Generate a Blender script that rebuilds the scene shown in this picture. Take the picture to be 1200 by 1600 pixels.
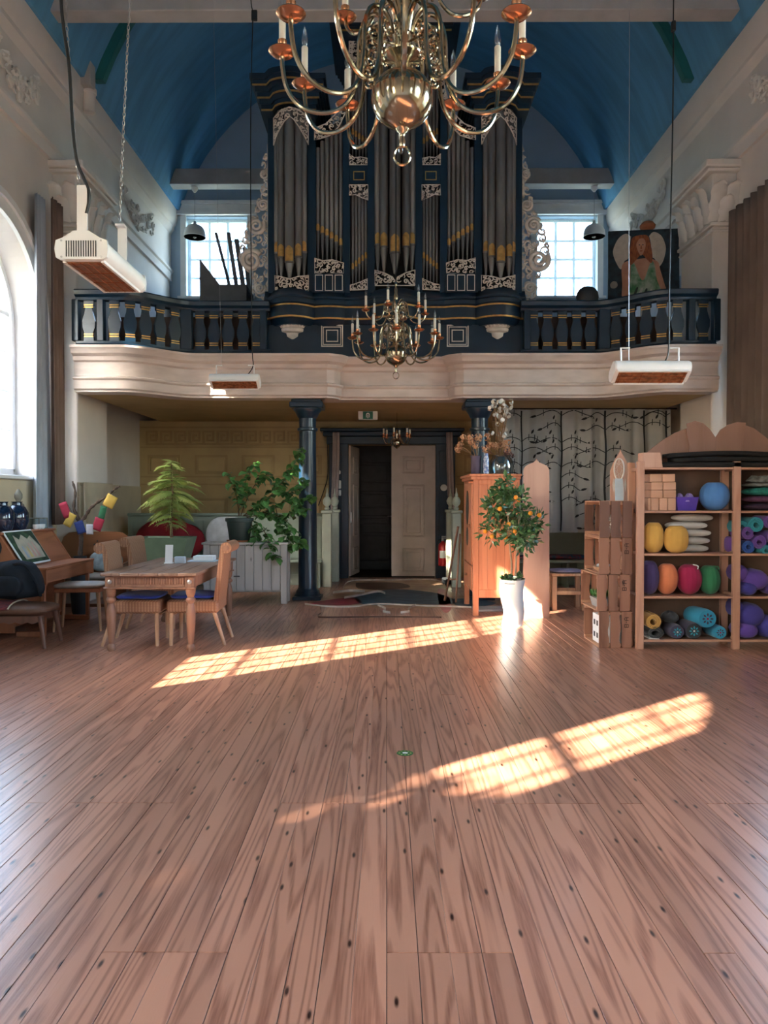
import bpy, math, random
from mathutils import Vector, Matrix
random.seed(7)
PI = math.pi
for o in list(bpy.data.objects): bpy.data.objects.remove(o)
scene = bpy.context.scene
COL = scene.collection
# ---------------- camera
cd = bpy.data.cameras.new('camera'); cam = bpy.data.objects.new('camera', cd); COL.objects.link(cam)
cd.sensor_fit = 'VERTICAL'; cd.sensor_height = 36; cd.sensor_width = 27; cd.lens = 27; cd.clip_start = .05; cd.clip_end = 300
cam.location = (0, 0, 1.43)
cam.rotation_euler = (math.radians(90 - .955), 0, math.radians(.19))
scene.camera = cam
# ---------------- sky, sun, exposure
SUN_TAN = .51; SUN_AZ = .79          # drop per metre, dY per dX of the sunlight
w = bpy.data.worlds.new('world'); scene.world = w; w.use_nodes = True
nt = w.node_tree; nt.nodes.clear()
sky = nt.nodes.new('ShaderNodeTexSky'); sky.sky_type = 'NISHITA'; sky.sun_disc = False
sky.sun_elevation = math.atan(SUN_TAN); sky.sun_rotation = math.atan2(-1, -SUN_AZ); sky.air_density = 1.2; sky.dust_density = 1.6; sky.ozone_density = 1.0
bg = nt.nodes.new('ShaderNodeBackground'); bg.inputs[1].default_value = 1.15
wo = nt.nodes.new('ShaderNodeOutputWorld')
nt.links.new(sky.outputs[0], bg.inputs[0]); nt.links.new(bg.outputs[0], wo.inputs[0])
sl = bpy.data.lights.new('sun', 'SUN'); sl.energy = 16; sl.angle = math.radians(.53); sl.color = (1, .86, .68)
so = bpy.data.objects.new('sun', sl); COL.objects.link(so); so.location = (-20, -15, 14)
h = math.hypot(1, SUN_AZ)
so.rotation_euler = Vector((1, SUN_AZ, -SUN_TAN * h)).to_track_quat('-Z', 'Y').to_euler()
scene.view_settings.view_transform = 'Standard'; scene.view_settings.look = 'None'
scene.view_settings.gamma = 1; scene.view_settings.use_curve_mapping = False
scene.view_settings.exposure = 2.08
def portal(loc, rot, sx, sy):
    l = bpy.data.lights.new('window_portal', 'AREA'); l.shape = 'RECTANGLE'; l.size = sx; l.size_y = sy
    l.cycles.is_portal = True
    o = bpy.data.objects.new('window_portal', l); COL.objects.link(o); o.location = loc; o.rotation_euler = rot
WIN_Y = (8.755, 4.38, 0.0, -4.38)
for yc in WIN_Y:
    portal((-5.0, yc, 3.25), (0, -PI/2, 0), 3.2, 2.3)
    portal((5.2, yc, 3.25), (0, PI/2, 0), 3.2, 2.3)
for xc in (-3.52, 3.77):
    portal((xc, 16.32, 6.45), (-PI/2, 0, 0), 1.4, 1.8)

# ---------------- helpers: pixels to metres
def PX(x, Y): return (x - 604) * Y / 1200
def PZ(y, Y): return 1.43 - (y - 780) * Y / 1200
def FY(y): return 1716 / (y - 780)
C0 = .1
# ---------------- helpers: materials
def node(nt, t, **kw):
    n = nt.nodes.new(t)
    for k, v in kw.items(): setattr(n, k, v)
    return n
MATS = {}
def mat(name, col, rough=.5, metal=0, var=.12, scale=6, bump=0, bscale=60, col2=None, stretch=(1, 1, 1), trans=0, alpha=None, emit=None, spec=.5, rnd=0, sheen=0, coat=0, detail=4):
    m = bpy.data.materials.new(name); m.use_nodes = True; nt = m.node_tree
    b = nt.nodes['Principled BSDF']; L = nt.links.new
    b.inputs['Roughness'].default_value = rough; b.inputs['Metallic'].default_value = metal
    b.inputs['Specular IOR Level'].default_value = spec
    if coat: b.inputs['Coat Weight'].default_value = coat; b.inputs['Coat Roughness'].default_value = .12
    if sheen: b.inputs['Sheen Weight'].default_value = sheen
    if trans: b.inputs['Transmission Weight'].default_value = trans
    tc = node(nt, 'ShaderNodeTexCoord'); mp = node(nt, 'ShaderNodeMapping'); mp.inputs['Scale'].default_value = stretch
    L(tc.outputs['Object'], mp.inputs[0])
    nz = node(nt, 'ShaderNodeTexNoise'); nz.inputs['Scale'].default_value = scale; nz.inputs['Detail'].default_value = detail
    L(mp.outputs[0], nz.inputs['Vector'])
    c1 = (*col, 1); c2 = (*(col2 if col2 else tuple(max(0, c * (1 - var * 2)) for c in col)), 1)
    mx = node(nt, 'ShaderNodeMix', data_type='RGBA'); mx.inputs[6].default_value = c1; mx.inputs[7].default_value = c2
    mr = node(nt, 'ShaderNodeMapRange'); mr.inputs[1].default_value = .38; mr.inputs[2].default_value = .66
    L(nz.outputs[0], mr.inputs[0]); L(mr.outputs[0], mx.inputs[0])
    out = mx.outputs[2]
    if rnd:
        oi = node(nt, 'ShaderNodeObjectInfo'); hs = node(nt, 'ShaderNodeHueSaturation')
        m2 = node(nt, 'ShaderNodeMapRange'); m2.inputs[3].default_value = 1 - rnd; m2.inputs[4].default_value = 1 + rnd
        L(oi.outputs['Random'], m2.inputs[0]); L(m2.outputs[0], hs.inputs['Value']); L(out, hs.inputs['Color']); out = hs.outputs[0]
    L(out, b.inputs['Base Color'])
    if bump:
        n2 = node(nt, 'ShaderNodeTexNoise'); n2.inputs['Scale'].default_value = bscale; n2.inputs['Detail'].default_value = 3
        L(mp.outputs[0], n2.inputs['Vector'])
        bp = node(nt, 'ShaderNodeBump'); bp.inputs['Strength'].default_value = bump; bp.inputs['Distance'].default_value = .01
        L(n2.outputs[0], bp.inputs['Height']); L(bp.outputs[0], b.inputs['Normal'])
    if emit:
        b.inputs['Emission Color'].default_value = (*emit[0], 1); b.inputs['Emission Strength'].default_value = emit[1]
    MATS[name] = m
    return m
def wood(name, c1, c2, rough=.45, axis=2, freq=26, scale=3, knots=True, rnd=.08, coat=0, kscale=.62, wear=False, lng=.085, amp=1.0):
    """plain sawn timber: contour lines of a stretched noise, and knots; axis = direction of the grain"""
    m = bpy.data.materials.new(name); m.use_nodes = True; nt = m.node_tree; L = nt.links.new
    b = nt.nodes['Principled BSDF']; b.inputs['Roughness'].default_value = rough
    if coat: b.inputs['Coat Weight'].default_value = coat; b.inputs['Coat Roughness'].default_value = .2
    tc = node(nt, 'ShaderNodeTexCoord'); oi = node(nt, 'ShaderNodeObjectInfo')
    off = node(nt, 'ShaderNodeVectorMath', operation='SCALE'); off.inputs[0].default_value = (37, 53, 71)
    L(oi.outputs['Random'], off.inputs['Scale'])
    ad = node(nt, 'ShaderNodeVectorMath', operation='ADD'); L(tc.outputs['Object'], ad.inputs[0]); L(off.outputs[0], ad.inputs[1])
    st = [1, 1, 1]; st[axis] = lng
    mp = node(nt, 'ShaderNodeMapping'); mp.inputs['Scale'].default_value = st; L(ad.outputs[0], mp.inputs[0])
    nz = node(nt, 'ShaderNodeTexNoise'); nz.inputs['Scale'].default_value = scale; nz.inputs['Detail'].default_value = 1.5; L(mp.outputs[0], nz.inputs['Vector'])
    mu = node(nt, 'ShaderNodeMath', operation='MULTIPLY'); mu.inputs[1].default_value = freq * 3; L(nz.outputs[0], mu.inputs[0])
    si = node(nt, 'ShaderNodeMath', operation='SINE'); L(mu.outputs[0], si.inputs[0])
    mr = node(nt, 'ShaderNodeMapRange'); mr.inputs[1].default_value = -.2; mr.inputs[2].default_value = 1.0; L(si.outputs[0], mr.inputs[0])
    n3 = node(nt, 'ShaderNodeTexNoise'); n3.inputs['Scale'].default_value = scale * 22; n3.inputs['Detail'].default_value = 2; L(mp.outputs[0], n3.inputs['Vector'])
    ml = node(nt, 'ShaderNodeMath', operation='MULTIPLY'); L(mr.outputs[0], ml.inputs[0]); L(n3.outputs[0], ml.inputs[1])
    mx = node(nt, 'ShaderNodeMix', data_type='RGBA'); mx.inputs[6].default_value = (*c1, 1); mx.inputs[7].default_value = (*c2, 1); am = node(nt, 'ShaderNodeMath', operation='MULTIPLY'); am.inputs[1].default_value = amp; L(ml.outputs[0], am.inputs[0]); L(am.outputs[0], mx.inputs[0])
    out = mx.outputs[2]
    if knots:
        ks = [11, 11, 11]; ks[axis] = 3.2
        m3 = node(nt, 'ShaderNodeMapping'); m3.inputs['Scale'].default_value = ks; L(ad.outputs[0], m3.inputs[0])
        vo = node(nt, 'ShaderNodeTexVoronoi'); vo.voronoi_dimensions = '2D' if axis == 1 else '3D'; vo.inputs['Scale'].default_value = kscale; L(m3.outputs[0], vo.inputs['Vector'])
        r2 = node(nt, 'ShaderNodeMapRange'); r2.inputs[1].default_value = .03; r2.inputs[2].default_value = .085; r2.inputs[3].default_value = 1; r2.inputs[4].default_value = 0
        L(vo.outputs['Distance'], r2.inputs[0])
        sp = node(nt, 'ShaderNodeSeparateColor'); L(vo.outputs['Color'], sp.inputs[0]); gt = node(nt, 'ShaderNodeMath', operation='GREATER_THAN'); gt.inputs[1].default_value = .55; L(sp.outputs[0], gt.inputs[0])
        kz = node(nt, 'ShaderNodeMath', operation='MULTIPLY'); L(r2.outputs[0], kz.inputs[0]); L(gt.outputs[0], kz.inputs[1])
        mk = node(nt, 'ShaderNodeMix', data_type='RGBA'); mk.inputs[7].default_value = (*(c * .16 for c in c2), 1)
        L(kz.outputs[0], mk.inputs[0]); L(out, mk.inputs[6]); out = mk.outputs[2]
    hs = node(nt, 'ShaderNodeHueSaturation'); m2 = node(nt, 'ShaderNodeMapRange'); m2.inputs[3].default_value = 1 - rnd; m2.inputs[4].default_value = 1 + rnd
    L(oi.outputs['Random'], m2.inputs[0]); L(m2.outputs[0], hs.inputs['Value']); L(out, hs.inputs['Color'])
    if wear:
        gm_ = node(nt, 'ShaderNodeNewGeometry'); wn = node(nt, 'ShaderNodeTexNoise'); wn.inputs['Scale'].default_value = 1.3; wn.inputs['Detail'].default_value = 6; L(gm_.outputs['Position'], wn.inputs['Vector'])
        wr = node(nt, 'ShaderNodeMapRange'); wr.inputs[1].default_value = .35; wr.inputs[2].default_value = .68; wr.inputs[3].default_value = rough - .1; wr.inputs[4].default_value = rough + .14; L(wn.outputs[0], wr.inputs[0]); L(wr.outputs[0], b.inputs['Roughness'])
        L(hs.outputs[0], b.inputs['Base Color'])
    else: L(hs.outputs[0], b.inputs['Base Color'])
    bp = node(nt, 'ShaderNodeBump'); bp.inputs['Strength'].default_value = .12; bp.inputs['Distance'].default_value = .004
    L(n3.outputs[0], bp.inputs['Height']); L(bp.outputs[0], b.inputs['Normal'])
    MATS[name] = m
    return m
def glassy(name, tint=(.96, .98, 1), refl=.07, rough=.02):
    m = bpy.data.materials.new(name); m.use_nodes = True; nt = m.node_tree; nt.nodes.clear(); L = nt.links.new
    t = node(nt, 'ShaderNodeBsdfTransparent'); t.inputs[0].default_value = (*tint, 1)
    g = node(nt, 'ShaderNodeBsdfGlossy'); g.inputs['Roughness'].default_value = rough
    nz = node(nt, 'ShaderNodeTexNoise'); nz.inputs['Scale'].default_value = 3
    mr = node(nt, 'ShaderNodeMapRange'); mr.inputs[3].default_value = refl * .6; mr.inputs[4].default_value = refl * 1.4; L(nz.outputs[0], mr.inputs[0])
    mx = node(nt, 'ShaderNodeMixShader'); L(mr.outputs[0], mx.inputs[0]); L(t.outputs[0], mx.inputs[1]); L(g.outputs[0], mx.inputs[2])
    o = node(nt, 'ShaderNodeOutputMaterial'); L(mx.outputs[0], o.inputs[0]); MATS[name] = m
    return m
def sheer(name, col, transl=.6, transp=.3):
    m = bpy.data.materials.new(name); m.use_nodes = True; nt = m.node_tree; nt.nodes.clear(); L = nt.links.new
    t = node(nt, 'ShaderNodeBsdfTransparent'); d = node(nt, 'ShaderNodeBsdfDiffuse'); d.inputs[0].default_value = (*col, 1)
    tl = node(nt, 'ShaderNodeBsdfTranslucent'); tl.inputs[0].default_value = (*col, 1)
    nz = node(nt, 'ShaderNodeTexNoise'); nz.inputs['Scale'].default_value = 90
    mr = node(nt, 'ShaderNodeMapRange'); mr.inputs[3].default_value = transp * .7; mr.inputs[4].default_value = transp * 1.3; L(nz.outputs[0], mr.inputs[0])
    a = node(nt, 'ShaderNodeMixShader'); a.inputs[0].default_value = transl; L(d.outputs[0], a.inputs[1]); L(tl.outputs[0], a.inputs[2])
    mx = node(nt, 'ShaderNodeMixShader'); L(mr.outputs[0], mx.inputs[0]); L(a.outputs[0], mx.inputs[1]); L(t.outputs[0], mx.inputs[2])
    o = node(nt, 'ShaderNodeOutputMaterial'); L(mx.outputs[0], o.inputs[0]); MATS[name] = m
    return m
# ---------------- helpers: objects
ORG = {}
def prop(o, label=None, cat=None, group=None, kind=None):
    if label: o['label'] = label
    if cat: o['category'] = cat
    if group: o['group'] = group
    if kind: o['kind'] = kind
    return o
def thing(name, label=None, cat=None, loc=(0, 0, 0), rot=0, group=None, world=False, kind=None):
    o = bpy.data.objects.new(name, None); COL.objects.link(o); o.empty_display_size = .1
    o.location = loc; o.rotation_euler = (0, 0, rot)
    if world: ORG[o.name] = Vector(loc)
    return prop(o, label, cat, group, kind)
def copy_tree(o, parent=None):
    c = o.copy(); COL.objects.link(c)
    if parent is not None: c.parent = parent
    for ch in o.children: copy_tree(ch, c)
    return c
def place(src, first, loc, rot=0, label=None, group=None):
    """first use moves the source, later ones copy it"""
    o = src if first else copy_tree(src)
    o.location = loc; o.rotation_euler = (0, 0, rot) if not isinstance(rot, tuple) else rot
    return prop(o, label, None, group)
class MB:
    def __init__(s): s.v = []; s.f = []
    def add(s, vs, fs):
        n = len(s.v); s.v += [tuple(p) for p in vs]; s.f += [tuple(i + n for i in f) for f in fs]; return s
    def box(s, x0, x1, y0, y1, z0, z1, T=None):
        vs = [Vector((x, y, z)) for z in (z0, z1) for y in (y0, y1) for x in (x0, x1)]
        if T: vs = [T @ p for p in vs]
        return s.add(vs, [(0, 2, 3, 1), (4, 5, 7, 6), (0, 1, 5, 4), (2, 6, 7, 3), (0, 4, 6, 2), (1, 3, 7, 5)])
    def cbox(s, c, d, T=None):
        return s.box(c[0] - d[0] / 2, c[0] + d[0] / 2, c[1] - d[1] / 2, c[1] + d[1] / 2, c[2] - d[2] / 2, c[2] + d[2] / 2, T)
    def bbox(s, x0, x1, y0, y1, z0, z1, b=.01, T=None):
        """box with chamfered edges"""
        b = min(b, (x1 - x0) * .45, (y1 - y0) * .45, (z1 - z0) * .45)
        X = (x0, x1); Y = (y0, y1); Z = (z0, z1); vs = []; idx = {}
        for i in (0, 1):
            for j in (0, 1):
                for k in (0, 1):
                    p = Vector((X[i], Y[j], Z[k])); sg = Vector((1 - 2 * i, 1 - 2 * j, 1 - 2 * k)) * b
                    for a in range(3):
                        q = p + sg; q[a] = p[a]; idx[i, j, k, a] = len(vs); vs.append(q)
        fs = []
        for a in range(3):
            u, v_ = [t for t in range(3) if t != a]
            for e in (0, 1):
                q = []
                for (i, j) in ((0, 0), (1, 0), (1, 1), (0, 1)):
                    c = [0, 0, 0]; c[a] = e; c[u] = i; c[v_] = j; q.append(idx[(*c, a)])
                fs.append(tuple(q))
            for i in (0, 1):
                for j in (0, 1):
                    c0 = [0, 0, 0]; c1 = [0, 0, 0]; c0[u] = c1[u] = i; c0[v_] = c1[v_] = j; c1[a] = 1
                    fs.append((idx[(*c0, u)], idx[(*c1, u)], idx[(*c1, v_)], idx[(*c0, v_)]))
        for i in (0, 1):
            for j in (0, 1):
                for k in (0, 1): fs.append(tuple(idx[i, j, k, a] for a in range(3)))
        if T: vs = [T @ p for p in vs]
        return s.add(vs, fs)
    def lathe(s, prof, c=(0, 0, 0), n=20, T=None, sx=1, sy=1):
        vs = []; fs = []
        for r, z in prof:
            for i in range(n):
                a = 2 * PI * i / n; p = Vector((c[0] + r * sx * math.cos(a), c[1] + r * sy * math.sin(a), c[2] + z)); vs.append(T @ p if T else p)
        for k in range(len(prof) - 1):
            for i in range(n):
                j = (i + 1) % n; fs.append((k * n + i, k * n + j, (k + 1) * n + j, (k + 1) * n + i))
        fs.append(tuple(reversed(range(n)))); fs.append(tuple(range((len(prof) - 1) * n, len(prof) * n)))
        return s.add(vs, fs)
    def ball(s, c, r, n=14, m=8, T=None):
        rx, ry, rz = r if isinstance(r, (tuple, list)) else (r, r, r)
        prof = [(max(.001, math.sin(PI * k / m)), -math.cos(PI * k / m) * rz) for k in range(m + 1)]
        return s.lathe(prof, c, n, T, rx, ry)
    def tube(s, pts, r, n=8, closed=False, flat=1):
        pts = [Vector(p) for p in pts]; N = len(pts)
        rs = r if isinstance(r, (list, tuple)) else [r] * N
        tang = []
        for i in range(N):
            a = pts[(i - 1) % N] if (closed or i > 0) else pts[0]; b = pts[(i + 1) % N] if (closed or i < N - 1) else pts[-1]
            t = (b - a); tang.append(t.normalized() if t.length > 1e-9 else Vector((0, 0, 1)))
        up = Vector((0, 0, 1)) if abs(tang[0].z) < .9 else Vector((0, 1, 0))
        nrm = (up - tang[0] * up.dot(tang[0])).normalized(); vs = []; fs = []
        for i in range(N):
            nrm = nrm - tang[i] * nrm.dot(tang[i])
            if nrm.length < 1e-6: nrm = tang[i].orthogonal()
            nrm.normalize(); bn = tang[i].cross(nrm)
            for k in range(n):
                a = 2 * PI * k / n; vs.append(pts[i] + nrm * math.cos(a) * rs[i] + bn * math.sin(a) * rs[i] * flat)
        for i in range(N if closed else N - 1):
            i2 = (i + 1) % N
            for k in range(n):
                k2 = (k + 1) % n; fs.append((i * n + k, i * n + k2, i2 * n + k2, i2 * n + k))
        if not closed:
            fs.append(tuple(reversed(range(n)))); fs.append(tuple(range((N - 1) * n, N * n)))
        return s.add(vs, fs)
    def prism(s, poly, d0, d1, axis='y', T=None):
        """2D outline extruded: axis y -> (x,z) outline, x -> (y,z), z -> (x,y)"""
        n = len(poly); vs = []
        for d in (d0, d1):
            for a, b in poly:
                p = Vector((a, d, b)) if axis == 'y' else Vector((d, a, b)) if axis == 'x' else Vector((a, b, d))
                vs.append(T @ p if T else p)
        fs = [tuple(range(n)), tuple(reversed(range(n, 2 * n)))] + [(i, i + n, (i + 1) % n + n, (i + 1) % n) for i in range(n)]
        return s.add(vs, fs)
    def ring(s, po, pi_, d0, d1, axis='y', closed=False):
        """band between two polylines, extruded"""
        n = len(po); vs = []
        for d in (d0, d1):
            for pl in (po, pi_):
                for a, b in pl: vs.append((a, d, b) if axis == 'y' else (d, a, b) if axis == 'x' else (a, b, d))
        fs = []
        for i in range(n if closed else n - 1):
            j = (i + 1) % n
            fs += [(i, j, n + j, n + i), (2 * n + i, 3 * n + i, 3 * n + j, 2 * n + j), (i, 2 * n + i, 2 * n + j, j), (n + i, n + j, 3 * n + j, 3 * n + i)]
        if not closed: fs += [(0, n, 3 * n, 2 * n), (n - 1, 3 * n - 1, 4 * n - 1, 2 * n - 1)]
        return s.add(vs, fs)
    def sweep(s, path, prof, cap=True):
        """moulding: profile (outward, z) carried along a plan path (outward = to the right-hand side of travel)"""
        N = len(path); m = len(prof); vs = []; fs = []
        for i in range(N):
            p = Vector(path[i]); ns = []
            for a, b in ((i - 1, i), (i, i + 1)):
                if a < 0 or b >= N: continue
                t = Vector(path[b]) - Vector(path[a]); 
                if t.length > 1e-9: ns.append(Vector((t.y, -t.x)).normalized())
            nn = sum(ns, Vector((0, 0)))
            nn.normalize(); k = 1 / max(.5, nn.dot(ns[0]))
            for o_, z in prof: vs.append((p.x + nn.x * o_ * k, p.y + nn.y * o_ * k, z))
        for i in range(N - 1):
            for j in range(m - 1): fs.append((i * m + j, (i + 1) * m + j, (i + 1) * m + j + 1, i * m + j + 1))
        if cap: fs.append(tuple(range(m))); fs.append(tuple(reversed(range((N - 1) * m, N * m))))
        return s.add(vs, fs)
    def grid(s, fn, nu, nv, wrap=False):
        vs = [fn(i / (nu if wrap else nu - 1), j / (nv - 1)) for j in range(nv) for i in range(nu)]; fs = []
        for j in range(nv - 1):
            for i in range(nu if wrap else nu - 1):
                i2 = (i + 1) % nu; fs.append((j * nu + i, j * nu + i2, (j + 1) * nu + i2, (j + 1) * nu + i))
        return s.add(vs, fs)
    def mesh(s, name, m, smooth=40):
        me = bpy.data.meshes.new(name); me.from_pydata([tuple(p) for p in s.v], [], s.f); me.validate()
        if m is not None: me.materials.append(MATS[m] if isinstance(m, str) else m)
        import bmesh
        bm = bmesh.new(); bm.from_mesh(me); bmesh.ops.recalc_face_normals(bm, faces=bm.faces); bm.to_mesh(me); bm.free()
        if smooth:
            me.polygons.foreach_set('use_smooth', [True] * len(me.polygons)); me.set_sharp_from_angle(angle=math.radians(smooth))
        me.update(); return me
    def build(s, name, m, parent=None, smooth=40, label=None, cat=None, group=None, kind=None, base=None, thick=0):
        root = parent
        while root is not None and root.parent is not None: root = root.parent
        off = None
        if root is not None and root.name in ORG: off = ORG[root.name]
        if base is not None: off = Vector(base)
        if off is not None: s.v = [tuple(Vector(p) - off) for p in s.v]
        o = bpy.data.objects.new(name, s.mesh(name, m, smooth)); COL.objects.link(o)
        if base is not None: o.location = base
        if base is not None and parent is None: ORG[o.name] = Vector(base)
        if parent is not None: o.parent = parent
        if thick:
            md = o.modifiers.new('thickness', 'SOLIDIFY'); md.thickness = thick; md.offset = 0
        return prop(o, label, cat, group, kind)
def inst(src_mesh, name, parent, loc=(0, 0, 0), rot=(0, 0, 0), scale=(1, 1, 1)):
    o = bpy.data.objects.new(name, src_mesh); COL.objects.link(o); o.parent = parent
    o.location = loc; o.rotation_euler = rot; o.scale = scale; return o
def rotz(a, c=(0, 0, 0)): return Matrix.Translation(c) @ Matrix.Rotation(a, 4, 'Z')
def bez(p0, p1, p2, p3, n=10):
    P = [Vector(p) for p in (p0, p1, p2, p3)]
    return [P[0] * (1 - t) ** 3 + P[1] * 3 * t * (1 - t) ** 2 + P[2] * 3 * t * t * (1 - t) + P[3] * t ** 3 for t in [i / n for i in range(n + 1)]]
def spline(pts, k=6):
    P = [Vector(p) for p in pts]; out = []
    for i in range(len(P) - 1):
        a = P[max(0, i - 1)]; b = P[i]; c = P[i + 1]; d = P[min(len(P) - 1, i + 2)]
        for j in range(k):
            t = j / k
            out.append(.5 * ((2 * b) + (c - a) * t + (2 * a - 5 * b + 4 * c - d) * t * t + (3 * b - a - 3 * c + d) * t ** 3))
    out.append(P[-1]); return out
# ---------------- materials of the place
mat('plaster', (.80, .74, .69), .85, var=.05, scale=1.2, bump=.15, bscale=25)
mat('plaster_white', (.86, .84, .80), .7, var=.04, scale=2)
mat('dado', (.62, .52, .36), .7, var=.06, scale=2)
mat('vault_blue', (.12, .36, .60), .75, var=.10, scale=.8, bump=.2, bscale=8, stretch=(1, 6, 1))
mat('lunette_blue', (.42, .55, .68), .8, var=.06, scale=1)
mat('beam_grey', (.50, .48, .46), .7, var=.08, scale=3)
mat('rib_teal', (.02, .17, .17), .5, var=.1)
mat('ochre', (.52, .37, .17), .65, var=.07, scale=2.5)
mat('ochre_line', (.44, .30, .13), .65, var=.07, scale=2.5)
mat('navy', (.006, .026, .055), .3, var=.15, scale=3, coat=.25)
mat('black_void', (.004, .005, .006), .7)
mat('gold', (.72, .42, .14), .35, metal=.75, var=.12, scale=20)
mat('marble', (.68, .575, .52), .45, col2=(.57, .475, .425), scale=3, stretch=(1, 1, 3), detail=8)
mat('subfloor', (.03, .018, .012), .9)
mat('ground', (.22, .24, .15), .95, var=.3, scale=1.5)
mat('white_frame', (.88, .88, .87), .4, var=.03)
mat('door_cream', (.66, .55, .48), .45, var=.05)
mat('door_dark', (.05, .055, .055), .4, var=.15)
glassy('glass')
wood('floor_pine', (.46, .225, .145), (.17, .055, .03), rough=.31, axis=1, freq=26, scale=7.0, rnd=.15, coat=.35, kscale=.85, lng=.045, amp=1.15)

# ---------------- floor: every plank its own piece
fl = MB().box(-4.95, 5.15, -7, 16.2, -.3, -.024).build('floor', 'subfloor', kind='structure')
pw = 9.2 / 92
edges = [[-7, 3.59, 8.3, 14.0], [-7, 2.4, 7.1, 14.0], [-7, 3.59, 9.4, 14.0], [-7, 1.2, 5.6, 14.0]]
pmesh = {}
for i in range(92):
    e = edges[(i // 5) % 2] if i % 7 else edges[2 + i % 2]
    for k in range(3):
        y0, y1 = e[k], e[k + 1]; key = (y0, y1, i % 3 == 0)
        if key not in pmesh:
            g = .004 if key[2] else .0009
            pmesh[key] = MB().bbox(-pw / 2 + g / 2, pw / 2 - g / 2, .0015, y1 - y0 - .0015, -.022, 0, .0012).mesh('plank', 'floor_pine', 0)
        inst(pmesh[key], 'plank', fl, (-4.5 + pw * (i + .5), y0, 0))
MB().box(-60, 60, -60, 70, -.6, -.45).build('ground', 'ground', kind='structure')

# ---------------- side walls with arched windows
R_IN, R_OUT, SPR, SILL = 1.2, 1.1, 3.61, 1.72
def arch_poly(yc, r, sill=SILL, n=20):
    return [(yc - r, sill)] + [(yc - r * math.cos(PI * k / n), SPR + r * math.sin(PI * k / n)) for k in range(n + 1)] + [(yc + r, sill)]
def arch_wall(name, xin, xout, y0, y1, z0, z1, wins, m):
    b = MB()
    for xf, r in ((xin, R_IN), (xout, R_OUT)):
        ys = [y0]
        for yc in sorted(wins): ys += [yc - r * math.cos(PI * k / 20) for k in range(21)]
        ys.append(y1)
        for a, c in zip(ys, ys[1:]):
            mid = (a + c) / 2; wn = [yc for yc in wins if abs(mid - yc) < r]
            if wn:
                za = SPR + math.sqrt(max(0, r * r - (a - wn[0]) ** 2)); zc = SPR + math.sqrt(max(0, r * r - (c - wn[0]) ** 2))
                b.add([(xf, a, z0), (xf, c, z0), (xf, c, SILL), (xf, a, SILL)], [(0, 1, 2, 3)])
                b.add([(xf, a, za), (xf, c, zc), (xf, c, z1), (xf, a, z1)], [(0, 1, 2, 3)])
            else: b.add([(xf, a, z0), (xf, c, z0), (xf, c, z1), (xf, a, z1)], [(0, 1, 2, 3)])
    for yc in wins:
        p, q = arch_poly(yc, R_IN), arch_poly(yc, R_OUT)
        for k in range(len(p)):
            j = (k + 1) % len(p)
            b.add([(xin, *p[k]), (xin, *p[j]), (xout, *q[j]), (xout, *q[k])], [(0, 1, 2, 3)])
    b.add([(xin, y0, z1), (xin, y1, z1), (xout, y1, z1), (xout, y0, z1)], [(0, 1, 2, 3)])
    b.add([(xin, y1, z0), (xin, y1, z1), (xout, y1, z1), (xout, y1, z0)], [(0, 1, 2, 3)])
    return b.build(name, m, kind='structure', smooth=0)
XL, XR = -4.5, 4.7
wall_left = arch_wall('wall_left', XL, XL - .45, -7, 16.3, -.3, 7.5, WIN_Y, 'plaster')
wall_right = arch_wall('wall_right', XR, XR + .45, -7, 16.3, -.3, 7.5, WIN_Y, 'plaster')
MB().box(XL - .45, XR + .45, -7.3, -7, -.3, 10.8).build('wall_rear', 'plaster', kind='structure')
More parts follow.
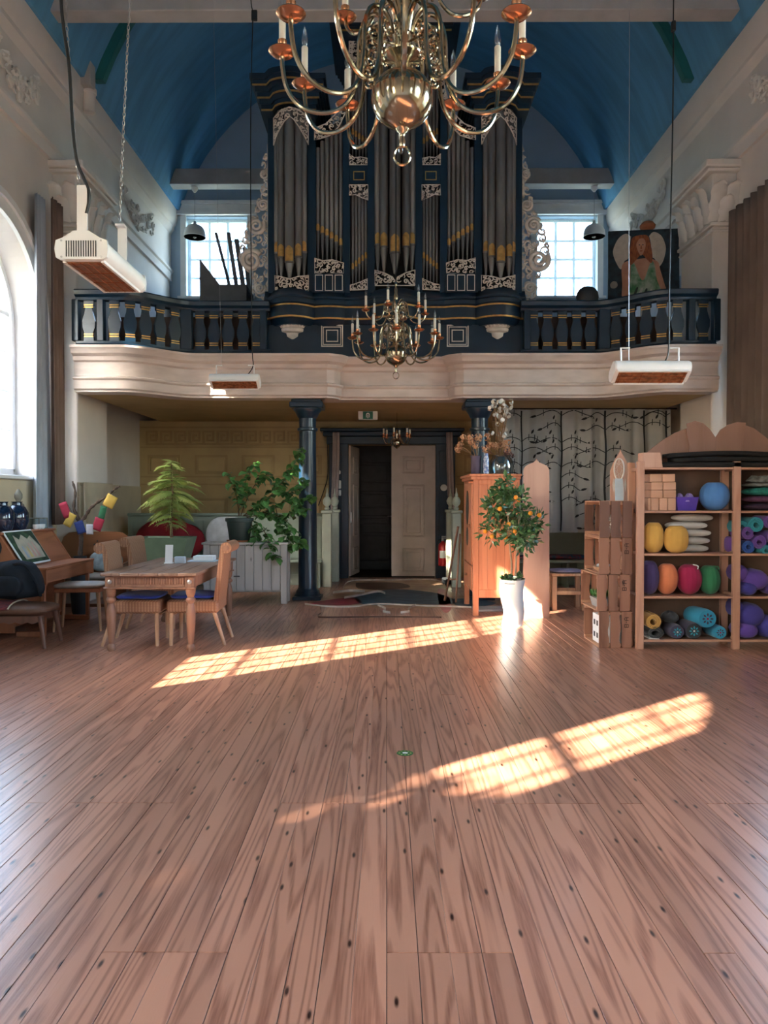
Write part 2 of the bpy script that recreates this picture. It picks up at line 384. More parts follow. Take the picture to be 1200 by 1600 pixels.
# dado strips, broken by nothing: they run below the sills
dl = MB().box(XL, XL + .025, -6.99, 13.98, 0, 1.66).build('trim_1', 'dado', kind='structure')
dr = MB().box(XR - .025, XR, -6.99, 13.98, 0, 1.66).build('trim_2', 'dado', kind='structure')
def arch_window(n, yc, side, fine):
    xg = (XL - .33) if side < 0 else (XR + .33); sg = 1 if side < 0 else -1
    w_ = thing('window_%d' % n, loc=(xg, yc, SILL), kind='structure', world=True)
    P = lambda r, s=0: arch_poly(yc, r, SILL + s)
    MB().ring(P(1.17), P(1.06, .09), xg - .05, xg + .05, 'x').box(xg - .05, xg + .05, yc - 1.12, yc + 1.12, SILL, SILL + .1).build('window_frame', 'white_frame', w_)
    # moulded casing on the room side and the sill board
    xi = XL if side < 0 else XR
    cs = MB().ring(P(1.40), P(1.19), min(xi, xi + sg * .05), max(xi, xi + sg * .05), 'x')
    cs.ring(P(1.42), P(1.34), min(xi, xi + sg * .085), max(xi, xi + sg * .085), 'x'); cs.build('casing', 'white_frame', w_)
    MB().bbox(min(xg, xi + sg * .09), max(xg, xi + sg * .09), yc - 1.42, yc + 1.42, SILL - .05, SILL, .012).build('window_sill', 'white_frame', w_)
    ncol = 7; cw = 2.12 / ncol; zs = [SILL + .1 + .49 * k for k in range(1, 7)]
    bars = MB()
    for k in range(1, ncol):
        y = yc - 1.06 + cw * k; top = SPR + math.sqrt(1.06 ** 2 - (y - yc) ** 2)
        bars.box(xg - .014, xg + .014, y - .012, y + .012, SILL + .09, top + .01)
    for z in zs:
        if z >= SPR + 1.0: continue
        hw = 1.06 if z < SPR else math.sqrt(max(0, 1.06 ** 2 - (z - SPR) ** 2))
        t = .03 if abs(z - SPR) < .25 else .012
        bars.box(xg - .017, xg + .017, yc - hw - .01, yc + hw + .01, z - t, z + t)
    bars.build('glazing_bars', 'white_frame', w_)
    if fine:
        for k in range(ncol):
            ya, yb = yc - 1.06 + cw * k, yc - 1.06 + cw * (k + 1); zz = [SILL + .09] + zs
            for a, c in zip(zz, zz[1:]):
                if a >= SPR - .05: break
                MB().add([(xg, ya, a), (xg, yb, a), (xg, yb, c), (xg, ya, c)], [(0, 1, 2, 3)]).build('pane', 'glass', w_, 0)
        z0 = [z for z in zs if z >= SPR - .05][0]
        hw = 1.06 if z0 < SPR else math.sqrt(1.06 ** 2 - (z0 - SPR) ** 2)
        pl = [(yc - hw, z0)] + [(yc - 1.06 * math.cos(PI * k / 20), SPR + 1.06 * math.sin(PI * k / 20)) for k in range(21) if SPR + 1.06 * math.sin(PI * k / 20) > z0] + [(yc + hw, z0)]
        MB().add([(xg, *p) for p in pl], [tuple(range(len(pl)))]).build('pane', 'glass', w_, 0)
    else:
        pl = P(1.07)
        MB().add([(xg, *p) for p in pl], [tuple(range(len(pl)))]).build('pane', 'glass', w_, 0)
for i, yc in enumerate(WIN_Y):
    arch_window(1 + i, yc, -1, i == 0); arch_window(5 + i, yc, 1, i == 0)
# ---------------- upper back wall with two windows, lower back wall with the doorway
def holed_wall(name, y0, y1, x0, x1, z0, z1, holes, m, kind='structure', parent=None):
    xs = sorted({x0, x1, *[h_[0] for h_ in holes], *[h_[1] for h_ in holes]}); zs = sorted({z0, z1, *[h_[2] for h_ in holes], *[h_[3] for h_ in holes]})
    b = MB()
    for a, c in zip(xs, xs[1:]):
        for d, e in zip(zs, zs[1:]):
            if any(h_[0] < (a + c) / 2 < h_[1] and h_[2] < (d + e) / 2 < h_[3] for h_ in holes): continue
            b.box(a, c, y0, y1, d, e)
    return b.build(name, m, parent, 0, kind=kind)
YB = 16.0
WZ0, WZ1 = 5.62, 7.28
WX = ((-4.15, -2.88), (3.10, 4.36))
holed_wall('wall_back', YB, YB + .35, XL - .45, XR + .45, 2.6, 11, [(a, b, WZ0, WZ1) for a, b in WX], 'lunette_blue')
for n, (a, b) in enumerate(WX):
    w_ = thing('window_%d' % (9 + n), loc=((a + b) / 2, YB + .2, WZ0), kind='structure', world=True)
    f = MB(); y0, y1 = YB + .16, YB + .24
    f.box(a, a + .06, y0, y1, WZ0, WZ1).box(b - .06, b, y0, y1, WZ0, WZ1).box(a + .06, b - .06, y0, y1, WZ0, WZ0 + .06).box(a + .06, b - .06, y0, y1, WZ1 - .06, WZ1)
    f.build('window_frame', 'white_frame', w_)
    bars = MB(); iw = (b - a - .12) / 3; ih = (WZ1 - WZ0 - .12) / 4
    for k in (1, 2): bars.box(a + .06 + iw * k - .028, a + .06 + iw * k + .028, y0 + .02, y1 - .02, WZ0 + .06, WZ1 - .06)
    for k in (1, 2, 3): bars.box(a + .06, b - .06, y0 + .022, y1 - .022, WZ0 + .06 + ih * k - .022, WZ0 + .06 + ih * k + .022)
    bars.build('glazing_bars', 'white_frame', w_)
    for i in range(3):
        for j in range(4):
            xa, za = a + .06 + iw * i, WZ0 + .06 + ih * j; yy = YB + .2
            MB().add([(xa, yy, za), (xa + iw, yy, za), (xa + iw, yy, za + ih), (xa, yy, za + ih)], [(0, 1, 2, 3)]).build('pane', 'glass', w_, 0)
    c = MB(); c.box(a - .12, a, YB - .03, YB + .01, WZ0 - .1, WZ1 + .02).box(b, b + .12, YB - .03, YB + .01, WZ0 - .1, WZ1 + .02)
    c.box(a - .2, b + .2, YB - .09, YB + .01, WZ1 + .02, WZ1 + .1).box(a - .16, b + .16, YB - .05, YB + .01, WZ1 + .1, WZ1 + .24).box(a - .22, b + .22, YB - .12, YB + .01, WZ1 + .24, WZ1 + .3)
    c.box(a - .16, b + .16, YB - .12, YB + .16, WZ0 - .05, WZ0)
    c.build('casing', 'white_frame', w_)
DX0, DX1, DZ = -.69, .89, 2.42
YD = 14.0
lower = holed_wall('wall_door', YD, YD + .25, XL, XR, -.1, 2.86, [(DX0, DX1, -.1, DZ)], 'ochre')
# vestibule behind the doorway
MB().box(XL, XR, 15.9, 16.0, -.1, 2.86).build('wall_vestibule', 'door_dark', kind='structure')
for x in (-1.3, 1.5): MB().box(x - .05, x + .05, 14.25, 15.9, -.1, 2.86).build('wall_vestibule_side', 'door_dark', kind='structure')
# ---------------- ochre panelling of the lower back wall: boards, panels and key frieze
def panelling(x0, x1, keyx):
    y = YD
    b = MB()
    for z in (PZ(668, 14), PZ(699, 14), PZ(745, 14), PZ(757, 14)):
        b.box(x0, x1, y - .022, y, z - .014, z + .014)
    b.build('moulding', 'ochre_line', lower)
    n = max(1, round((x1 - x0) / .92)); w_ = (x1 - x0) / n
    for k in range(n):
        a, c = x0 + w_ * k + .13, x0 + w_ * (k + 1) - .13
        for za, zb in ((PZ(741, 14), PZ(711, 14)), (.35, 1.45)):
            MB().ring([(a, za), (c, za), (c, zb), (a, zb)], [(a + .04, za + .04), (c - .04, za + .04), (c - .04, zb - .04), (a + .04, zb - .04)], y - .02, y, 'y', True).build('panel_frame', 'ochre_line', lower)
            MB().bbox(a + .05, c - .05, y - .014, y + .01, za + .05, zb - .05, .01).build('panel', 'ochre', lower)
    if keyx:
        zt, zb = PZ(673, 14), PZ(694, 14); h_ = zt - zb; u = h_ / 7; kk = MB(); t = u * .5
        pw_ = h_ * 1.05
        def seg(xa, za, xb, zb_): kk.box(min(xa, xb) - t, max(xa, xb) + t, y - .03, y, min(za, zb_) - t, max(za, zb_) + t)
        pts = [(0, 0), (0, 6.4), (5, 6.4), (5, 1.9), (2, 1.9), (2, 4.4), (3.4, 4.4)]
        for i, (p, q) in enumerate(zip(pts, pts[1:])): seg(p[0] * u, p[1] * u, q[0] * u, q[1] * u)
        seg(0, 0, 6.4 * u, 0); me = kk.mesh('key_ornament', 'ochre_line', 0)
        x = x0 + .12
        while x + pw_ < x1:
            inst(me, 'key_ornament', lower, (x, 0, zb)); x += pw_
panelling(XL + .02, -1.05, True); panelling(1.28, XR - .05, True)
# ---------------- vault, cornice, ribs, beams, pilasters
VR, VZ = 4.61, 5.96
def arc(r, z0=7.5, n=28):
    a0 = math.asin((z0 - VZ) / r); return [(C0 - r * math.cos(a0 + (PI - 2 * a0) * k / n), VZ + r * math.sin(a0 + (PI - 2 * a0) * k / n)) for k in range(n + 1)]
MB().ring(arc(VR + .15, 7.4), arc(VR, 7.4), -7, YB + .1, 'y').build('ceiling', 'vault_blue', kind='structure', smooth=60)
n_trim = 3
for y in (11.2, 5.4, -.4, -5.5):
    MB().ring(arc(VR + .01, 7.5), arc(VR - .13, 7.5), y, y + .12, 'y').build('trim_%d' % n_trim, 'rib_teal', kind='structure'); n_trim += 1
prof = [(-.16, 5.95), (.05, 5.95), (.05, 6.10), (.08, 6.13), (.08, 6.17), (.045, 6.2), (.03, 6.25), (.03, 6.9), (.06, 6.95), (.10, 7.0), (.10, 7.06), (.13, 7.1), (.155, 7.2), (.17, 7.3), (.17, 7.46), (.2, 7.5), (.2, 7.56), (-.16, 7.62)]
for sd in (-1, 1):
    xw = XL if sd < 0 else XR
    path = [(xw, -7), (xw, YB)]
    if sd > 0: path = path[::-1]
    # outward (to the room) is to the right of travel
    MB().sweep(path, prof).build('trim_%d' % n_trim, 'plaster', kind='structure', smooth=25); n_trim += 1
for y0, y1 in ((9.72, 9.98), (15.02, 15.3), (4.2, 4.46), (-1.3, -1.04)):
    MB().bbox(XL + .05, XR - .05, y0, y1, 7.555, 7.86, .012).build('trim_%d' % n_trim, 'beam_grey', kind='structure'); n_trim += 1
# grey upright block behind the tie beam at the left cornice
for x in (-4.3,): MB().bbox(x - .11, x + .11, 10.95, 11.15, 7.3, 8.5, .01).build('trim_%d' % n_trim, 'beam_grey', kind='structure'); n_trim += 1
# ---------------- carved scrollwork generator
mat('carving', (.78, .70, .62), .6, var=.1, scale=9)
mat('pipe_lead', (.24, .235, .23), .42, metal=.55, var=.18, scale=4, stretch=(1, 1, .3))
mat('capital_plaster', (.82, .78, .73), .8, var=.05, scale=5)
def inside(p, poly):
    c = False; j = len(poly) - 1
    for i in range(len(poly)):
        a, b = poly[i], poly[j]
        if (a[1] > p[1]) != (b[1] > p[1]) and p[0] < (b[0] - a[0]) * (p[1] - a[1]) / (b[1] - a[1]) + a[0]: c = not c
        j = i
    return c
def scrolls(mb, poly, size, tr, seed, F, border=True, count=400):
    """leafy C-scrolls packed into an outline; F maps (u, v, out) to a point"""
    rg = random.Random(seed); us = [p[0] for p in poly]; vs = [p[1] for p in poly]; pts = []
    for _ in range(count):
        p = (rg.uniform(min(us), max(us)), rg.uniform(min(vs), max(vs)))
        if inside(p, poly) and all(math.hypot(p[0] - q[0], p[1] - q[1]) > size * 1.42 for q in pts): pts.append(p)
    for p in pts:
        a0 = rg.uniform(0, 2 * PI); s = rg.choice((-1, 1)); L = []; R = []; sz = size * rg.uniform(.8, 1.15)
        for k in range(15):
            t = k / 14; a = a0 + s * t * 3.4 * PI / 1.6; rad = sz * (1 - .8 * t)
            q = (p[0] + rad * math.cos(a), p[1] + rad * math.sin(a))
            if not inside(q, poly): q = (p[0] + (q[0] - p[0]) * .5, p[1] + (q[1] - p[1]) * .5)
            if not inside(q, poly): q = p
            L.append(F(q[0], q[1], tr * (.4 + .8 * t))); R.append(tr * .8 * (.35 + .75 * math.sin(PI * min(1, t * .9 + .1))))
        mb.tube(L, R, 5)
        for _ in range(2):
            a = rg.uniform(0, 2 * PI); q = (p[0] + sz * 1.1 * math.cos(a), p[1] + sz * 1.1 * math.sin(a))
            if inside(q, poly): mb.tube([F(p[0], p[1], tr), F((p[0] + q[0]) / 2, (p[1] + q[1]) / 2, tr * 1.3), F(q[0], q[1], 0)], [tr * .5, tr * .9, tr * .2], 5)
    if border: mb.tube([F(u, v, tr * .4) for u, v in poly], tr * .75, 5, closed=True)
    return mb
# ---------------- pilasters with leafy capitals, frieze festoons
def leaf_mesh(w_, h_, out, m):
    def fn(u, v):
        k = (u - .5) * 2; wd = w_ / 2 * (1 - .55 * v ** 3) * (1 + .1 * math.sin(v * 22))
        return (k * wd, -(out * v ** 2.2 + .03 + .035 * (1 - k * k)), h_ * (v - .22 * max(0, v - .75) * 4 * v) - .02 * abs(k))
    return MB().grid(fn, 7, 14).mesh('leaf', m)
lf_big = leaf_mesh(.25, .62, .13, 'capital_plaster'); lf_small = leaf_mesh(.22, .40, .09, 'capital_plaster')
for sd in (-1, 1):
    xw = XL if sd < 0 else XR; xf = xw - sd * .32
    for yA, yB_ in ((10.4, 11.5), (4.9 - 3.1, 4.9 - 2.0)):
        t = thing('trim_%d' % n_trim, kind='structure', loc=(xw, (yA + yB_) / 2, 0), world=True); n_trim += 1
        x0, x1 = min(xw, xf), max(xw, xf)
        MB().bbox(x0, x1, yA, yB_, 0, 5.1, .015).build('shaft', 'plaster', t)
        MB().bbox(x0 - (.05 if sd > 0 else 0), x1 + (.05 if sd < 0 else 0), yA - .05, yB_ + .05, 0, .3, .02).build('base', 'plaster', t)
        rg_ = MB()
        for z, e, h_ in ((5.02, .03, .03), (5.10, .045, .05)): rg_.bbox(x0 - e, x1 + e, yA - e, yB_ + e, z, z + h_, .01)
        rg_.build('necking', 'capital_plaster', t)
        MB().bbox(x0 - .01, x1 + .01, yA - .01, yB_ + .01, 5.15, 5.85, .02).build('bell', 'capital_plaster', t)
        ab = MB()
        for z, e, h_ in ((5.80, .10, .05), (5.85, .14, .10)): ab.bbox(x0 - e, x1 + e, yA - e, yB_ + e, z, z + h_, .015)
        ab.build('abacus', 'capital_plaster', t)
        def lf(me, x, y, z, r):
            o = inst(me, 'leaf', t, (x - xw, y - (yA + yB_) / 2, z), (0, 0, r))
        rz = PI / 2 * (1 if sd < 0 else -1)
        for k in range(4): lf(lf_big, xf, yA + .13 + k * (yB_ - yA - .26) / 3, 5.16, rz)
        for k in range(3): lf(lf_small, xf - sd * .03, yA + .27 + k * (yB_ - yA - .54) / 2, 5.15, rz)
        xm = (x0 + x1) / 2
        for xx in (xm - .1, xm + .1): lf(lf_big, xx, yA, 5.16, 0)
        lf(lf_small, xm, yA - .03, 5.15, 0)
    wl = wall_left if sd < 0 else wall_right
    for k, (ya, yb) in enumerate(((8.75, 9.95), (12.9, 14.8), (4.0, 5.2))):
        ym = (ya + yb) / 2; poly = [(ya, 6.75), (ya + .12, 6.85), (ym - .1, 6.55), (ym, 6.8), (ym + .1, 6.55), (yb - .12, 6.85), (yb, 6.75), (yb - .1, 6.45), (ym + .15, 6.3), (ym, 6.24), (ym - .15, 6.3), (ya + .1, 6.45)]
        xs = (XL + .03) if sd < 0 else (XR - .03)
        scrolls(MB(), poly, .10, .028, 11 + k, lambda u, v, o_: (xs - sd * o_, u, v), border=False, count=300).build('festoon', 'capital_plaster', wl)
mb = MB(); mb.lathe([(.085, 0), (.085, .26), (.1, .27), (.1, .33), (.07, .36)], (-4.28, 11.15, 7.0), 14)
mb.build('vent_stub', 'plaster', label='short white plaster pipe stub on the cornice', cat='vent pipe', base=(-4.28, 11.15, 7.0))
# ---------------- balcony
CB = .12
half = [(0, 10.95), (.78, 10.95), (.80, 10.84), (.85, 10.76), (.95, 10.7), (2.0, 10.7), (2.75, 10.7)]
for k in range(1, 13): half.append((2.75 + .88 * k / 12, 10.7 - .6 * (.5 - .5 * math.cos(PI * k / 12))))
half.append((4.22, 10.1))
def plan_y(d):
    d = abs(d)
    for (a, ya), (b, yb) in zip(half, half[1:]):
        if a <= d <= b: return ya + (yb - ya) * (d - a) / (b - a)
    return half[-1][1]
path = [(CB - d, y) for d, y in reversed(half)] + [(CB + d, y) for d, y in half[1:]]
bal = thing('organ_balcony', 'marbled balcony front with dark blue baluster parapet carrying the pipe organ', 'balcony', loc=(CB, 10.7, 2.84), world=True)
ent = [(-.3, 2.84), (0, 2.84), (0, 2.86), (.03, 2.88), (.03, 2.99), (.06, 3.01), (.06, 3.03), (0, 3.05), (0, 3.23), (.04, 3.25), (.05, 3.30), (.11, 3.33), (.13, 3.38), (.15, 3.40), (.15, 3.43), (-.3, 3.43)]
MB().sweep(path, ent).build('entablature', 'marble', bal, 25)
poly = [(x, y + .05) for x, y in path]
MB().prism(poly + [(CB + 4.22, 14.0), (CB - 4.22, 14.0)], 2.845, 2.88, 'z').build('ceiling_gallery', 'ochre', None, 0, kind='structure')
MB().prism([(x, y + .05) for x, y in path] + [(XR, 11.52), (XR, 15.99), (XL, 15.99), (XL, 11.52)], 3.36, 3.42, 'z').build('floor_gallery', 'beam_grey', None, 0, kind='structure')
def sub(px0, px1):
    """plan path between two photo columns"""
    d0, d1 = [(p - 617) * 10.6 / 1200 for p in (px0, px1)]
    pts = [(CB + d0, plan_y(d0))] + [p for p in path if CB + d0 < p[0] < CB + d1] + [(CB + d1, plan_y(d1))]
    return pts
def pd(px):
    d = (px - 617) * 10.7 / 1200
    for _ in range(4): d = (px - 617) * (plan_y(d) + .1) / 1200
    return d
bl = [(0, .065), (.07, .065), (.075, .05), (.10, .05), (.20, .082), (.28, .085), (.40, .05), (.45, .045), (.475, .05), (.48, .065), (.57, .065)]
bo = [(w_, z) for z, w_ in bl] + [(-w_, z) for z, w_ in reversed(bl)]
bm_ = MB().prism(bo, -.02, .02).mesh('baluster', 'navy', 0)
gm = MB().box(-.062, .062, -.024, -.019, -.007, .007).mesh('gold_line', 'gold', 0)
rail_lo = [(-.16, 3.43), (-.04, 3.43), (-.04, 3.47), (-.06, 3.49), (-.06, 3.52), (-.16, 3.52)]
rail_hi = [(-.18, 4.06), (-.06, 4.06), (-.05, 4.09), (0, 4.12), (.01, 4.17), (-.01, 4.19), (-.18, 4.19)]
for sd in (-1, 1):
    pp = [p for p in path if (p[0] - CB) * sd > 1.7]; 
    if sd < 0: pp = pp + [(CB - 1.75, 10.7)]
    else: pp = [(CB + 1.75, 10.7)] + pp
    MB().sweep(pp, rail_lo).build('bottom_rail', 'navy', bal, 25); MB().sweep(pp, rail_hi).build('top_rail', 'navy', bal, 25)
    for px, wd in ((119, .09), (158, .09), (292, .16), (412, .09)):
        x = px if sd < 0 else 1234 - px; d = pd(x); y = plan_y(d) + .11
        MB().bbox(CB + d - wd / 2, CB + d + wd / 2, y - .055, y + .055, 3.52, 4.07, .008).build('post', 'navy', bal)
    for px in (139, 179, 203, 227, 250, 273, 313, 335, 357, 380, 402):
        x = px if sd < 0 else 1234 - px; d = pd(x); y = plan_y(d) + .11
        a = math.atan2(plan_y(d + .02) - plan_y(d - .02), .04)
        o = inst(bm_, 'baluster', bal, (d, y - 10.7, 3.51 - 2.84), (0, 0, a)); [inst(gm, 'gold_line', o, (0, 0, z)) for z in (.075, .105, .46, .49)]
# columns
cm = MB().lathe([(.19, 0), (.19, .06), (.17, .08), (.165, .12), (.15, .14), (.135, .17), (.13, 1.2), (.12, 2.35), (.12, 2.40), (.145, 2.41), (.145, 2.44), (.12, 2.45), (.12, 2.58), (.14, 2.6), (.17, 2.66), (.2, 2.70), (.2, 2.72)], n=28)
for k, x in enumerate((-1.13, 1.33)):
    t = thing('column', 'glossy dark blue column beside the trailing leafy plant' if k == 0 else 'glossy dark blue column behind the pine wardrobe', 'column', (x, 11.0, 0), group='columns carrying the balcony')
    if k == 0: o = MB(); o.v, o.f = cm.v, cm.f; sh = o.mesh('shaft', 'navy'); cp = MB().bbox(-.235, .235, -.235, .235, 2.72, 2.80, .012).bbox(-.21, .21, -.21, .21, 2.79, 2.838, .008).mesh('abacus', 'navy'); bs = MB().bbox(-.2, .2, -.2, .2, 0, .05, .008).mesh('plinth', 'navy')
    inst(sh, 'shaft', t); inst(cp, 'abacus', t); inst(bs, 'plinth', t)
# ---------------- the pipe organ
YO = 10.9
def ox(px): return (px - 604) * YO / 1200
def oz(py): return PZ(py, YO)
def bulge(px):
    u = abs(px - 617)
    if u < 34: return .2 * (1 - (u / 34) ** 2)
    if 80 < u < 126: return .06 * (1 - ((u - 103) / 23) ** 2)
    if 129 < u < 191: return .2 * (1 - ((u - 160) / 31) ** 2)
    return 0
org = thing('pipe_organ', 'dark blue pipe organ with lead pipes, gilt mouths and cream carved scrollwork', 'organ', loc=(ox(617), 11.6, 3.43), world=True)
MB().box(ox(424), ox(810), 11.12, 12.5, 3.43, oz(187)).prism([(ox(a), oz(b)) for a, b in ((490, 240), (494, 212), (515, 204), (532, 175), (541, 130), (546, 80), (548, 30), (686, 30), (688, 80), (693, 130), (702, 175), (719, 204), (740, 212), (744, 240))], 11.12, 12.4).build('case', 'black_void', org, 0)
def stile(a, b, top, bot=458, y0=10.93):
    MB().bbox(ox(a), ox(b), y0, 11.14, oz(bot), oz(top), .006).build('stile', 'navy', org)
for a, b, tp in ((419, 430.5, 186), (480.5, 494, 186), (535.5, 547, 160), (574, 586, 62)):
    stile(a, b, tp); stile(1234 - b, 1234 - a, tp)
for s_ in (0, 1):
    mx_ = lambda v: v if s_ == 0 else 1234 - v
    a, b = sorted((mx_(546), mx_(575)))
    MB().bbox(ox(a), ox(b), 10.95, 11.13, oz(288), oz(258), .005).build('panel', 'navy', org)
    xa, xb = sorted((mx_(552), mx_(570)))
    MB().ring([(ox(xa), oz(283)), (ox(xb), oz(283)), (ox(xb), oz(269)), (ox(xa), oz(269))], [(ox(xa + 1.4), oz(281.6)), (ox(xb - 1.4), oz(281.6)), (ox(xb - 1.4), oz(270.4)), (ox(xa + 1.4), oz(270.4))], 10.942, 10.95, 'y', True).build('gilt_frame', 'gold', org)
# plinth of the case follows the plan of the towers
pxs = [414 + k * 2 for k in range(204)]
bpath = [(ox(p), 10.97 - bulge(p)) for p in pxs]
MB().sweep(bpath, [(-.12, oz(455)), (.01, oz(455)), (.03, oz(458)), (.05, oz(462)), (.10, oz(467)), (.10, oz(470)), (.13, oz(473)), (.13, oz(479)), (.09, oz(482)), (.09, oz(499)), (.07, oz(501)), (.03, oz(506)), (0, oz(510)), (-.12, oz(510))]).build('impost_moulding', 'navy', org, 25)
for out, y in ((.105, 482), (.10, 500)):
    MB().sweep(bpath, [(out - .03, oz(y + 1.2)), (out, oz(y + 1.2)), (out, oz(y - 1.2)), (out - .03, oz(y - 1.2))]).build('gilt_line', 'gold', org, 25)
MB().bbox(ox(416), ox(818), 10.93, 11.4, 3.44, oz(508), .006).build('base_panel', 'navy', org)
for p in (519, 715):
    for h0, h1 in ((17, 15.4), (14, 13), (9.5, 8)):
        MB().ring([(ox(p - h0), oz(525 + h0)), (ox(p + h0), oz(525 + h0)), (ox(p + h0), oz(525 - h0)), (ox(p - h0), oz(525 - h0))], [(ox(p - h1), oz(525 + h1)), (ox(p + h1), oz(525 + h1)), (ox(p + h1), oz(525 - h1)), (ox(p - h1), oz(525 - h1))], 10.92, 10.93, 'y', True).build('gilt_square', 'carving', org)
for p, y0 in ((457, 0), (777, 0), (617, -2)):
    hw = lambda q: q * YO / 1200
    pr = [(hw(2), oz(531)), (hw(9), oz(526)), (hw(10), oz(521)), (hw(17), oz(519)), (hw(18), oz(515)), (hw(16), oz(513)), (hw(21), oz(505)), (hw(23), oz(501)), (hw(27), oz(499)), (hw(27), oz(496))]
    cb = MB().lathe([(r, z) for r, z in pr], (ox(p), 10.95, y0 * -.01), 24, None, 1, .75)
    for k in range(9):
        a = PI + PI * (k + .5) / 9; cb.tube([(ox(p) + hw(27) * math.cos(a) * .98, 10.95 + hw(27) * .75 * math.sin(a), oz(499)), (ox(p) + hw(21) * math.cos(a), 10.95 + hw(21) * .75 * math.sin(a), oz(506)), (ox(p) + hw(17) * math.cos(a), 10.95 + hw(17) * .75 * math.sin(a), oz(513))], [.02, .016, .01], 6)
    cb.build('corbel', 'carving', org)
# pipes
def pipe(px, wpx, mouth, foot, top, boff=.0):
    r = wpx * YO / 1200 / 2; x = ox(px); y = 11.0 - bulge(px) + boff; zm, zf, zt = oz(mouth), oz(foot), oz(top)
    p = MB().lathe([(r * .25, zf), (r * .3, zf + .01), (r * .92, zm - .02), (r * .8, zm - .012), (r, zm), (r, zt)], (x, y, 0), 12).build('pipe', 'pipe_lead', org)
    hgt = max(.09, wpx * .014); n = 9
    def fn(u, v):
        a = (u - .5) * 2; lim = math.sqrt(max(0, 1 - max(0, v - .6) ** 2 / .16 * .96)); t = a * .9 * lim
        return (x + (r + .003) * math.sin(t), y - (r + .003) * math.cos(t), zm + .012 + hgt * v)
    MB().grid(fn, n, 8).build('pipe_mouth', 'gold', p)
for s_ in (0, 1):
    M = (lambda v: v) if s_ == 0 else (lambda v: 1234 - v)
    for px, w_, m_, f_ in ((434, 10, 398, 434), (441, 12, 407, 437), (454.5, 15, 416, 441), (468, 12, 407, 437), (476, 10, 398, 434)): pipe(M(px), w_, m_, f_, 182)
    for k in range(6): pipe(M(497 + k * 7.1), 6.8, 362 + k * 4.5, 405 + k * 1.4, 232 - k * 9)
    for k in range(5): pipe(M(551 + k * 5.2), 4.6, 421 - k * 4.2, 444 - k * 1.6, 296)
    for k in range(5): pipe(M(551 + k * 5.2), 4.6, 212 + k * 3.6, 246 + k * .7, 92)
for px, w_, m_, f_ in ((590.5, 11, 385, 424), (600, 13, 391, 428), (617, 17, 402, 433), (634, 13, 391, 428), (643.5, 11, 385, 424)): pipe(px, w_, m_, f_, 70)
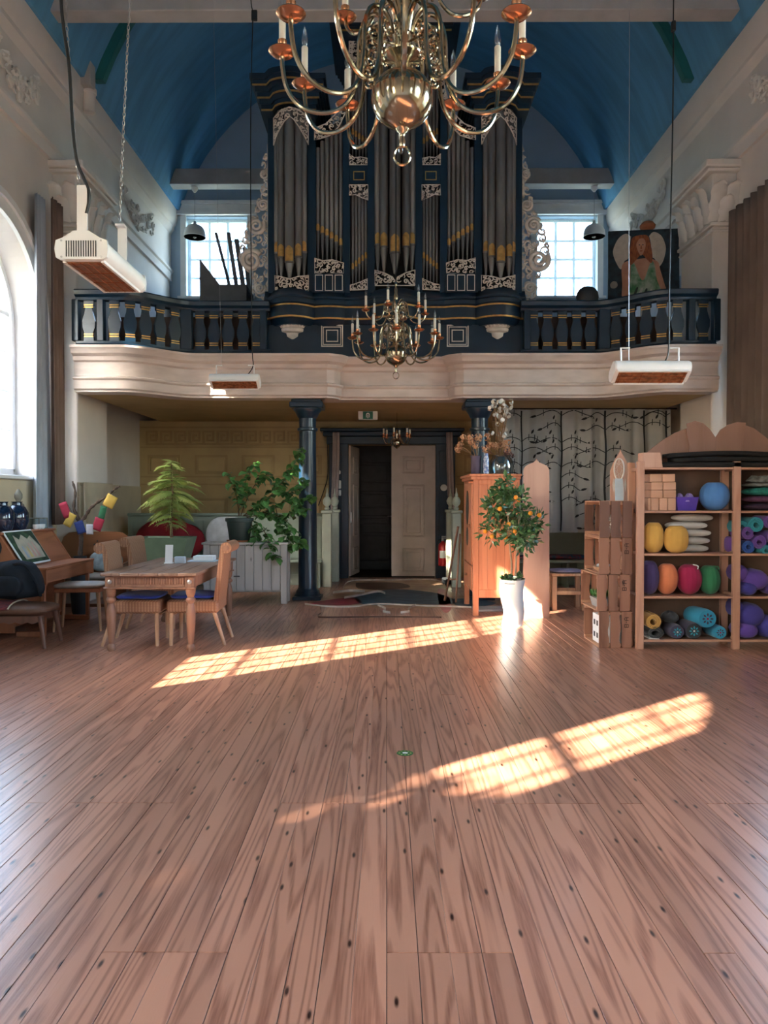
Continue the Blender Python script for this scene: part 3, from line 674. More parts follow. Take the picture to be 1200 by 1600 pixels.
# pierced carvings
def FO(off=0): return lambda u, v, o_: (ox(u), 10.93 - bulge(u) - off - o_, oz(v))
def FW(u, v, o_): return (ox(u), 11.08 - o_, oz(v))
def carve2(poly, size, tr, seed, F=None, border=True, name='carving', m='carving'):
    k = YO / 1200; G = F or FO(); pm = [(ox(u), oz(v)) for u, v in poly]
    H = lambda X, Z, o_: G(604 + X * 1200 / YO, 780 - (Z - 1.43) * 1200 / YO, o_)
    mb = scrolls(MB(), pm, size * k, tr, seed, H, border, 700)
    return mb.build(name, m, org, 60)
for s_ in (0, 1):
    Q = (lambda pts: pts) if s_ == 0 else (lambda pts: [(1234 - a, b) for a, b in pts])
    carve2(Q([(429, 190), (442, 184), (456, 182), (470, 184), (483, 190), (483, 232), (478, 222), (470, 210), (462, 200), (456, 196), (448, 202), (440, 212), (433, 222), (429, 232)]), 4.6, .011, 1)
    carve2(Q([(431, 433), (442, 438), (455.5, 443), (469, 438), (483, 433), (483, 457), (431, 455)]), 4.6, .011, 2)
    carve2(Q([(492, 404), (505, 410), (520, 409), (537, 412), (537, 428), (492, 430)]), 4.6, .011, 3)
    carve2(Q([(547, 446), (556, 444), (566, 440), (574, 436), (574, 453), (547, 454)]), 3.6, .009, 4)
    carve2(Q([(546, 291), (575, 291), (575, 315), (566, 311), (556, 306), (546, 307)]), 4.2, .010, 5)
    carve2(Q([(546, 243), (554, 249), (564, 248), (574, 250), (574, 260), (546, 260)]), 3.6, .009, 6)
    carve2(Q([(492, 222), (492, 204), (510, 200), (524, 186), (534, 164), (540, 140), (544, 110), (547, 70), (551, 70), (550, 115), (547, 150), (540, 180), (530, 203), (516, 218), (500, 222)]), 4.4, .011, 7)
    carve2(Q([(546, 70), (575, 70), (575, 96), (566, 92), (556, 100), (546, 118)]), 4.4, .010, 8)
    carve2(Q([(418.5, 222), (411, 238), (406, 262), (409, 285), (402, 300), (398, 322), (386, 342), (376, 372), (370, 398), (374, 412), (386, 420), (390, 440), (396, 462), (408, 470), (418.5, 455)]), 7.2, .02, 9, FW, False, 'side_wing')
    MB().bbox(min(ox(Q([(417, 0)])[0][0]), ox(Q([(421, 0)])[0][0])), max(ox(Q([(417, 0)])[0][0]), ox(Q([(421, 0)])[0][0])), 11.0, 11.1, oz(468), oz(224), .004).build('wing_edge', 'carving', org)
    for cx_, cy_, rr, sg in ((391, 404, 17, 1), (399, 350, 13, -1), (410, 318, 9, 1), (404, 448, 9, -1), (412, 270, 7, 1)):
        u0 = cx_ if s_ == 0 else 1234 - cx_; sg2 = sg if s_ == 0 else -sg
        pts = []; rs = []
        for k in range(34):
            t = k / 33; a = .6 + sg2 * t * 5.2 * PI / 1.3; r_ = rr * (1 - .86 * t); pts.append(FW(u0 + r_ * math.cos(a), cy_ - r_ * math.sin(a), .03 + .05 * t)); rs.append(.034 * (1 - .5 * t) * rr / 15)
        MB().tube(pts, rs, 8).build('side_scroll', 'carving', org, 60)
    b = MB(); bk = FO(-.0)
    for i in range(3):
        a, c = 493 + i * 15.3, 493 + i * 15.3 + 12.4
        a, c = (a, c) if s_ == 0 else (1234 - c, 1234 - a)
        b.ring([(ox(a), oz(457)), (ox(c), oz(457)), (ox(c), oz(432)), (ox(a), oz(432))], [(ox(a + 1.1), oz(455.9)), (ox(c - 1.1), oz(455.9)), (ox(c - 1.1), oz(433.1)), (ox(a + 1.1), oz(433.1))], 10.862, 10.872, 'y', True)
    b.build('gilt_panel_lines', 'carving', org)
    a, c = (491, 538) if s_ == 0 else (1234 - 538, 1234 - 491)
    MB().bbox(ox(a), ox(c), 10.87, 11.1, oz(459), oz(430), .004).build('field_panel', 'navy', org)
carve2([(586, 424), (600, 432), (613, 440), (617, 446), (621, 440), (634, 432), (648, 424), (648, 448), (586, 448)], 4.8, .012, 10)
carve2([(586, 66), (648, 66), (648, 110), (636, 92), (617, 84), (598, 92), (586, 110)], 5, .012, 12)
# tower caps: stacked arched mouldings widening upwards
def cap(cx_, ytop, ybot, hw_t, hw_b, rise, yface):
    n = 6; k = YO / 1200
    for i in range(n):
        t0, t1 = i / n, (i + 1) / n; hw = hw_b + (hw_t - hw_b) * (t1 ** 1.3); za, zb = ybot + (ytop - ybot) * t0, ybot + (ytop - ybot) * t1
        us = [-1, -.62] + [-.6 + 1.2 * q / 12 for q in range(13)] + [.62, 1]
        ar = lambda u: rise * math.sqrt(max(0, 1 - (u / .6) ** 2)) if abs(u) < .6 else 0
        lo = [(ox(cx_ + u * hw), oz(za - ar(u))) for u in us]; hi = [(ox(cx_ + u * hw), oz(zb - ar(u))) for u in us]
        y0 = yface - (hw - hw_b) * k
        MB().ring(hi, lo, y0, 12.3, 'y').build('tower_cap', 'navy', org, 30)
        if i in (0, 2, 4):
            hi2 = [(x, z + .012) for x, z in lo]; MB().ring(hi2, [(x, z - .006) for x, z in lo], y0 - .012, y0 + .01, 'y').build('gilt_line', 'gold', org, 30)
cap(455, 140, 188, 57, 40, 11, 10.72); cap(779, 140, 188, 57, 40, 11, 10.72); cap(617, 34, 68, 102, 84, 11, 10.72)
# ---------------- chandeliers
mat('brass', (.50, .42, .30), .13, metal=1, var=.10, scale=7)
mat('copper', (.75, .36, .20), .2, metal=1, var=.1, scale=7)
mat('candle', (.88, .85, .76), .55, var=.05, scale=20)
glassy('bulb_glass', (.93, .96, 1), .16, .03)
mat('cable_black', (.01, .01, .011), .5)
mat('steel', (.55, .55, .56), .3, metal=.9)
mat('white_metal', (.86, .86, .85), .35, var=.03)
mat('slot_dark', (.05, .05, .05), .7)
mat('heater_element', (.45, .20, .10), .35, metal=.5, var=.3, scale=30)
def arm_set(root, n, a0, curve, pan_r, ch, bulb, tr, curl):
    P = [Vector((r, 0, z)) for r, z in curve]; pts = spline(P, 5)
    a = MB().tube(pts, tr, 8)
    if curl:
        for cx_, cz, rr, s in curl:
            q = [(cx_ + rr * (1 - .8 * k / 16) * math.cos(s * k * .55), 0, cz + rr * (1 - .8 * k / 16) * math.sin(s * k * .55)) for k in range(17)]
            a.tube(q, [tr * .75 * (1 - .5 * k / 16) for k in range(17)], 6)
    e = P[-1]; am = a.mesh('arm', 'brass')
    pan = MB().lathe([(.006, -.012), (.02, -.008), (pan_r * .7, -.004), (pan_r, .012), (pan_r * .98, .016), (pan_r * .65, .004), (.014, .004), (.012, .02), (.02, .03), (.021, .06), (.015, .065)], e, 20).mesh('drip_pan', 'copper')
    cn = MB().lathe([(.015, .06), (.0155, .06 + ch), (.012, .065 + ch)], e, 12).mesh('candle', 'candle')
    bl_ = MB().lathe([(.008, ch + .06), (.0135, ch + .075), (.017, ch + .06 + bulb * .35), (.012, ch + .06 + bulb * .65), (.004, ch + .06 + bulb * .9), (.001, ch + .06 + bulb)], e, 12).mesh('bulb', 'bulb_glass')
    for k in range(n):
        o = inst(am, 'arm', root, (0, 0, 0), (0, 0, a0 + 2 * PI * k / n))
        inst(pan, 'drip_pan', o); inst(cn, 'candle', o); inst(bl_, 'bulb', o)
def chandelier(loc, label, top):
    t = thing('chandelier', label, 'chandelier', loc, group='brass candle-arm chandeliers')
    R = .138
    bp = [(.02, -R * .98)] + [(R * math.sin(PI * k / 16), -R * .93 * math.cos(PI * k / 16)) for k in range(2, 15)] + [(.03, R * .97)]
    bp = bp[:8] + [(R * 1.012, .02), (R * 1.012, .026)] + bp[8:]
    MB().lathe(bp, n=32).build('ball', 'brass', t)
    MB().lathe([(.004, -.215), (.012, -.21), (.016, -.19), (.01, -.17), (.014, -.15), (.024, -.142), (.03, -.13), (.02, -.125)], n=14).tube([(.036 * math.cos(2 * PI * k / 20), 0, -.25 + .042 * math.sin(2 * PI * k / 20)) for k in range(20)], .006, 6, True).build('pendant_ring', 'brass', t)
    MB().lathe([(.03, .12), (.05, .14), (.03, .16), (.09, .185), (.092, .192), (.03, .2), (.04, .24), (.05, .28), (.055, .31), (.03, .35), (.025, .38), (.04, .42), (.03, .45), (.022, .5), (.045, .56), (.05, .6), (.045, .64), (.022, .68), (.03, .72), (.018, .76), (.022, .8), (.01, .84), (.02, .87), (.006, .9)], n=18).build('shaft', 'brass', t)
    for k in range(6):
        a = 2 * PI * k / 6 + .3; orn = MB()
        for r0, z0, rr, s in ((.10, .46, .045, 1), (.13, .55, .03, -1), (.12, .24, .04, 1)):
            orn.tube([((r0 + rr * (1 - .8 * q / 14) * math.cos(s * q * .6)) * math.cos(a), (r0 + rr * (1 - .8 * q / 14) * math.cos(s * q * .6)) * math.sin(a), z0 + rr * (1 - .8 * q / 14) * math.sin(s * q * .6)) for q in range(15)], .0065, 5)
            orn.tube([(.03 * math.cos(a), .03 * math.sin(a), z0), (r0 * math.cos(a), r0 * math.sin(a), z0)], .005, 5)
        orn.build('ornament_scroll', 'brass', t)
    arm_set(t, 12, 0, [(.05, .28), (.075, .345), (.12, .375), (.165, .35), (.19, .27), (.195, .16), (.215, .04), (.27, -.035), (.36, -.06), (.455, -.03), (.515, .05), (.535, .15), (.535, .2)], .062, .125, .105, .0105, [(.14, .24, .04, 1), (.165, .12, .028, -1)])
    arm_set(t, 6, math.radians(15), [(.03, .58), (.06, .645), (.1, .67), (.14, .63), (.155, .54), (.18, .46), (.235, .415), (.305, .42), (.36, .465), (.38, .52)], .055, .12, .1, .0095, [(.115, .56, .035, 1)])
    MB().tube([(0, 0, .88), (0, 0, top)], .008, 8).build('hanging_rod', 'cable_black', t)
    return t
chandelier((.07, 3.46, 3.215), 'large brass chandelier with two tiers of candle arms hanging over the open floor', 7.34)
chandelier((.115, 9.5, 3.205), 'large brass chandelier with two tiers of candle arms hanging before the organ', 7.35)
t = thing('chandelier', 'small brass chandelier hanging from the low ceiling in front of the doorway', 'chandelier', (PX(620, 12.6), 12.6, PZ(692, 12.6)))
MB().lathe([(.004, -.10), (.015, -.09), (.05, -.06), (.07, -.02), (.06, .03), (.02, .06), (.018, .1), (.03, .14), (.012, .2), (.006, .22)], n=16).build('ball', 'brass', t)
arm_set(t, 6, .3, [(.03, .06), (.06, .08), (.09, .04), (.13, -.02), (.19, -.01), (.22, .05), (.225, .09)], .03, .07, .06, .006, None)
MB().tube([(0, 0, .2), (0, 0, 2.845 - PZ(692, 12.6))], .003, 6).build('hanging_cord', 'cable_black', t)
# ---------------- infra-red heaters
def stadium(w_, h_, n=8):
    r = h_ / 2; p = []
    for s in (1, -1):
        for k in range(n + 1):
            a = -PI / 2 + PI * k / n; p.append((s * (w_ / 2 - r) + s * r * math.cos(a), s * r * math.sin(a)))
    return p
def heater_body(t, L, W, H, tilt=0):
    """long axis along local y, heating face down (tilted about the long axis)"""
    T = Matrix.Rotation(tilt, 4, 'Y')
    MB().prism(stadium(W, H), -L / 2, L / 2, 'y', T).build('body', 'white_metal', t, 35)
    f = MB().box(-W * .33, W * .33, -L / 2 + .02, L / 2 - .02, -H / 2 - .003, -H / 2 + .02, T).build('heating_panel', 'heater_element', t)
    g = MB()
    for k in range(4): g.box(-W * .33, W * .33, -L / 2 + .04 + k * (L - .08) / 3 - .001, -L / 2 + .04 + k * (L - .08) / 3 + .001, -H / 2 - .007, -H / 2 - .003, T)
    for k in range(4): g.box(-W * .24 + k * W * .16 - .001, -W * .24 + k * W * .16 + .001, -L / 2 + .02, L / 2 - .02, -H / 2 - .007, -H / 2 - .003, T)
    g.build('grille', 'copper', f, 0)
    fr = MB()
    for s in (-1, 1): fr.box(s * W * .36 - .008, s * W * .36 + .008, -L / 2 + .01, L / 2 - .01, -H / 2 - .008, -H / 2 + .01, T)
    fr.build('rim', 'white_metal', t, 0)
def links(pts, d):
    mb = MB(); P = [Vector(p) for p in pts]
    for a, b in zip(P, P[1:]):
        n = max(1, int((b - a).length / d)); dr = (b - a).normalized()
        s = dr.orthogonal().normalized(); q = dr.cross(s)
        for k in range(n):
            c = a + (b - a) * ((k + .5) / n); w_ = s if k % 2 else q
            mb.tube([c + dr * d * .62 * math.cos(2 * PI * j / 8) + w_ * d * .28 * math.sin(2 * PI * j / 8) for j in range(8)], d * .09, 4, True)
    return mb
Yh = 4.1; X0, Z0 = PX(131, Yh), PZ(392, Yh)
ht = thing('infrared_heater', 'white infrared heater on straps with chain, hanging beside the left arched window', 'heater', (X0, Yh + .31, Z0), world=False, group='hanging infrared heaters')
heater_body(ht, .62, .285, .115)
for s in (-1, 1):
    ep = [(-.135, -.045), (-.115, -.056), (.115, -.056), (.135, -.045), (.142, 0), (.135, .045), (.10, .058), (.04, .095), (-.04, .095), (-.10, .058), (-.135, .045), (-.142, 0)]
    e = MB().prism(ep, s * .31, s * .33).build('end_plate', 'white_metal', ht)
    sl_ = MB()
    for k in range(13): sl_.box(-.078 + k * .013 - .0028, -.078 + k * .013 + .0028, min(s * .33, s * .332), max(s * .33, s * .332), -.042, .042)
    sl_.build('vent_slots', 'slot_dark', e, 0, kind='stuff')
    for sx in (-1, 1):
        for sz in (-1, 1): MB().lathe([(.006, 0), (.006, .003), (.003, .005)], (0, 0, 0), 8, Matrix.Translation((sx * .105, s * .331, sz * .043)) @ Matrix.Rotation(PI / 2 * s, 4, 'X')).build('screw', 'steel', e)
    st = MB().box(-.027, .027, s * .31 - .006, s * .31 + .006, .06, .34)
    st.box(-.027, .027, min(s * .31, s * .26) - .0, max(s * .31, s * .26) + 0, .33, .342).build('strap', 'white_metal', ht)
hc = [(97, -1775), (98, -900), (100, -260), (99, -120), (100, 0), (104, 50), (112, 110), (116, 190), (122, 250), (133, 280), (141, 300), (141, 318), (137, 336)]
def world_pts(px, Y, loc): return [Vector((PX(x, Y), Y, PZ(y, Y))) - Vector(loc) for x, y in px]
MB().tube(spline(world_pts(hc, Yh, ht.location), 5), .009, 7).build('power_cable', 'cable_black', ht)
links(world_pts([(101, -1770), (106, -260), (108, 40), (122, 250), (128, 302)], Yh + .02, ht.location), .026).build('chain', 'steel', ht, kind='stuff')
links(world_pts([(222, -1468), (214, -240), (207, 0), (196, 200), (189, 348)], Yh + .6, ht.location), .026).build('chain', 'steel', ht, kind='stuff')
def small_heater(x0, x1, yc, Y, label, wires, cable):
    W = (x1 - x0) * Y / 1200; loc = (PX((x0 + x1) / 2, Y), Y, PZ(yc, Y)); t = thing('infrared_heater', label, 'heater', loc, PI / 2, group='hanging infrared heaters')
    heater_body(t, W, .21, .11, tilt=.55)
    for s in (-1, 1):
        e = MB().prism(stadium(.2, .105), s * W / 2, s * (W / 2 + .012), 'y', Matrix.Rotation(.55, 4, 'Y')).build('end_plate', 'white_metal', t)
        MB().tube([(0, s * (W / 2 - .06), .05), (0, s * (W / 2 - .06), .19), (0, s * (W / 2 - .13), .19)], .008, 6).build('bracket', 'white_metal', t)
    MB().box(-.02, .02, -.04, .04, .05, .085).build('junction_box', 'white_metal', t)
    R = Matrix.Rotation(-PI / 2, 4, 'Z')
    for wv in wires: MB().tube([R @ p for p in world_pts(wv, Y, loc)], .002, 5).build('hanging_wire', 'steel', t)
    MB().tube([R @ p for p in spline(world_pts(cable, Y, loc), 5)], .006, 6).build('power_cable', 'cable_black', t)
    return t
small_heater(331, 405, 596, 9.3, 'short white infrared heater hanging in front of the marbled balcony near the left column', [[(332, -328), (336, 0), (341, 300), (347, 572)]], [(394, -354), (394, -150), (394, 0), (397, 35), (394, 140), (393, 300), (394, 500), (395, 555), (396, 572), (388, 585), (378, 588)])
small_heater(957, 1070, 582, 6.15, 'long white infrared heater hanging above the shelves of yoga cushions', [[(978, -918), (979, 0), (980, 300), (981, 565)]], [(1047, -895), (1047, -400), (1047, -40), (1047, 60), (1047, 180), (1045, 320), (1043, 450), (1043, 535), (1040, 560), (1030, 574)])
mb = MB().bbox(PX(1044, 6.15), PX(1050, 6.15), 6.13, 6.17, PZ(58, 6.15), PZ(42, 6.15), .006)
mb.build('cable_plug', 'cable_black', label='black in-line plug on the heater cable at right', cat='plug', base=(PX(1047, 6.15), 6.15, PZ(58, 6.15)))
mb = MB().bbox(PX(395, 9.3), PX(404, 9.3), 9.28, 9.32, PZ(40, 9.3), PZ(24, 9.3), .008)
mb.build('cable_plug', 'cable_black', label='black in-line plug on the heater cable beside the organ', cat='plug', base=(PX(399, 9.3), 9.3, PZ(40, 9.3)))
# ---------------- enamel pendant lamps under the rear beam
for x, lb in ((306, 'white enamel dome pendant lamp in front of the rear window by the lectern desk'), (926, 'white enamel dome pendant lamp in front of the rear window by the angel painting')):
    Yl = 15.16; zb = PZ(373, Yl); t = thing('pendant_lamp', lb, 'lamp', (PX(x, Yl), Yl, zb), group='enamel pendant lamps')
    MB().lathe([(.214, 0), (.213, .05), (.203, .11), (.18, .165), (.14, .21), (.085, .24), (.035, .25), (.03, .3), (.012, .32), (.012, .31), (.026, .29), (.03, .243), (.08, .232), (.133, .203), (.172, .16), (.195, .107), (.205, .05), (.207, 0)], n=28).build('shade', 'white_metal', t)
    MB().ball((0, 0, .04), (.05, .05, .065), 14, 8).build('bulb', 'candle', t)
    MB().tube([(0, 0, .31), (0, 0, 7.54 - zb)], .005, 6).build('cord', 'steel', t)
    MB().lathe([(.07, 7.54 - zb), (.06, 7.50 - zb), (.02, 7.45 - zb)], n=14).build('ceiling_rose', 'white_metal', t)
# ---------------- double door with its dark blue portal
d1 = thing('door_1', kind='structure', loc=(C0, 14.0, 0), world=True)
po = MB()
for xa, xb in ((-1.04, DX0), (DX1, 1.24)):
    po.bbox(xa, xb, 13.86, 14.02, 0, 2.44, .01); po.bbox(xa + .06, xb - .12 if xa < 0 else xb - .06, 13.83, 13.88, .3, 2.3, .01)
po.bbox(-1.08, 1.28, 13.83, 14.02, 2.42, 2.56, .01).bbox(-1.14, 1.34, 13.76, 14.02, 2.56, 2.64, .012).bbox(-1.19, 1.39, 13.70, 14.02, 2.64, 2.70, .012)
po.build('portal', 'navy', d1)
def leaf_door(T, w_, m, panels, hinge, parent, nm='leaf'):
    o = MB().bbox(0, w_, -.022, .022, .02, DZ - .01, .004, T).build(nm, m, parent)
    for a, b, za, zb in panels:
        r = MB(); q = 0
        for k in range(4):
            pass
        mbp = MB()
        for xa, xb, zc, zd in ((a, b, za, za + .03), (a, b, zb - .03, zb), (a, a + .03, za, zb), (b - .03, b, za, zb)): mbp.bbox(xa, xb, -.04, .04, zc, zd, .008, T)
        mbp.bbox(a + .07, b - .07, -.03, .03, za + .07, zb - .07, .008, T)
        mbp.build('panel', m, o)
    return o
pn = [(.2, .6, PZ(740, 14), PZ(713, 14)), (.2, .6, PZ(839, 14), PZ(757, 14)), (.2, .6, .1, PZ(857, 14))]
leaf_door(Matrix.Translation((.09, 14.06, 0)), .80, 'door_cream', pn, 0, d1)
lo = leaf_door(rotz(math.radians(80), (-.68, 14.06, 0)), .78, 'door_cream', pn, 0, d1)
MB().bbox(-.67, -.63, 14.0, 14.05, 1.0, 1.2, .005).build('lock_plate', 'steel', d1)
d2 = thing('door_2', kind='structure', loc=(-.2, 15.85, 0), world=True)
leaf_door(Matrix.Translation((-.75, 15.86, 0)), .95, 'door_dark', [(.12, .83, .15, .75), (.12, .83, .9, 1.1), (.12, .83, 1.25, 1.6), (.12, .83, 1.75, 2.2)], 0, d2)
MB().tube([(.12, 15.83, 1.08), (.12, 15.77, 1.08), (.02, 15.77, 1.08)], .012, 8).build('handle', 'steel', d2)
# ---------------- exit sign, extinguisher and small fittings at the door
Ys = 12.3; xs, zs_ = PX(575, Ys), PZ(649.5, Ys)
mat('exit_green', (.005, .16, .10), .4); mat('sign_white', (.85, .87, .85), .4, var=.02)
t = thing('exit_sign', 'white box sign with a green emergency exit panel under the balcony', 'sign', (xs, Ys, zs_ - .068), world=True)
MB().bbox(xs - .155, xs + .155, Ys - .03, Ys + .03, zs_ - .068, zs_ + .068, .008).build('housing', 'sign_white', t)
gp = MB().box(xs - .08, xs + .08, Ys - .034, Ys - .03, zs_ - .06, zs_ + .06).build('green_panel', 'exit_green', t)
ac = [(xs - .03 * math.cos(PI * k / 12) , zs_ + .005 + .035 * math.sin(PI * k / 12)) for k in range(13)]; ai = [(xs - .018 * math.cos(PI * k / 12), zs_ + .002 + .02 * math.sin(PI * k / 12)) for k in range(13)]
sy = MB().ring(ac, ai, Ys - .037, Ys - .034).box(xs - .03, xs - .018, Ys - .037, Ys - .034, zs_ - .035, zs_ + .005).box(xs + .018, xs + .03, Ys - .037, Ys - .034, zs_ - .035, zs_ + .005).box(xs - .006, xs + .006, Ys - .037, Ys - .034, zs_ - .045, zs_ + .01)
sy.build('pictogram', 'sign_white', gp, 0, kind='stuff')
mat('extinguisher_red', (.62, .02, .03), .25, coat=.5)
t = thing('fire_extinguisher', 'red fire extinguisher with a white label hung beside the doorway', 'extinguisher', (PX(692, 13.6), 13.62, .24))
MB().lathe([(.055, 0), (.078, .01), (.08, .03), (.08, .36), (.07, .40), (.03, .43), (.03, .45)], n=20).build('cylinder', 'extinguisher_red', t)
MB().lathe([(.025, .45), (.025, .48), (.015, .5)], n=12).box(-.02, .09, -.012, .012, .49, .51).box(-.02, .07, -.012, .012, .52, .535).build('valve', 'steel', t)
MB().tube(spline([(-.02, 0, .48), (-.08, -.02, .45), (-.1, -.02, .3), (-.09, -.03, .12)], 5), .011, 7).build('hose', 'cable_black', t)
MB().grid(lambda u, v: (.0815 * math.sin((u - .5) * 1.6), -.0815 * math.cos((u - .5) * 1.6), .15 + .13 * v), 8, 2).build('label_sticker', 'sign_white', t)
MB().box(-.03, .03, .07, .2, .3, .34).build('wall_bracket', 'steel', t)
for (x, y, w_, h_, nm, lb, ct) in ((530, 738, .05, .07, 'door_sensor', 'small white sensor box on the portal jamb above the switch', 'sensor'), (530, 757, .07, .15, 'intercom_box', 'white intercom box on the dark portal jamb', 'intercom'), (531, 770, .05, .11, 'light_switch', 'white rounded switch below the intercom on the portal jamb', 'switch')):
    MB().bbox(PX(x, 13.8) - w_ / 2, PX(x, 13.8) + w_ / 2, 13.79, 13.83, PZ(y, 13.8) - h_ / 2, PZ(y, 13.8) + h_ / 2, .012).build(nm, 'sign_white', label=lb, cat=ct, base=(PX(x, 13.8), 13.81, PZ(y, 13.8)))
MB().lathe([(.06, 0), (.06, .02), (.045, .028)], (0, 0, 0), 20, Matrix.Translation((PX(693.5, 13.8), 13.83, PZ(762, 13.8))) @ Matrix.Rotation(PI / 2, 4, 'X')).build('round_detector', 'sign_white', label='round white detector disc on the right portal jamb', cat='detector', base=(PX(693.5, 13.8), 13.82, PZ(762, 13.8)))
MB().tube(spline([(PX(530, 13.9), 13.95, PZ(672, 13.9)), (PX(513, 13.9), 13.95, PZ(676, 13.9)), (PX(512, 13.9), 13.95, PZ(740, 13.9)), (PX(506, 13.9), 13.95, PZ(765, 13.9)), (PX(497, 13.9), 13.95, PZ(790, 13.9))], 6), .008, 6).build('wall_cable', 'cable_black', label='black cable running down the ochre wall beside the portal', cat='cable')
# ---------------- drapes at the portal and green newel posts with finials
mat('drape_pink', (.45, .36, .34), .9, var=.1, scale=3, bump=.2, bscale=120)
def drape(x0, x1, y, z0, z1, folds, amp, seed, swing=0):
    rg = random.Random(seed); ph = rg.uniform(0, 6)
    def fn(u, v):
        a = u * folds * 2 * PI + ph; k = .55 + .45 * (1 - v)
        return (x0 + (x1 - x0) * (u + .03 * math.sin(a * .5 + v * 2)) + swing * (1 - v) ** 2, y + amp * k * (math.sin(a) + .35 * math.sin(2.3 * a + 1)) , z0 + (z1 - z0) * v)
    return MB().grid(fn, max(12, int(folds * 10)), 16)
drape(PX(519, 13.6), PX(530, 13.6), 13.68, .95, 2.62, 2, .03, 1, -.06).build('door_drape', 'drape_pink', label='narrow pinkish drape left of the dark portal', cat='curtain', thick=.006)
drape(PX(698, 13.6), PX(708, 13.6), 13.68, .95, 2.62, 2, .03, 2, .06).build('door_drape', 'drape_pink', label='narrow pinkish drape right of the portal above the extinguisher', cat='curtain', thick=.006)
mat('pew_green', (.36, .42, .33), .5, var=.08, scale=3)
mat('pew_pale', (.55, .60, .48), .45, var=.08, scale=3)
np = thing('newel_post', 'pale green newel post with ball finial between column and portal', 'post', (PX(511, 12.5), 12.5, 0), group='pew newel posts')
MB().bbox(-.075, .075, -.075, .075, 0, 1.2, .012).build('shaft', 'pew_pale', np)
MB().bbox(-.095, .095, -.095, .095, 1.2, 1.25, .012).build('cap', 'pew_pale', np)
MB().lathe([(.03, 1.25), (.045, 1.28), (.025, 1.31), (.06, 1.35), (.072, 1.4), (.05, 1.45), (.022, 1.48), (.028, 1.5), (.012, 1.54), (.008, 1.6), (.002, 1.62)], n=16).build('finial', 'pew_pale', np)
for lb, x, y in (('pale green newel post with ball finial close beside the portal drape', 523, 13.35), ('pale green newel post with ball finial beside the pine wardrobe', 713, 12.5), ('pale green newel post with ball finial next to the fire extinguisher', 704, 13.35)):
    place(np, False, (PX(x, y), y, 0), 0, lb)
def pew(name, x0, x1, y, label):
    t = thing(name, label, 'pew', ((x0 + x1) / 2, y, 0), world=True); n = max(2, round((x1 - x0) / .62)); w_ = (x1 - x0) / n
    MB().bbox(x0, x1, y, y + .03, 0, 1.15, .006).build('front_panel', 'pew_green', t)
    MB().bbox(x0, x1, y - .04, y + .06, 1.15, 1.2, .012).build('top_rail', 'pew_green', t)
    for k in range(n):
        a, b = x0 + w_ * k + .05, x0 + w_ * (k + 1) - .05
        for za, zb in ((.15, .62), (.70, 1.08)):
            MB().ring([(a, za), (b, za), (b, zb), (a, zb)], [(a + .03, za + .03), (b - .03, za + .03), (b - .03, zb - .03), (a + .03, zb - .03)], y - .018, y, 'y', True).build('panel', 'pew_green', t)
    MB().bbox(x0, x1, y - .42, y - .02, .40, .45, .012).build('seat', 'pew_green', t)
    for x in (x0 + .05, (x0 + x1) / 2, x1 - .05): MB().bbox(x - .02, x + .02, y - .4, y - .02, 0, .40, .005).build('seat_support', 'pew_green', t)
    return t
pew('box_pew', -4.3, -1.04, 12.75, 'grey green panelled pew behind the sideboard and house plants'); pew('box_pew', 1.28, 4.55, 12.75, 'grey green panelled pew behind the tree-print curtain')
# ---------------- gallery things: painting, desk, boards, sheer curtains
sheer('sheer_white', (.50, .62, .68), .5, .72)
for n, (a, b) in enumerate(WX):
    drape(a + .02, b - .02, YB + .05, WZ0 + .02, WZ1 - .04, 9, .018, 5 + n).build('sheer_curtain', 'sheer_white', label='white sheer curtain over the rear window behind %s' % ('the leaning boards' if n == 0 else 'the angel painting'), cat='curtain', group='sheer window curtains')
Yp = 11.72
pt = thing('angel_painting', 'square painting of a red-haired winged woman in a green dress, standing on the gallery', 'painting', (PX(1003, Yp), Yp, 3.42), -.12)
mat('canvas_dark', (.008, .014, .022), .6, col2=(.02, .05, .07), scale=9); mat('paint_wing', (.62, .55, .46), .7, var=.08, scale=12); mat('paint_skin', (.62, .33, .22), .7, col2=(.50, .23, .15), scale=5)
mat('paint_hair', (.40, .12, .04), .7, col2=(.22, .06, .03), scale=14, stretch=(3, 1, 1)); mat('paint_dress', (.06, .22, .09), .7, col2=(.45, .52, .42), scale=7); mat('paint_moon', (.4, .33, .25), .7)
sc = Yp / 1200; W2 = 107 * sc / 2; zt, zb = PZ(362, Yp) - 3.42, PZ(474, Yp) - 3.42
MB().bbox(-W2, W2, 0, .035, zb, zt, .004).build('canvas', 'canvas_dark', pt)
MB().box(-W2, W2, .035, .05, zb, zb + .05).bbox(-.03, .03, .05, .08, .0, zt - .1, .004).bbox(-W2 + .05, -W2 + .1, .036, .075, 0, zb + .1, .004).bbox(W2 - .1, W2 - .05, .036, .075, 0, zb + .1, .004).build('easel_stretcher', 'beam_grey', pt)
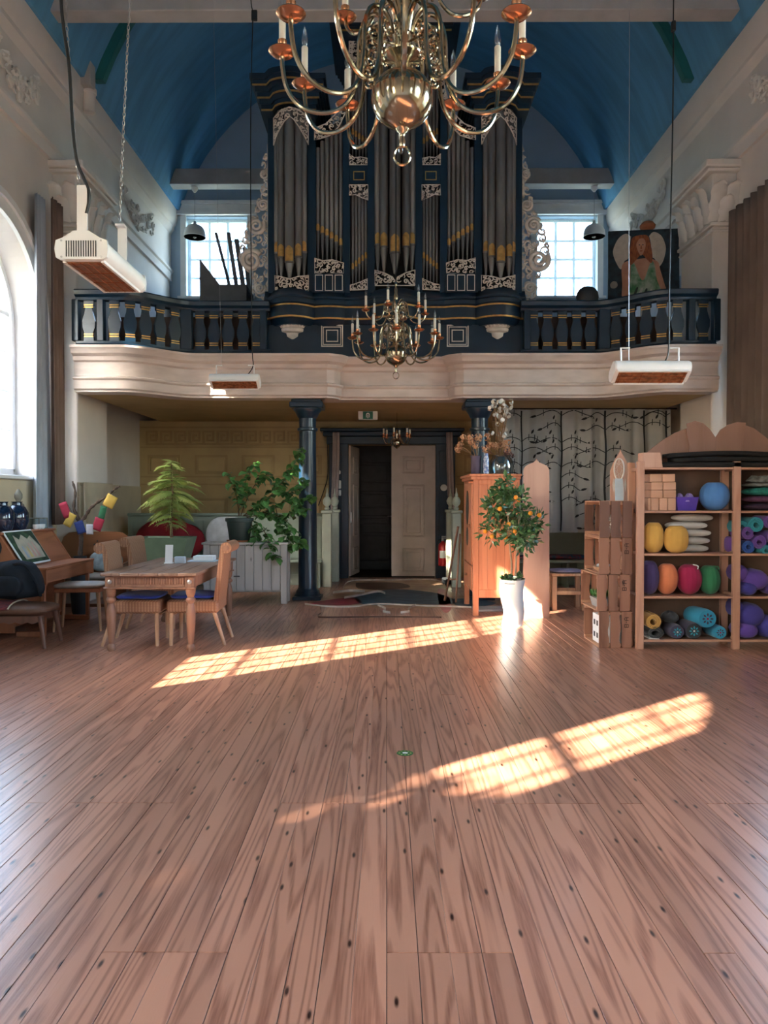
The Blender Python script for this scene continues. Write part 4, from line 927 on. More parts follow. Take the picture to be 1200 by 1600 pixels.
# outlines from a 340 x 360 look at the picture; u right, v down, in photo pixels from the picture centre
def blob(name, pts, m, lay):
    q = [((x - 1003) * sc, PZ(y, Yp) - 3.42) for x, y in pts]; Q = [(p.x, p.z) for p in spline([(x, 0, z) for x, z in q + q[:1]], 4)][:-1]
    MB().prism(Q, -.0015 - .0012 * lay, 0).build(name, m, pt, 0)
blob('painted_wing', [(984, 372), (976, 367), (965, 374), (958, 388), (957, 398), (962, 412), (969, 422), (974, 410), (981, 404), (982, 388)], 'paint_wing', 1)
blob('painted_wing', [(1011, 372), (1018, 366), (1029, 372), (1035, 385), (1036, 396), (1032, 412), (1025, 420), (1020, 408), (1013, 402), (1014, 386)], 'paint_wing', 1)
blob('painted_body', [(990, 408), (975, 411), (970, 420), (971, 445), (971, 466), (980, 466), (982, 445), (990, 452), (1010, 452), (1018, 440), (1026, 452), (1031, 466), (1039, 464), (1034, 445), (1028, 425), (1024, 412), (1008, 406)], 'paint_skin', 2)
blob('painted_dress', [(984, 416), (988, 412), (998, 436), (1002, 440), (1006, 434), (1014, 412), (1019, 416), (1023, 440), (1031, 466), (1005, 467), (981, 467), (983, 440)], 'paint_dress', 3)
blob('painted_hair', [(997, 370), (986, 374), (983, 388), (981, 408), (984, 416), (992, 408), (1000, 400), (1008, 408), (1015, 414), (1016, 400), (1012, 380), (1008, 371)], 'paint_hair', 4)
blob('painted_face', [(996, 376), (992, 384), (994, 394), (999, 402), (1004, 394), (1006, 384), (1003, 376)], 'paint_skin', 5)
blob('painted_moon', [(957, 440), (953, 444), (954, 450), (960, 451), (964, 447), (962, 441)], 'paint_moon', 2)
for x in (996.4, 1001.6): blob('painted_eye', [(x - 1.4, 385.5), (x, 384.8), (x + 1.4, 385.5), (x, 386.3)], 'canvas_dark', 6)
blob('painted_nose', [(998.6, 386), (999.4, 386), (1000.2, 391), (999, 391.6), (997.9, 391)], 'paint_hair', 6)
blob('painted_mouth', [(996.8, 394.6), (999, 393.8), (1001.4, 394.6), (999, 396)], 'flag_red' if 'flag_red' in MATS else 'paint_hair', 6)
mat('paint_white', (.62, .62, .55), .7); mat('paint_lines', (.03, .05, .04), .7)
for k in range(5): blob('painted_fold', [(986 + k * 8, 466), (992 + k * 7, 452 + k), (995 + k * 7, 452 + k), (990 + k * 8, 466)], 'paint_white' if k % 2 else 'paint_lines', 4)
MB().lathe([(.06, 0), (.11, .03), (.12, .07), (.08, .12), (.03, .14)], (0, 0, 0), 14).build('terracotta_bowl', MATS['copper'] if False else mat('terracotta', (.45, .17, .08), .8), label='small terracotta bowl on top of the angel painting', cat='bowl').location = (PX(1010, Yp), Yp + .03, zt + 3.42)
mat('desk_grey', (.17, .18, .19), .6, var=.1)
Yk = 12.0
t = thing('lectern_desk', 'dark grey sloping lectern desk on the gallery left of the organ', 'desk', (PX(345, Yk), Yk, 3.42), world=True)
xa, xb = PX(313, Yk), PX(386, Yk); z4 = PZ(410, Yk); z5 = PZ(446, Yk)
MB().prism([(xa, 3.42), (xb, 3.42), (xb, z5), (PX(342, Yk), z5), (xa + .02, z4), (xa, z4)], Yk, Yk + .03).build('side_panel', 'desk_grey', t)
MB().prism([(xa, 3.42), (xb, 3.42), (xb, z5), (PX(342, Yk), z5), (xa + .02, z4), (xa, z4)], Yk + .6, Yk + .63).build('side_panel', 'desk_grey', t)
MB().prism([(xa, z4), (xa + .02, z4 + .02), (PX(342, Yk), z5 + .03), (PX(342, Yk), z5)], Yk - .02, Yk + .65).build('desk_top', 'desk_grey', t)
MB().bbox(xa + .02, xb, Yk + .03, Yk + .6, z5 - .05, z5, .004).build('shelf', 'desk_grey', t)
mat('board_grey', (.22, .25, .27), .6, var=.1)
for i, (x0, y0, x1, y1, wd) in enumerate(((356, 446, 334, 362, 4.5), (366, 446, 353, 362, 6), (376, 446, 365, 372, 7), (385, 447, 378, 385, 6))):
    Yq = 12.75 + .06 * i; a = Vector((PX(x0, Yq), Yq, 3.43)); b = Vector((PX(x1, Yq), Yq + .1, PZ(y1, Yq))); a.x = b.x + (PX(x0, Yq) - PX(x1, Yq)) * (b.z - 3.43) / (b.z - PZ(y0, Yq)) ; w_ = wd * Yq / 1200
    MB().add([a, a + Vector((w_, 0, 0)), b + Vector((w_, 0, 0)), b] + [p + Vector((0, .03, 0)) for p in (a, a + Vector((w_, 0, 0)), b + Vector((w_, 0, 0)), b)], [(0, 1, 2, 3), (4, 5, 6, 7), (0, 1, 5, 4), (1, 2, 6, 5), (2, 3, 7, 6), (3, 0, 4, 7)]).build('leaning_board', 'board_grey', label=('thin grey board leaning furthest out in front of the rear window', 'tall grey board leaning next to the thin one before the rear window', 'shorter broad grey board leaning between the tall board and the last one', 'shortest grey board leaning right beside the carved organ wing')[i], cat='board', group='boards leaning behind the lectern', base=tuple(a), smooth=0)
mat('cloth_blue', (.45, .60, .74), .9, var=.08)
def wall_drape(x, y0, y1, z0, z1, folds, amp, seed, m, name, label, parent=None, **kw):
    rg = random.Random(seed); ph = rg.uniform(0, 6)
    def fn(u, v):
        a = u * folds * 2 * PI + ph; k = .6 + .4 * (1 - v)
        return (x + amp * k * (math.sin(a) + .3 * math.sin(2.1 * a + 1)), y0 + (y1 - y0) * (u + kw.get('taper', 0) * (u - .5) * (1 - v)) + kw.get('swing', 0) * (1 - v), z0 + (z1 - z0) * v)
    return MB().grid(fn, max(16, int(folds * 10)), 22).build(name, m, parent, label=label, cat='curtain', group=kw.get('group'), thick=.008)
wall_drape(4.62, 11.6, 12.35, 3.6, 4.95, 4, .025, 3, 'cloth_blue', 'gallery_curtain', 'pale blue curtain on the side wall beside the angel painting')
mat('dark_lump', (.02, .025, .03), .6)
MB().ball((0, 0, .07), (.16, .12, .16), 14, 8).build('dark_cushion', 'dark_lump', label='dark rounded cushion on the parapet rail below the rear window', cat='cushion').location = (PX(908, 11.1), 10.81, 4.185)
# ---------------- window curtains
mat('curtain_brown', (.22, .15, .12), .9, var=.12, scale=2, bump=.2, bscale=150); mat('curtain_taupe', (.20, .15, .125), .9, var=.1, scale=2, bump=.2, bscale=150)
mat('curtain_bluegrey', (.42, .47, .55), .9, var=.08, scale=2, bump=.2, bscale=150)
wall_drape(-4.27, 9.82, 10.16, 1.10, 5.28, 3, .035, 1, 'curtain_brown', 'window_curtain', 'brown curtain hanging at the far side of the left arched window')
wall_drape(-4.37, 9.62, 9.84, 1.02, 5.25, 3, .035, 4, 'curtain_bluegrey', 'window_curtain', 'blue grey window-lit half and lining of the brown curtain beside the piano', taper=1.1)  # lit half and lining of one curtain, its window light given as blue grey
wall_drape(4.52, 9.0, 10.15, .5, 5.2, 6, .06, 2, 'curtain_taupe', 'window_curtain', 'wide taupe curtain at the right arched window')
wall_drape(-4.36, 4.86, 5.75, .6, 5.2, 7, .04, 6, 'curtain_bluegrey', 'window_curtain', 'blue grey curtain half drawn over the second left arched window')
wall_drape(-4.36, .42, 1.35, .6, 5.2, 7, .04, 8, 'curtain_bluegrey', 'window_curtain', 'unseen blue grey curtain drawn over the third left window to narrow the sun patch')  # out of view; drawn far enough to narrow the sun patch
wall_drape(-4.36, -1.4, -.22, .6, 5.2, 8, .04, 18, 'curtain_bluegrey', 'window_curtain', 'unseen blue grey curtain added on the near side of the third left window to trim the sun')  # added out of view to trim the sun patch on the floor
wall_drape(4.52, 4.9, 5.8, .5, 5.3, 6, .05, 9, 'curtain_taupe', 'window_curtain', 'taupe curtain at the second right arched window')
# ---------------- the tree-print curtain under the balcony
mat('treecloth', (.50, .52, .52), .9, var=.1, scale=2); mat('tree_print', (.03, .035, .04), .9)
Yc = 12.0
tcx = thing('tree_print_curtain', 'pale curtain printed with dark bare branches, hanging on the right under the balcony', 'curtain', (PX(915, Yc), Yc, .9), world=True)
cx0, cx1, cz0, cz1 = PX(786, Yc), PX(1046, Yc), PZ(832, Yc), PZ(640, Yc)
def cfold(x): return .055 * math.sin(x * 9.5) + .045 * math.sin(x * 23 + 1) + .012 * math.sin(x * 51)
MB().grid(lambda u, v: (cx0 + (cx1 - cx0) * u, Yc + cfold(cx0 + (cx1 - cx0) * u) * (.6 + .4 * (1 - v)), cz0 + (cz1 - cz0) * v), 140, 8).build('cloth', 'treecloth', tcx, 60)
def on_cloth(x, z):
    v = (z - cz0) / (cz1 - cz0); return (x, Yc - .006 + cfold(x) * (.6 + .4 * (1 - v)), z)
rg = random.Random(4); pr = MB()
def strip(pts, w_):
    for (xa, za), (xb, zb) in zip(pts, pts[1:]):
        d = Vector((xb - xa, zb - za)); 
        if d.length < 1e-6: continue
        n = Vector((-d.y, d.x)).normalized() * w_ / 2
        if not all(cx0 < x < cx1 and cz0 < z < cz1 for x, z in ((xa, za), (xb, zb))): continue
        pr.add([on_cloth(xa - n.x, za - n.y), on_cloth(xb - n.x, zb - n.y), on_cloth(xb + n.x, zb + n.y), on_cloth(xa + n.x, za + n.y)], [(0, 1, 2, 3)])
def leafp(x, z, a, L):
    c, s = math.cos(a), math.sin(a); q = [(x + c * u * L - s * w_ * L, z + s * u * L + c * w_ * L) for u, w_ in ((0, 0), (.3, .17), (.65, .17), (1, 0), (.65, -.17), (.3, -.17))]
    if all(cx0 < p[0] < cx1 and cz0 < p[1] < cz1 for p in q): pr.add([on_cloth(*p) for p in q], [tuple(range(6))])
for tx in (815, 878, 945, 1005, 1040):
    x = PX(tx, Yc); strip([(x + .01 * math.sin(k), cz0 + .02 + k * (cz1 - cz0 - .04) / 12) for k in range(13)], .028)
    for k in range(10):
        z = cz0 + .1 + k * .19 + rg.uniform(-.03, .03)
        for s in (-1, 1):
            if rg.random() < .25: continue
            L = rg.uniform(.28, .42); pts = [(x + s * L * q / 8, z + .06 * math.sin(q * .5) + .02 * q * .2) for q in range(9)]; strip(pts, .013)
            for q in (3, 5, 6): 
                if rg.random() < .7: strip([(pts[q][0], pts[q][1] - .045), (pts[q][0] + .004, pts[q][1] + .05)], .011)
            leafp(pts[-1][0], pts[-1][1], rg.uniform(-.5, .5) + (PI if s < 0 else 0), .10); leafp(pts[4][0], pts[4][1] + .05, 1.2, .08)
pr.build('branch_print', 'tree_print', tcx, 0, kind='stuff')
MB().tube([(cx0 - .05, Yc, cz1 + .01), (cx1 + .1, Yc, cz1 + .01)], .012, 8).build('curtain_rod', 'cable_black', tcx)

# dark benches behind the balustrades
wood('gallery_brown', (.07, .032, .02), (.035, .016, .01), .5, 0, 10, 3, False)
for x0, x1, lb in ((-4.05, -1.95, 'dark wooden gallery bench behind the balustrade on the lectern side'), (2.2, 4.25, 'dark wooden gallery bench behind the balustrade on the angel painting side')):
    t = thing('gallery_bench', lb, 'bench', ((x0 + x1) / 2, 11.25, 3.42), world=True)
    MB().bbox(x0, x1, 11.2, 11.24, 3.5, 4.08, .006).build('backrest', 'gallery_brown', t); MB().bbox(x0, x1, 11.24, 11.55, 3.8, 3.84, .006).build('seat', 'gallery_brown', t)
    for x in (x0 + .03, (x0 + x1) / 2, x1 - .03): MB().bbox(x - .025, x + .025, 11.2, 11.54, 3.42, 3.8, .005).build('leg', 'gallery_brown', t)
# ---------------- left side: dining table, wicker chairs
wood('oak_worn', (.27, .165, .115), (.13, .07, .045), .42, 1, 18, 4, True, .08)
wood('oak_leg', (.29, .145, .09), (.14, .065, .04), .4, 2, 18, 4, False, .05)
wood('pale_wood', (.58, .36, .22), (.40, .21, .12), .45, 2, 14, 5, False, .05)
mat('boss_steel', (.5, .5, .5), .3, metal=.9)
def weave(name, c1, c2, s=70):
    m = bpy.data.materials.new(name); m.use_nodes = True; nt = m.node_tree; L = nt.links.new; b = nt.nodes['Principled BSDF']; b.inputs['Roughness'].default_value = .5
    tc = node(nt, 'ShaderNodeTexCoord'); w1 = node(nt, 'ShaderNodeTexWave', bands_direction='Z'); w1.inputs['Scale'].default_value = s * .55; w1.inputs['Distortion'].default_value = .6
    mpw = node(nt, 'ShaderNodeMapping'); mpw.inputs['Rotation'].default_value = (0, 0, .785); L(tc.outputs['Object'], mpw.inputs[0]); w2 = node(nt, 'ShaderNodeTexWave', bands_direction='X'); w2.inputs['Scale'].default_value = s * .22
    L(tc.outputs['Object'], w1.inputs[0]); L(mpw.outputs[0], w2.inputs[0])
    mm = node(nt, 'ShaderNodeMath', operation='MULTIPLY'); L(w1.outputs['Fac'], mm.inputs[0]); L(w2.outputs['Fac'], mm.inputs[1])
    mx = node(nt, 'ShaderNodeMix', data_type='RGBA'); mx.inputs[6].default_value = (*c2, 1); mx.inputs[7].default_value = (*c1, 1); L(mm.outputs[0], mx.inputs[0]); L(mx.outputs[2], b.inputs['Base Color'])
    bp = node(nt, 'ShaderNodeBump'); bp.inputs['Strength'].default_value = .6; bp.inputs['Distance'].default_value = .004; L(mm.outputs[0], bp.inputs['Height']); L(bp.outputs[0], b.inputs['Normal']); MATS[name] = m
weave('wicker', (.56, .31, .18), (.26, .12, .065))
mat('cushion_blue', (.015, .05, .42), .85, var=.2, scale=8, sheen=.3)
tb = thing('dining_table', 'worn oak dining table with fluted apron and turned legs', 'table', (-2.22, 8.08, 0))
hx, hy = .45, .95
for k in range(5):
    a = -hx + k * 2 * hx / 5; MB().bbox(a + .0015, a + 2 * hx / 5 - .0015, -hy, hy, .712, .742, .005).build('top_board', 'oak_worn', tb)
for s in (-1, 1):
    MB().bbox(-hx + .05, hx - .05, s * (hy - .07) - .015, s * (hy - .07) + .015, .605, .712, .004).build('apron', 'oak_leg', tb)
    MB().bbox(s * (hx - .05) - .015, s * (hx - .05) + .015, -hy + .06, hy - .06, .605, .712, .004).build('apron', 'oak_leg', tb)
    MB().bbox(-hx + .02, hx - .02, s * (hy - .05) - .02, s * (hy - .05) + .02, .588, .606, .004).build('bead', 'oak_leg', tb)
fl_m = MB().bbox(-.009, .009, -.006, .006, .628, .695, .005).mesh('flute', 'oak_leg')
for k in range(26): inst(fl_m, 'flute', tb, (-.315 + k * .0252, -hy + .052, 0))
for x in (-1, 1):
    for y in (-1, 1):
        lx, ly = x * (hx - .075), y * (hy - .085)
        MB().bbox(lx - .045, lx + .045, ly - .045, ly + .045, .59, .71, .006).build('leg_block', 'oak_leg', tb)
        MB().lathe([(.03, 0), (.04, .02), (.038, .05), (.024, .07), (.03, .10), (.042, .25), (.045, .36), (.036, .42), (.028, .45), (.046, .475), (.046, .49), (.03, .51), (.042, .54), (.047, .57), (.047, .59)], (lx, ly, 0), 18).build('leg', 'oak_leg', tb)
        if y < 0: MB().lathe([(.022, 0), (.02, .006), (.008, .012)], (0, 0, 0), 12, Matrix.Translation((lx, ly - .045, .655)) @ Matrix.Rotation(PI / 2, 4, 'X')).build('star_boss', 'boss_steel', tb)
ch = thing('wicker_chair', 'wicker chair', 'chair', (0, 0, 0), group='wicker dining chairs')
MB().bbox(-.25, .25, -.25, .25, .32, .45, .02).build('seat', 'wicker', ch)
def bk(x0, x1, z): return x0 - .10 * ((z - .4) / .56)
MB().add([(-.25, -.24, .42), (-.20, -.24, .42), (-.20, .24, .42), (-.25, .24, .42), (-.31, -.22, .95), (-.265, -.22, .95), (-.265, .22, .95), (-.31, .22, .95)], [(0, 1, 2, 3), (4, 5, 6, 7), (0, 1, 5, 4), (1, 2, 6, 5), (2, 3, 7, 6), (3, 0, 4, 7)]).build('backrest', 'wicker', ch)
rl = MB().tube([(-.325, -.25, .955), (-.325, .25, .955)], .055, 18).build('roll_top', 'wicker', ch)
for s in (-1, 1): MB().tube([(-.325, s * .25, .955), (-.325, s * .257, .955)], .028, 12).build('roll_button', 'oak_leg', rl)
for s in (-1, 1):
    MB().tube([(.21, s * .21, .34), (.215, s * .215, 0)], [.022, .017], 10).build('leg', 'pale_wood', ch)
    MB().tube([(-.20, s * .21, .34), (-.31, s * .23, 0)], [.022, .016], 10).build('leg', 'pale_wood', ch)
MB().tube([(.21, -.21, .29), (.21, .21, .29)], .01, 8).build('stretcher', 'pale_wood', ch)
def pillow(c, d, bulge_=.35, n=14, T=None, wob=0, seed=0):
    """soft box cushion"""
    rg = random.Random(seed); mb = MB(); ph = rg.uniform(0, 6)
    def fn(u, v):
        th = (v - .5) * PI; ph_ = u * 2 * PI; e = .35
        sg = lambda q, p: math.copysign(abs(q) ** p, q)
        x = sg(math.cos(th), .6) * sg(math.cos(ph_), e); y = sg(math.cos(th), .6) * sg(math.sin(ph_), e); z = sg(math.sin(th), .75) * (1 - bulge_ * max(abs(x), abs(y)) ** 3 * .5)
        z += wob * math.sin(5 * x + ph) * math.cos(4 * y)
        p = Vector((c[0] + x * d[0] / 2, c[1] + y * d[1] / 2, c[2] + z * d[2] / 2)); return T @ p if T else p
    return mb.grid(fn, 28, n, True)
pillow((0.02, 0, .475), (.44, .45, .06), wob=.15).build('cushion', 'cushion_blue', ch)
place(ch, True, (-2.46, 7.66, 0), .05, 'wicker chair with blue cushion pushed in between the jar piano and the table front')
place(ch, False, (-2.56, 8.68, 0), -.04, 'wicker chair with blue cushion nearest to the green fern planter')
place(ch, False, (-1.90, 7.70, 0), PI + .04, 'wicker chair with blue cushion whose back faces the open floor')
# things on the table
mat('paper', (.82, .84, .84), .6, var=.04); mat('paper_blue', (.55, .66, .75), .6, var=.1)
t = thing('card_stand', 'white leaflet standing upright on the dining table', 'leaflet', (PX(263, 8.2), 8.2, .742))
MB().bbox(-.04, .04, -.006, .006, .01, .2, .002, Matrix.Rotation(-.12, 4, 'X')).build('card', 'paper', t); MB().bbox(-.045, .045, -.03, .04, 0, .012, .004).build('foot', 'white_metal', t)
MB().bbox(-.055, .055, -.03, .03, 0, .07, .003).build('card_box', 'paper_blue', label='small pale box of cards beside the leaflet on the table', cat='box').location = (PX(281, 8.25), 8.25, .742)
MB().bbox(-.15, .15, -.1, .1, 0, .012, .003).build('magazine', 'paper_blue', label='pale magazine lying flat on the dining table', cat='magazine').location = (PX(320, 8.6), 8.5, .742)
MB().bbox(-.11, .11, -.08, .08, 0, .05, .004).build('paper_stack', 'paper', label='stack of white papers lying on the magazine', cat='papers').location = (PX(322, 8.6), 8.52, .754)
# ---------------- piano and the things on it
wood('piano_wood', (.36, .135, .065), (.22, .075, .035), .4, 2, 16, 3, False, .05)
wood('piano_wood_y', (.36, .135, .065), (.22, .075, .035), .4, 1, 16, 3, False, .05)
py0, py1 = 7.87, 9.15
pn_ = thing('spinet_piano', 'brown wooden spinet piano with closed lid standing under the left window', 'piano', (-3.95, 8.5, 0), world=True)
endp = [(-4.40, .05), (-4.40, 1.06), (-3.98, 1.06), (-3.76, .72), (-3.5, .71), (-3.5, .55), (-3.84, .48), (-3.84, .05)]
for y in (py0, py1 - .035): MB().prism(endp, y, y + .035).build('end_board', 'piano_wood', pn_)
MB().bbox(-4.41, -3.95, py0 - .01, py1 + .01, 1.06, 1.085, .006).build('top_lid', 'piano_wood_y', pn_)
MB().add([(-3.985, py0 + .03, 1.06), (-3.985, py1 - .03, 1.06), (-3.765, py1 - .03, .72), (-3.765, py0 + .03, .72), (-4.01, py0 + .03, 1.06), (-4.01, py1 - .03, 1.06), (-3.79, py1 - .03, .72), (-3.79, py0 + .03, .72)], [(0, 1, 2, 3), (4, 5, 6, 7), (0, 1, 5, 4), (1, 2, 6, 5), (2, 3, 7, 6), (3, 0, 4, 7)]).build('music_panel', 'piano_wood_y', pn_)
MB().bbox(-3.80, -3.49, py0 - .005, py1 + .005, .70, .725, .006).build('key_lid', 'piano_wood_y', pn_)
MB().bbox(-3.82, -3.505, py0 + .03, py1 - .03, .56, .70, .006).build('keybed', 'piano_wood_y', pn_)
MB().bbox(-4.38, -3.86, py0 + .03, py1 - .03, .1, .6, .006).build('lower_panel', 'piano_wood_y', pn_)
for y in (py0 + .04, py1 - .08): MB().bbox(-3.84, -3.53, y, y + .04, .0, .06, .01).bbox(-3.57, -3.53, y, y + .04, .05, .56, .006).build('leg', 'piano_wood', pn_)
kd = [(-4.02 + .055 * math.cos(a) + .012 * math.cos(2 * a), .93 + .11 * math.sin(a)) for a in [2 * PI * k / 24 for k in range(24)]]
MB().prism(kd, py0 - .004, py0).build('dark_kidney_hole', 'dark_lump', pn_)  # dark patch stands in for the shade inside a kidney-shaped hole
TP = Matrix.Translation((-3.765, 8.22, .73)) @ Matrix.Rotation(PI / 2, 4, 'Z') @ Matrix.Rotation(-.57, 4, 'X')
mat('pic_green', (.012, .03, .02), .6, col2=(.05, .10, .05), scale=14); mat('pic_beige', (.48, .42, .32), .7, col2=(.36, .33, .26), scale=9); mat('pic_pink', (.55, .34, .28), .7); mat('pic_yellow', (.55, .42, .16), .7); mat('pic_blue', (.30, .36, .44), .7)
pc = thing('leaning_picture', 'painted picture of pale figures under green foliage leaning on the piano', 'picture', (-3.765, 8.22, .726)); 
TQ = Matrix.Rotation(PI / 2, 4, 'Z') @ Matrix.Rotation(-.57, 4, 'X')
MB().bbox(-.31, .31, -.035, -.02, 0, .42, .003, TQ).build('backing', 'paper', pc)
MB().box(-.295, .295, -.038, -.035, .02, .40, TQ).build('painted_ground', 'pic_green', pc)
MB().prism([(-.2, .06), (.24, .06), (.26, .2), (.18, .34), (.08, .30), (0, .36), (-.1, .30), (-.18, .36), (-.22, .2)], -.040, -.038, 'y', TQ).build('painted_glade', 'pic_beige', pc)
for i, (x, w_, h_) in enumerate(((-.13, .05, .14), (-.04, .05, .13), (.04, .05, .17), (.13, .06, .18))):
    MB().prism([(x - w_ / 2, .08), (x + w_ / 2, .08), (x + w_ * .3, .08 + h_ * .7), (x + w_ * .15, .08 + h_), (x - w_ * .15, .08 + h_), (x - w_ * .3, .08 + h_ * .7)], -.042, -.040, 'y', TQ).build('painted_figure', ('pic_blue', 'pic_yellow', 'pic_pink', 'pic_pink')[i], pc)
mat('glaze_blue', (.008, .02, .05), .08, var=.2, coat=.8)
jp = [(.045, 0), (.07, .015), (.092, .08), (.09, .15), (.065, .2), (.04, .215), (.038, .235), (.046, .245), (.03, .245)]
for i, (x, y, lb) in enumerate(((-4.06, 8.42, 'dark blue glazed jar on the piano next to the statuette'), (-4.07, 8.12, 'dark blue glazed jar at the window end of the piano top'))):
    MB().lathe([(r * 1.35, z * 1.3) for r, z in jp], n=24).build('glazed_jar', 'glaze_blue', label=lb, cat='jar', group='blue jars on the piano').location = (x, y, 1.085)
mat('statue_grey', (.20, .19, .15), .7, var=.2, scale=20)
t = thing('buddha_statuette', 'grey seated statuette on the piano behind the blue jars', 'statue', (-4.2, 8.75, 1.085))
MB().bbox(-.08, .08, -.08, .08, 0, .1, .01).build('plinth', 'statue_grey', t)
MB().lathe([(.09, .1), (.1, .13), (.07, .18), (.06, .24), (.065, .28), (.03, .31), (.028, .33), (.045, .36), (.045, .4), (.03, .43), (.012, .46)], n=18, sy=.8).build('figure', 'statue_grey', t)
for i in range(3):
    MB().lathe([(.016, 0), (.03, .015), (.033, .055), (.029, .055), (.02, .012)], n=14).build('tea_cup', 'paper', label=('small white cup on the piano nearest the statuette', 'small white cup between the two other cups on the piano', 'small white cup on the piano next to the glass casket')[i], cat='cup', group='white cups on the piano').location = (-4.02, 8.78 + i * .085, 1.085)
glassy('clear_glass', (.85, .92, .93), .12)
t = thing('glass_casket', 'small glass casket with metal edges on the piano top by the curtain', 'casket', (-4.12, 9.02, 1.085))
MB().box(-.08, .08, -.11, .11, .005, .12).build('glass_walls', 'clear_glass', t, 0)
ed = MB()
for z in (.003, .122):
    for s in (-1, 1): ed.box(s * .08 - .004, s * .08 + .004, -.114, .114, z - .004, z + .004).box(-.084, .084, s * .11 - .004, s * .11 + .004, z - .004, z + .004)
for sx in (-1, 1):
    for sy_ in (-1, 1): ed.box(sx * .08 - .004, sx * .08 + .004, sy_ * .11 - .004, sy_ * .11 + .004, 0, .125)
ed.build('edge_frame', 'statue_grey', t, 0)
mat('seat_cream', (.48, .42, .35), .8, var=.1, scale=12)
t = thing('piano_stool', 'wooden stool with cream padded seat and tapered legs at the piano', 'stool', (-3.36, 8.42, 0), .12)
pillow((0, 0, .49), (.52, .36, .07)).build('seat', 'seat_cream', t)
MB().bbox(-.24, .24, -.16, .16, .42, .465, .008).build('frame', 'piano_wood', t)
for sx in (-1, 1):
    for sy_ in (-1, 1): MB().tube([(sx * .21, sy_ * .13, .45), (sx * .245, sy_ * .16, 0)], [.024, .012], 10).build('leg', 'pale_wood', t)
# low upholstered bench with kilim runner and the rucksack on it
mat('bench_brown', (.16, .075, .045), .55, var=.15); mat('kilim', (.22, .03, .035), .9, col2=(.035, .02, .03), scale=28, stretch=(1, 3, 1)); mat('kilim_edge', (.55, .45, .33), .9)
wood('bench_dark', (.16, .07, .045), (.08, .035, .022), .45, 2, 14, 4, False)
t = thing('upholstered_bench', 'low brown bench with a red kilim runner across its seat', 'bench', (-3.72, 7.5, 0), .06)
pillow((0, 0, .36), (.92, .46, .12), wob=.05).build('seat', 'bench_brown', t)
rn = MB().grid(lambda u, v: (-.02 + (u - .5) * .26, (v - .5) * .5, .43 - .05 * abs(v - .5) ** 3 * 8 - .0), 8, 12).build('kilim_runner', 'kilim', t, thick=.01)
for s in (-1, 1): MB().tube([(-.02 + s * .13, (v / 8 - .5) * .5, .435 - .05 * abs(v / 8 - .5) ** 3 * 8) for v in range(9)], .008, 6).build('runner_edge', 'kilim_edge', rn)
sc_ = [(-.43, .31), (.43, .31)] + [(.43 - .86 * k / 16, .235 + (.02 if k % 2 else 0)) for k in range(17)]
for s in (-1, 1): MB().prism(sc_, s * .2 - .012, s * .2 + .012).build('scalloped_apron', 'bench_dark', t)
for sx in (-1, 1):
    for sy_ in (-1, 1): MB().tube([(sx * .39, sy_ * .19, .31), (sx * .44, sy_ * .22, 0)], [.028, .018], 10).build('leg', 'bench_dark', t)
mat('ruck_navy', (.008, .013, .022), .85, var=.25, scale=9)
t = thing('rucksack', 'dark navy rucksack slumped on the kilim bench', 'bag', (-3.72, 7.62, .43))
def rk(u, v):
    a = u * 2 * PI; z = v; w_ = (.27 * (1 - .35 * z ** 3) + .025 * math.sin(5 * a + 4 * z)) * math.sqrt(max(0, 1 - (2 * z - 1) ** 6)); return (w_ * math.cos(a) * 1.05 + .03 * z, w_ * .62 * math.sin(a), .40 * z)
MB().grid(rk, 36, 14, True).build('body', 'ruck_navy', t, 80)
pillow((.02, -.16, .15), (.3, .1, .2)).build('front_pocket', 'ruck_navy', t, 80)
MB().tube(spline([(.05, -.1, .36), (.18, -.15, .36), (.28, -.12, .2), (.3, -.05, .04)], 6), .016, 6, flat=.5).build('strap', 'ruck_navy', t)
# ---------------- settle, radiator, branch with flags
wood('settle_wood', (.22, .085, .035), (.13, .045, .02), .35, 0, 14, 3, False)
t = thing('wooden_settle', 'dark wooden settle with carved cross on its rounded back', 'settle', (-3.86, 10.0, 0))
bp_ = [(-.44, .42), (.44, .42), (.46, .85), (.43, .93), (.36, .985), (.25, 1.0), (-.25, 1.0), (-.36, .985), (-.43, .93), (-.46, .85)]
MB().prism(bp_, .18, .215).build('backrest', 'settle_wood', t, 30)
cr = MB()
for dx, dz in ((0, 0), (0, .045), (0, -.045), (.04, 0), (-.04, 0)): cr.lathe([(.012, 0), (.012, .003)], (0, 0, 0), 10, Matrix.Translation((.02 + dx, .18, .83 + dz)) @ Matrix.Rotation(PI / 2, 4, 'X'))
cr.build('carved_cross', 'slot_dark', t, kind='stuff')
MB().bbox(-.46, .46, -.28, .2, .36, .40, .008).build('seat', 'settle_wood', t); pillow((0, -.05, .43), (.88, .44, .09)).build('seat_cushion', 'seat_cream', t)
for s in (-1, 1): MB().prism([(-.28, 0), (-.22, 0), (-.22, .34), (.15, .34), (.15, 0), (.21, 0), (.21, .62), (-.15, .60), (-.28, .5)], s * .46 - .018, s * .46 + .018, 'x').build('side_panel', 'settle_wood', t)
MB().bbox(-.45, .45, -.27, -.24, .06, .1, .006).build('foot_rail', 'settle_wood', t)
mat('pillow_grey', (.30, .36, .37), .9, var=.2, scale=14)
pillow((0, 0, .13), (.42, .14, .27), T=Matrix.Rotation(-.35, 4, 'X')).build('throw_pillow', 'pillow_grey', label='grey blue patterned throw pillow on the settle', cat='pillow').location = (-3.66, 9.95, .5)
mat('radiator_beige', (.60, .52, .38), .5, var=.05)
t = thing('radiator', 'beige panel radiator on the left wall beside the curtain', 'radiator', (-4.11, 10.85, .72), world=True)
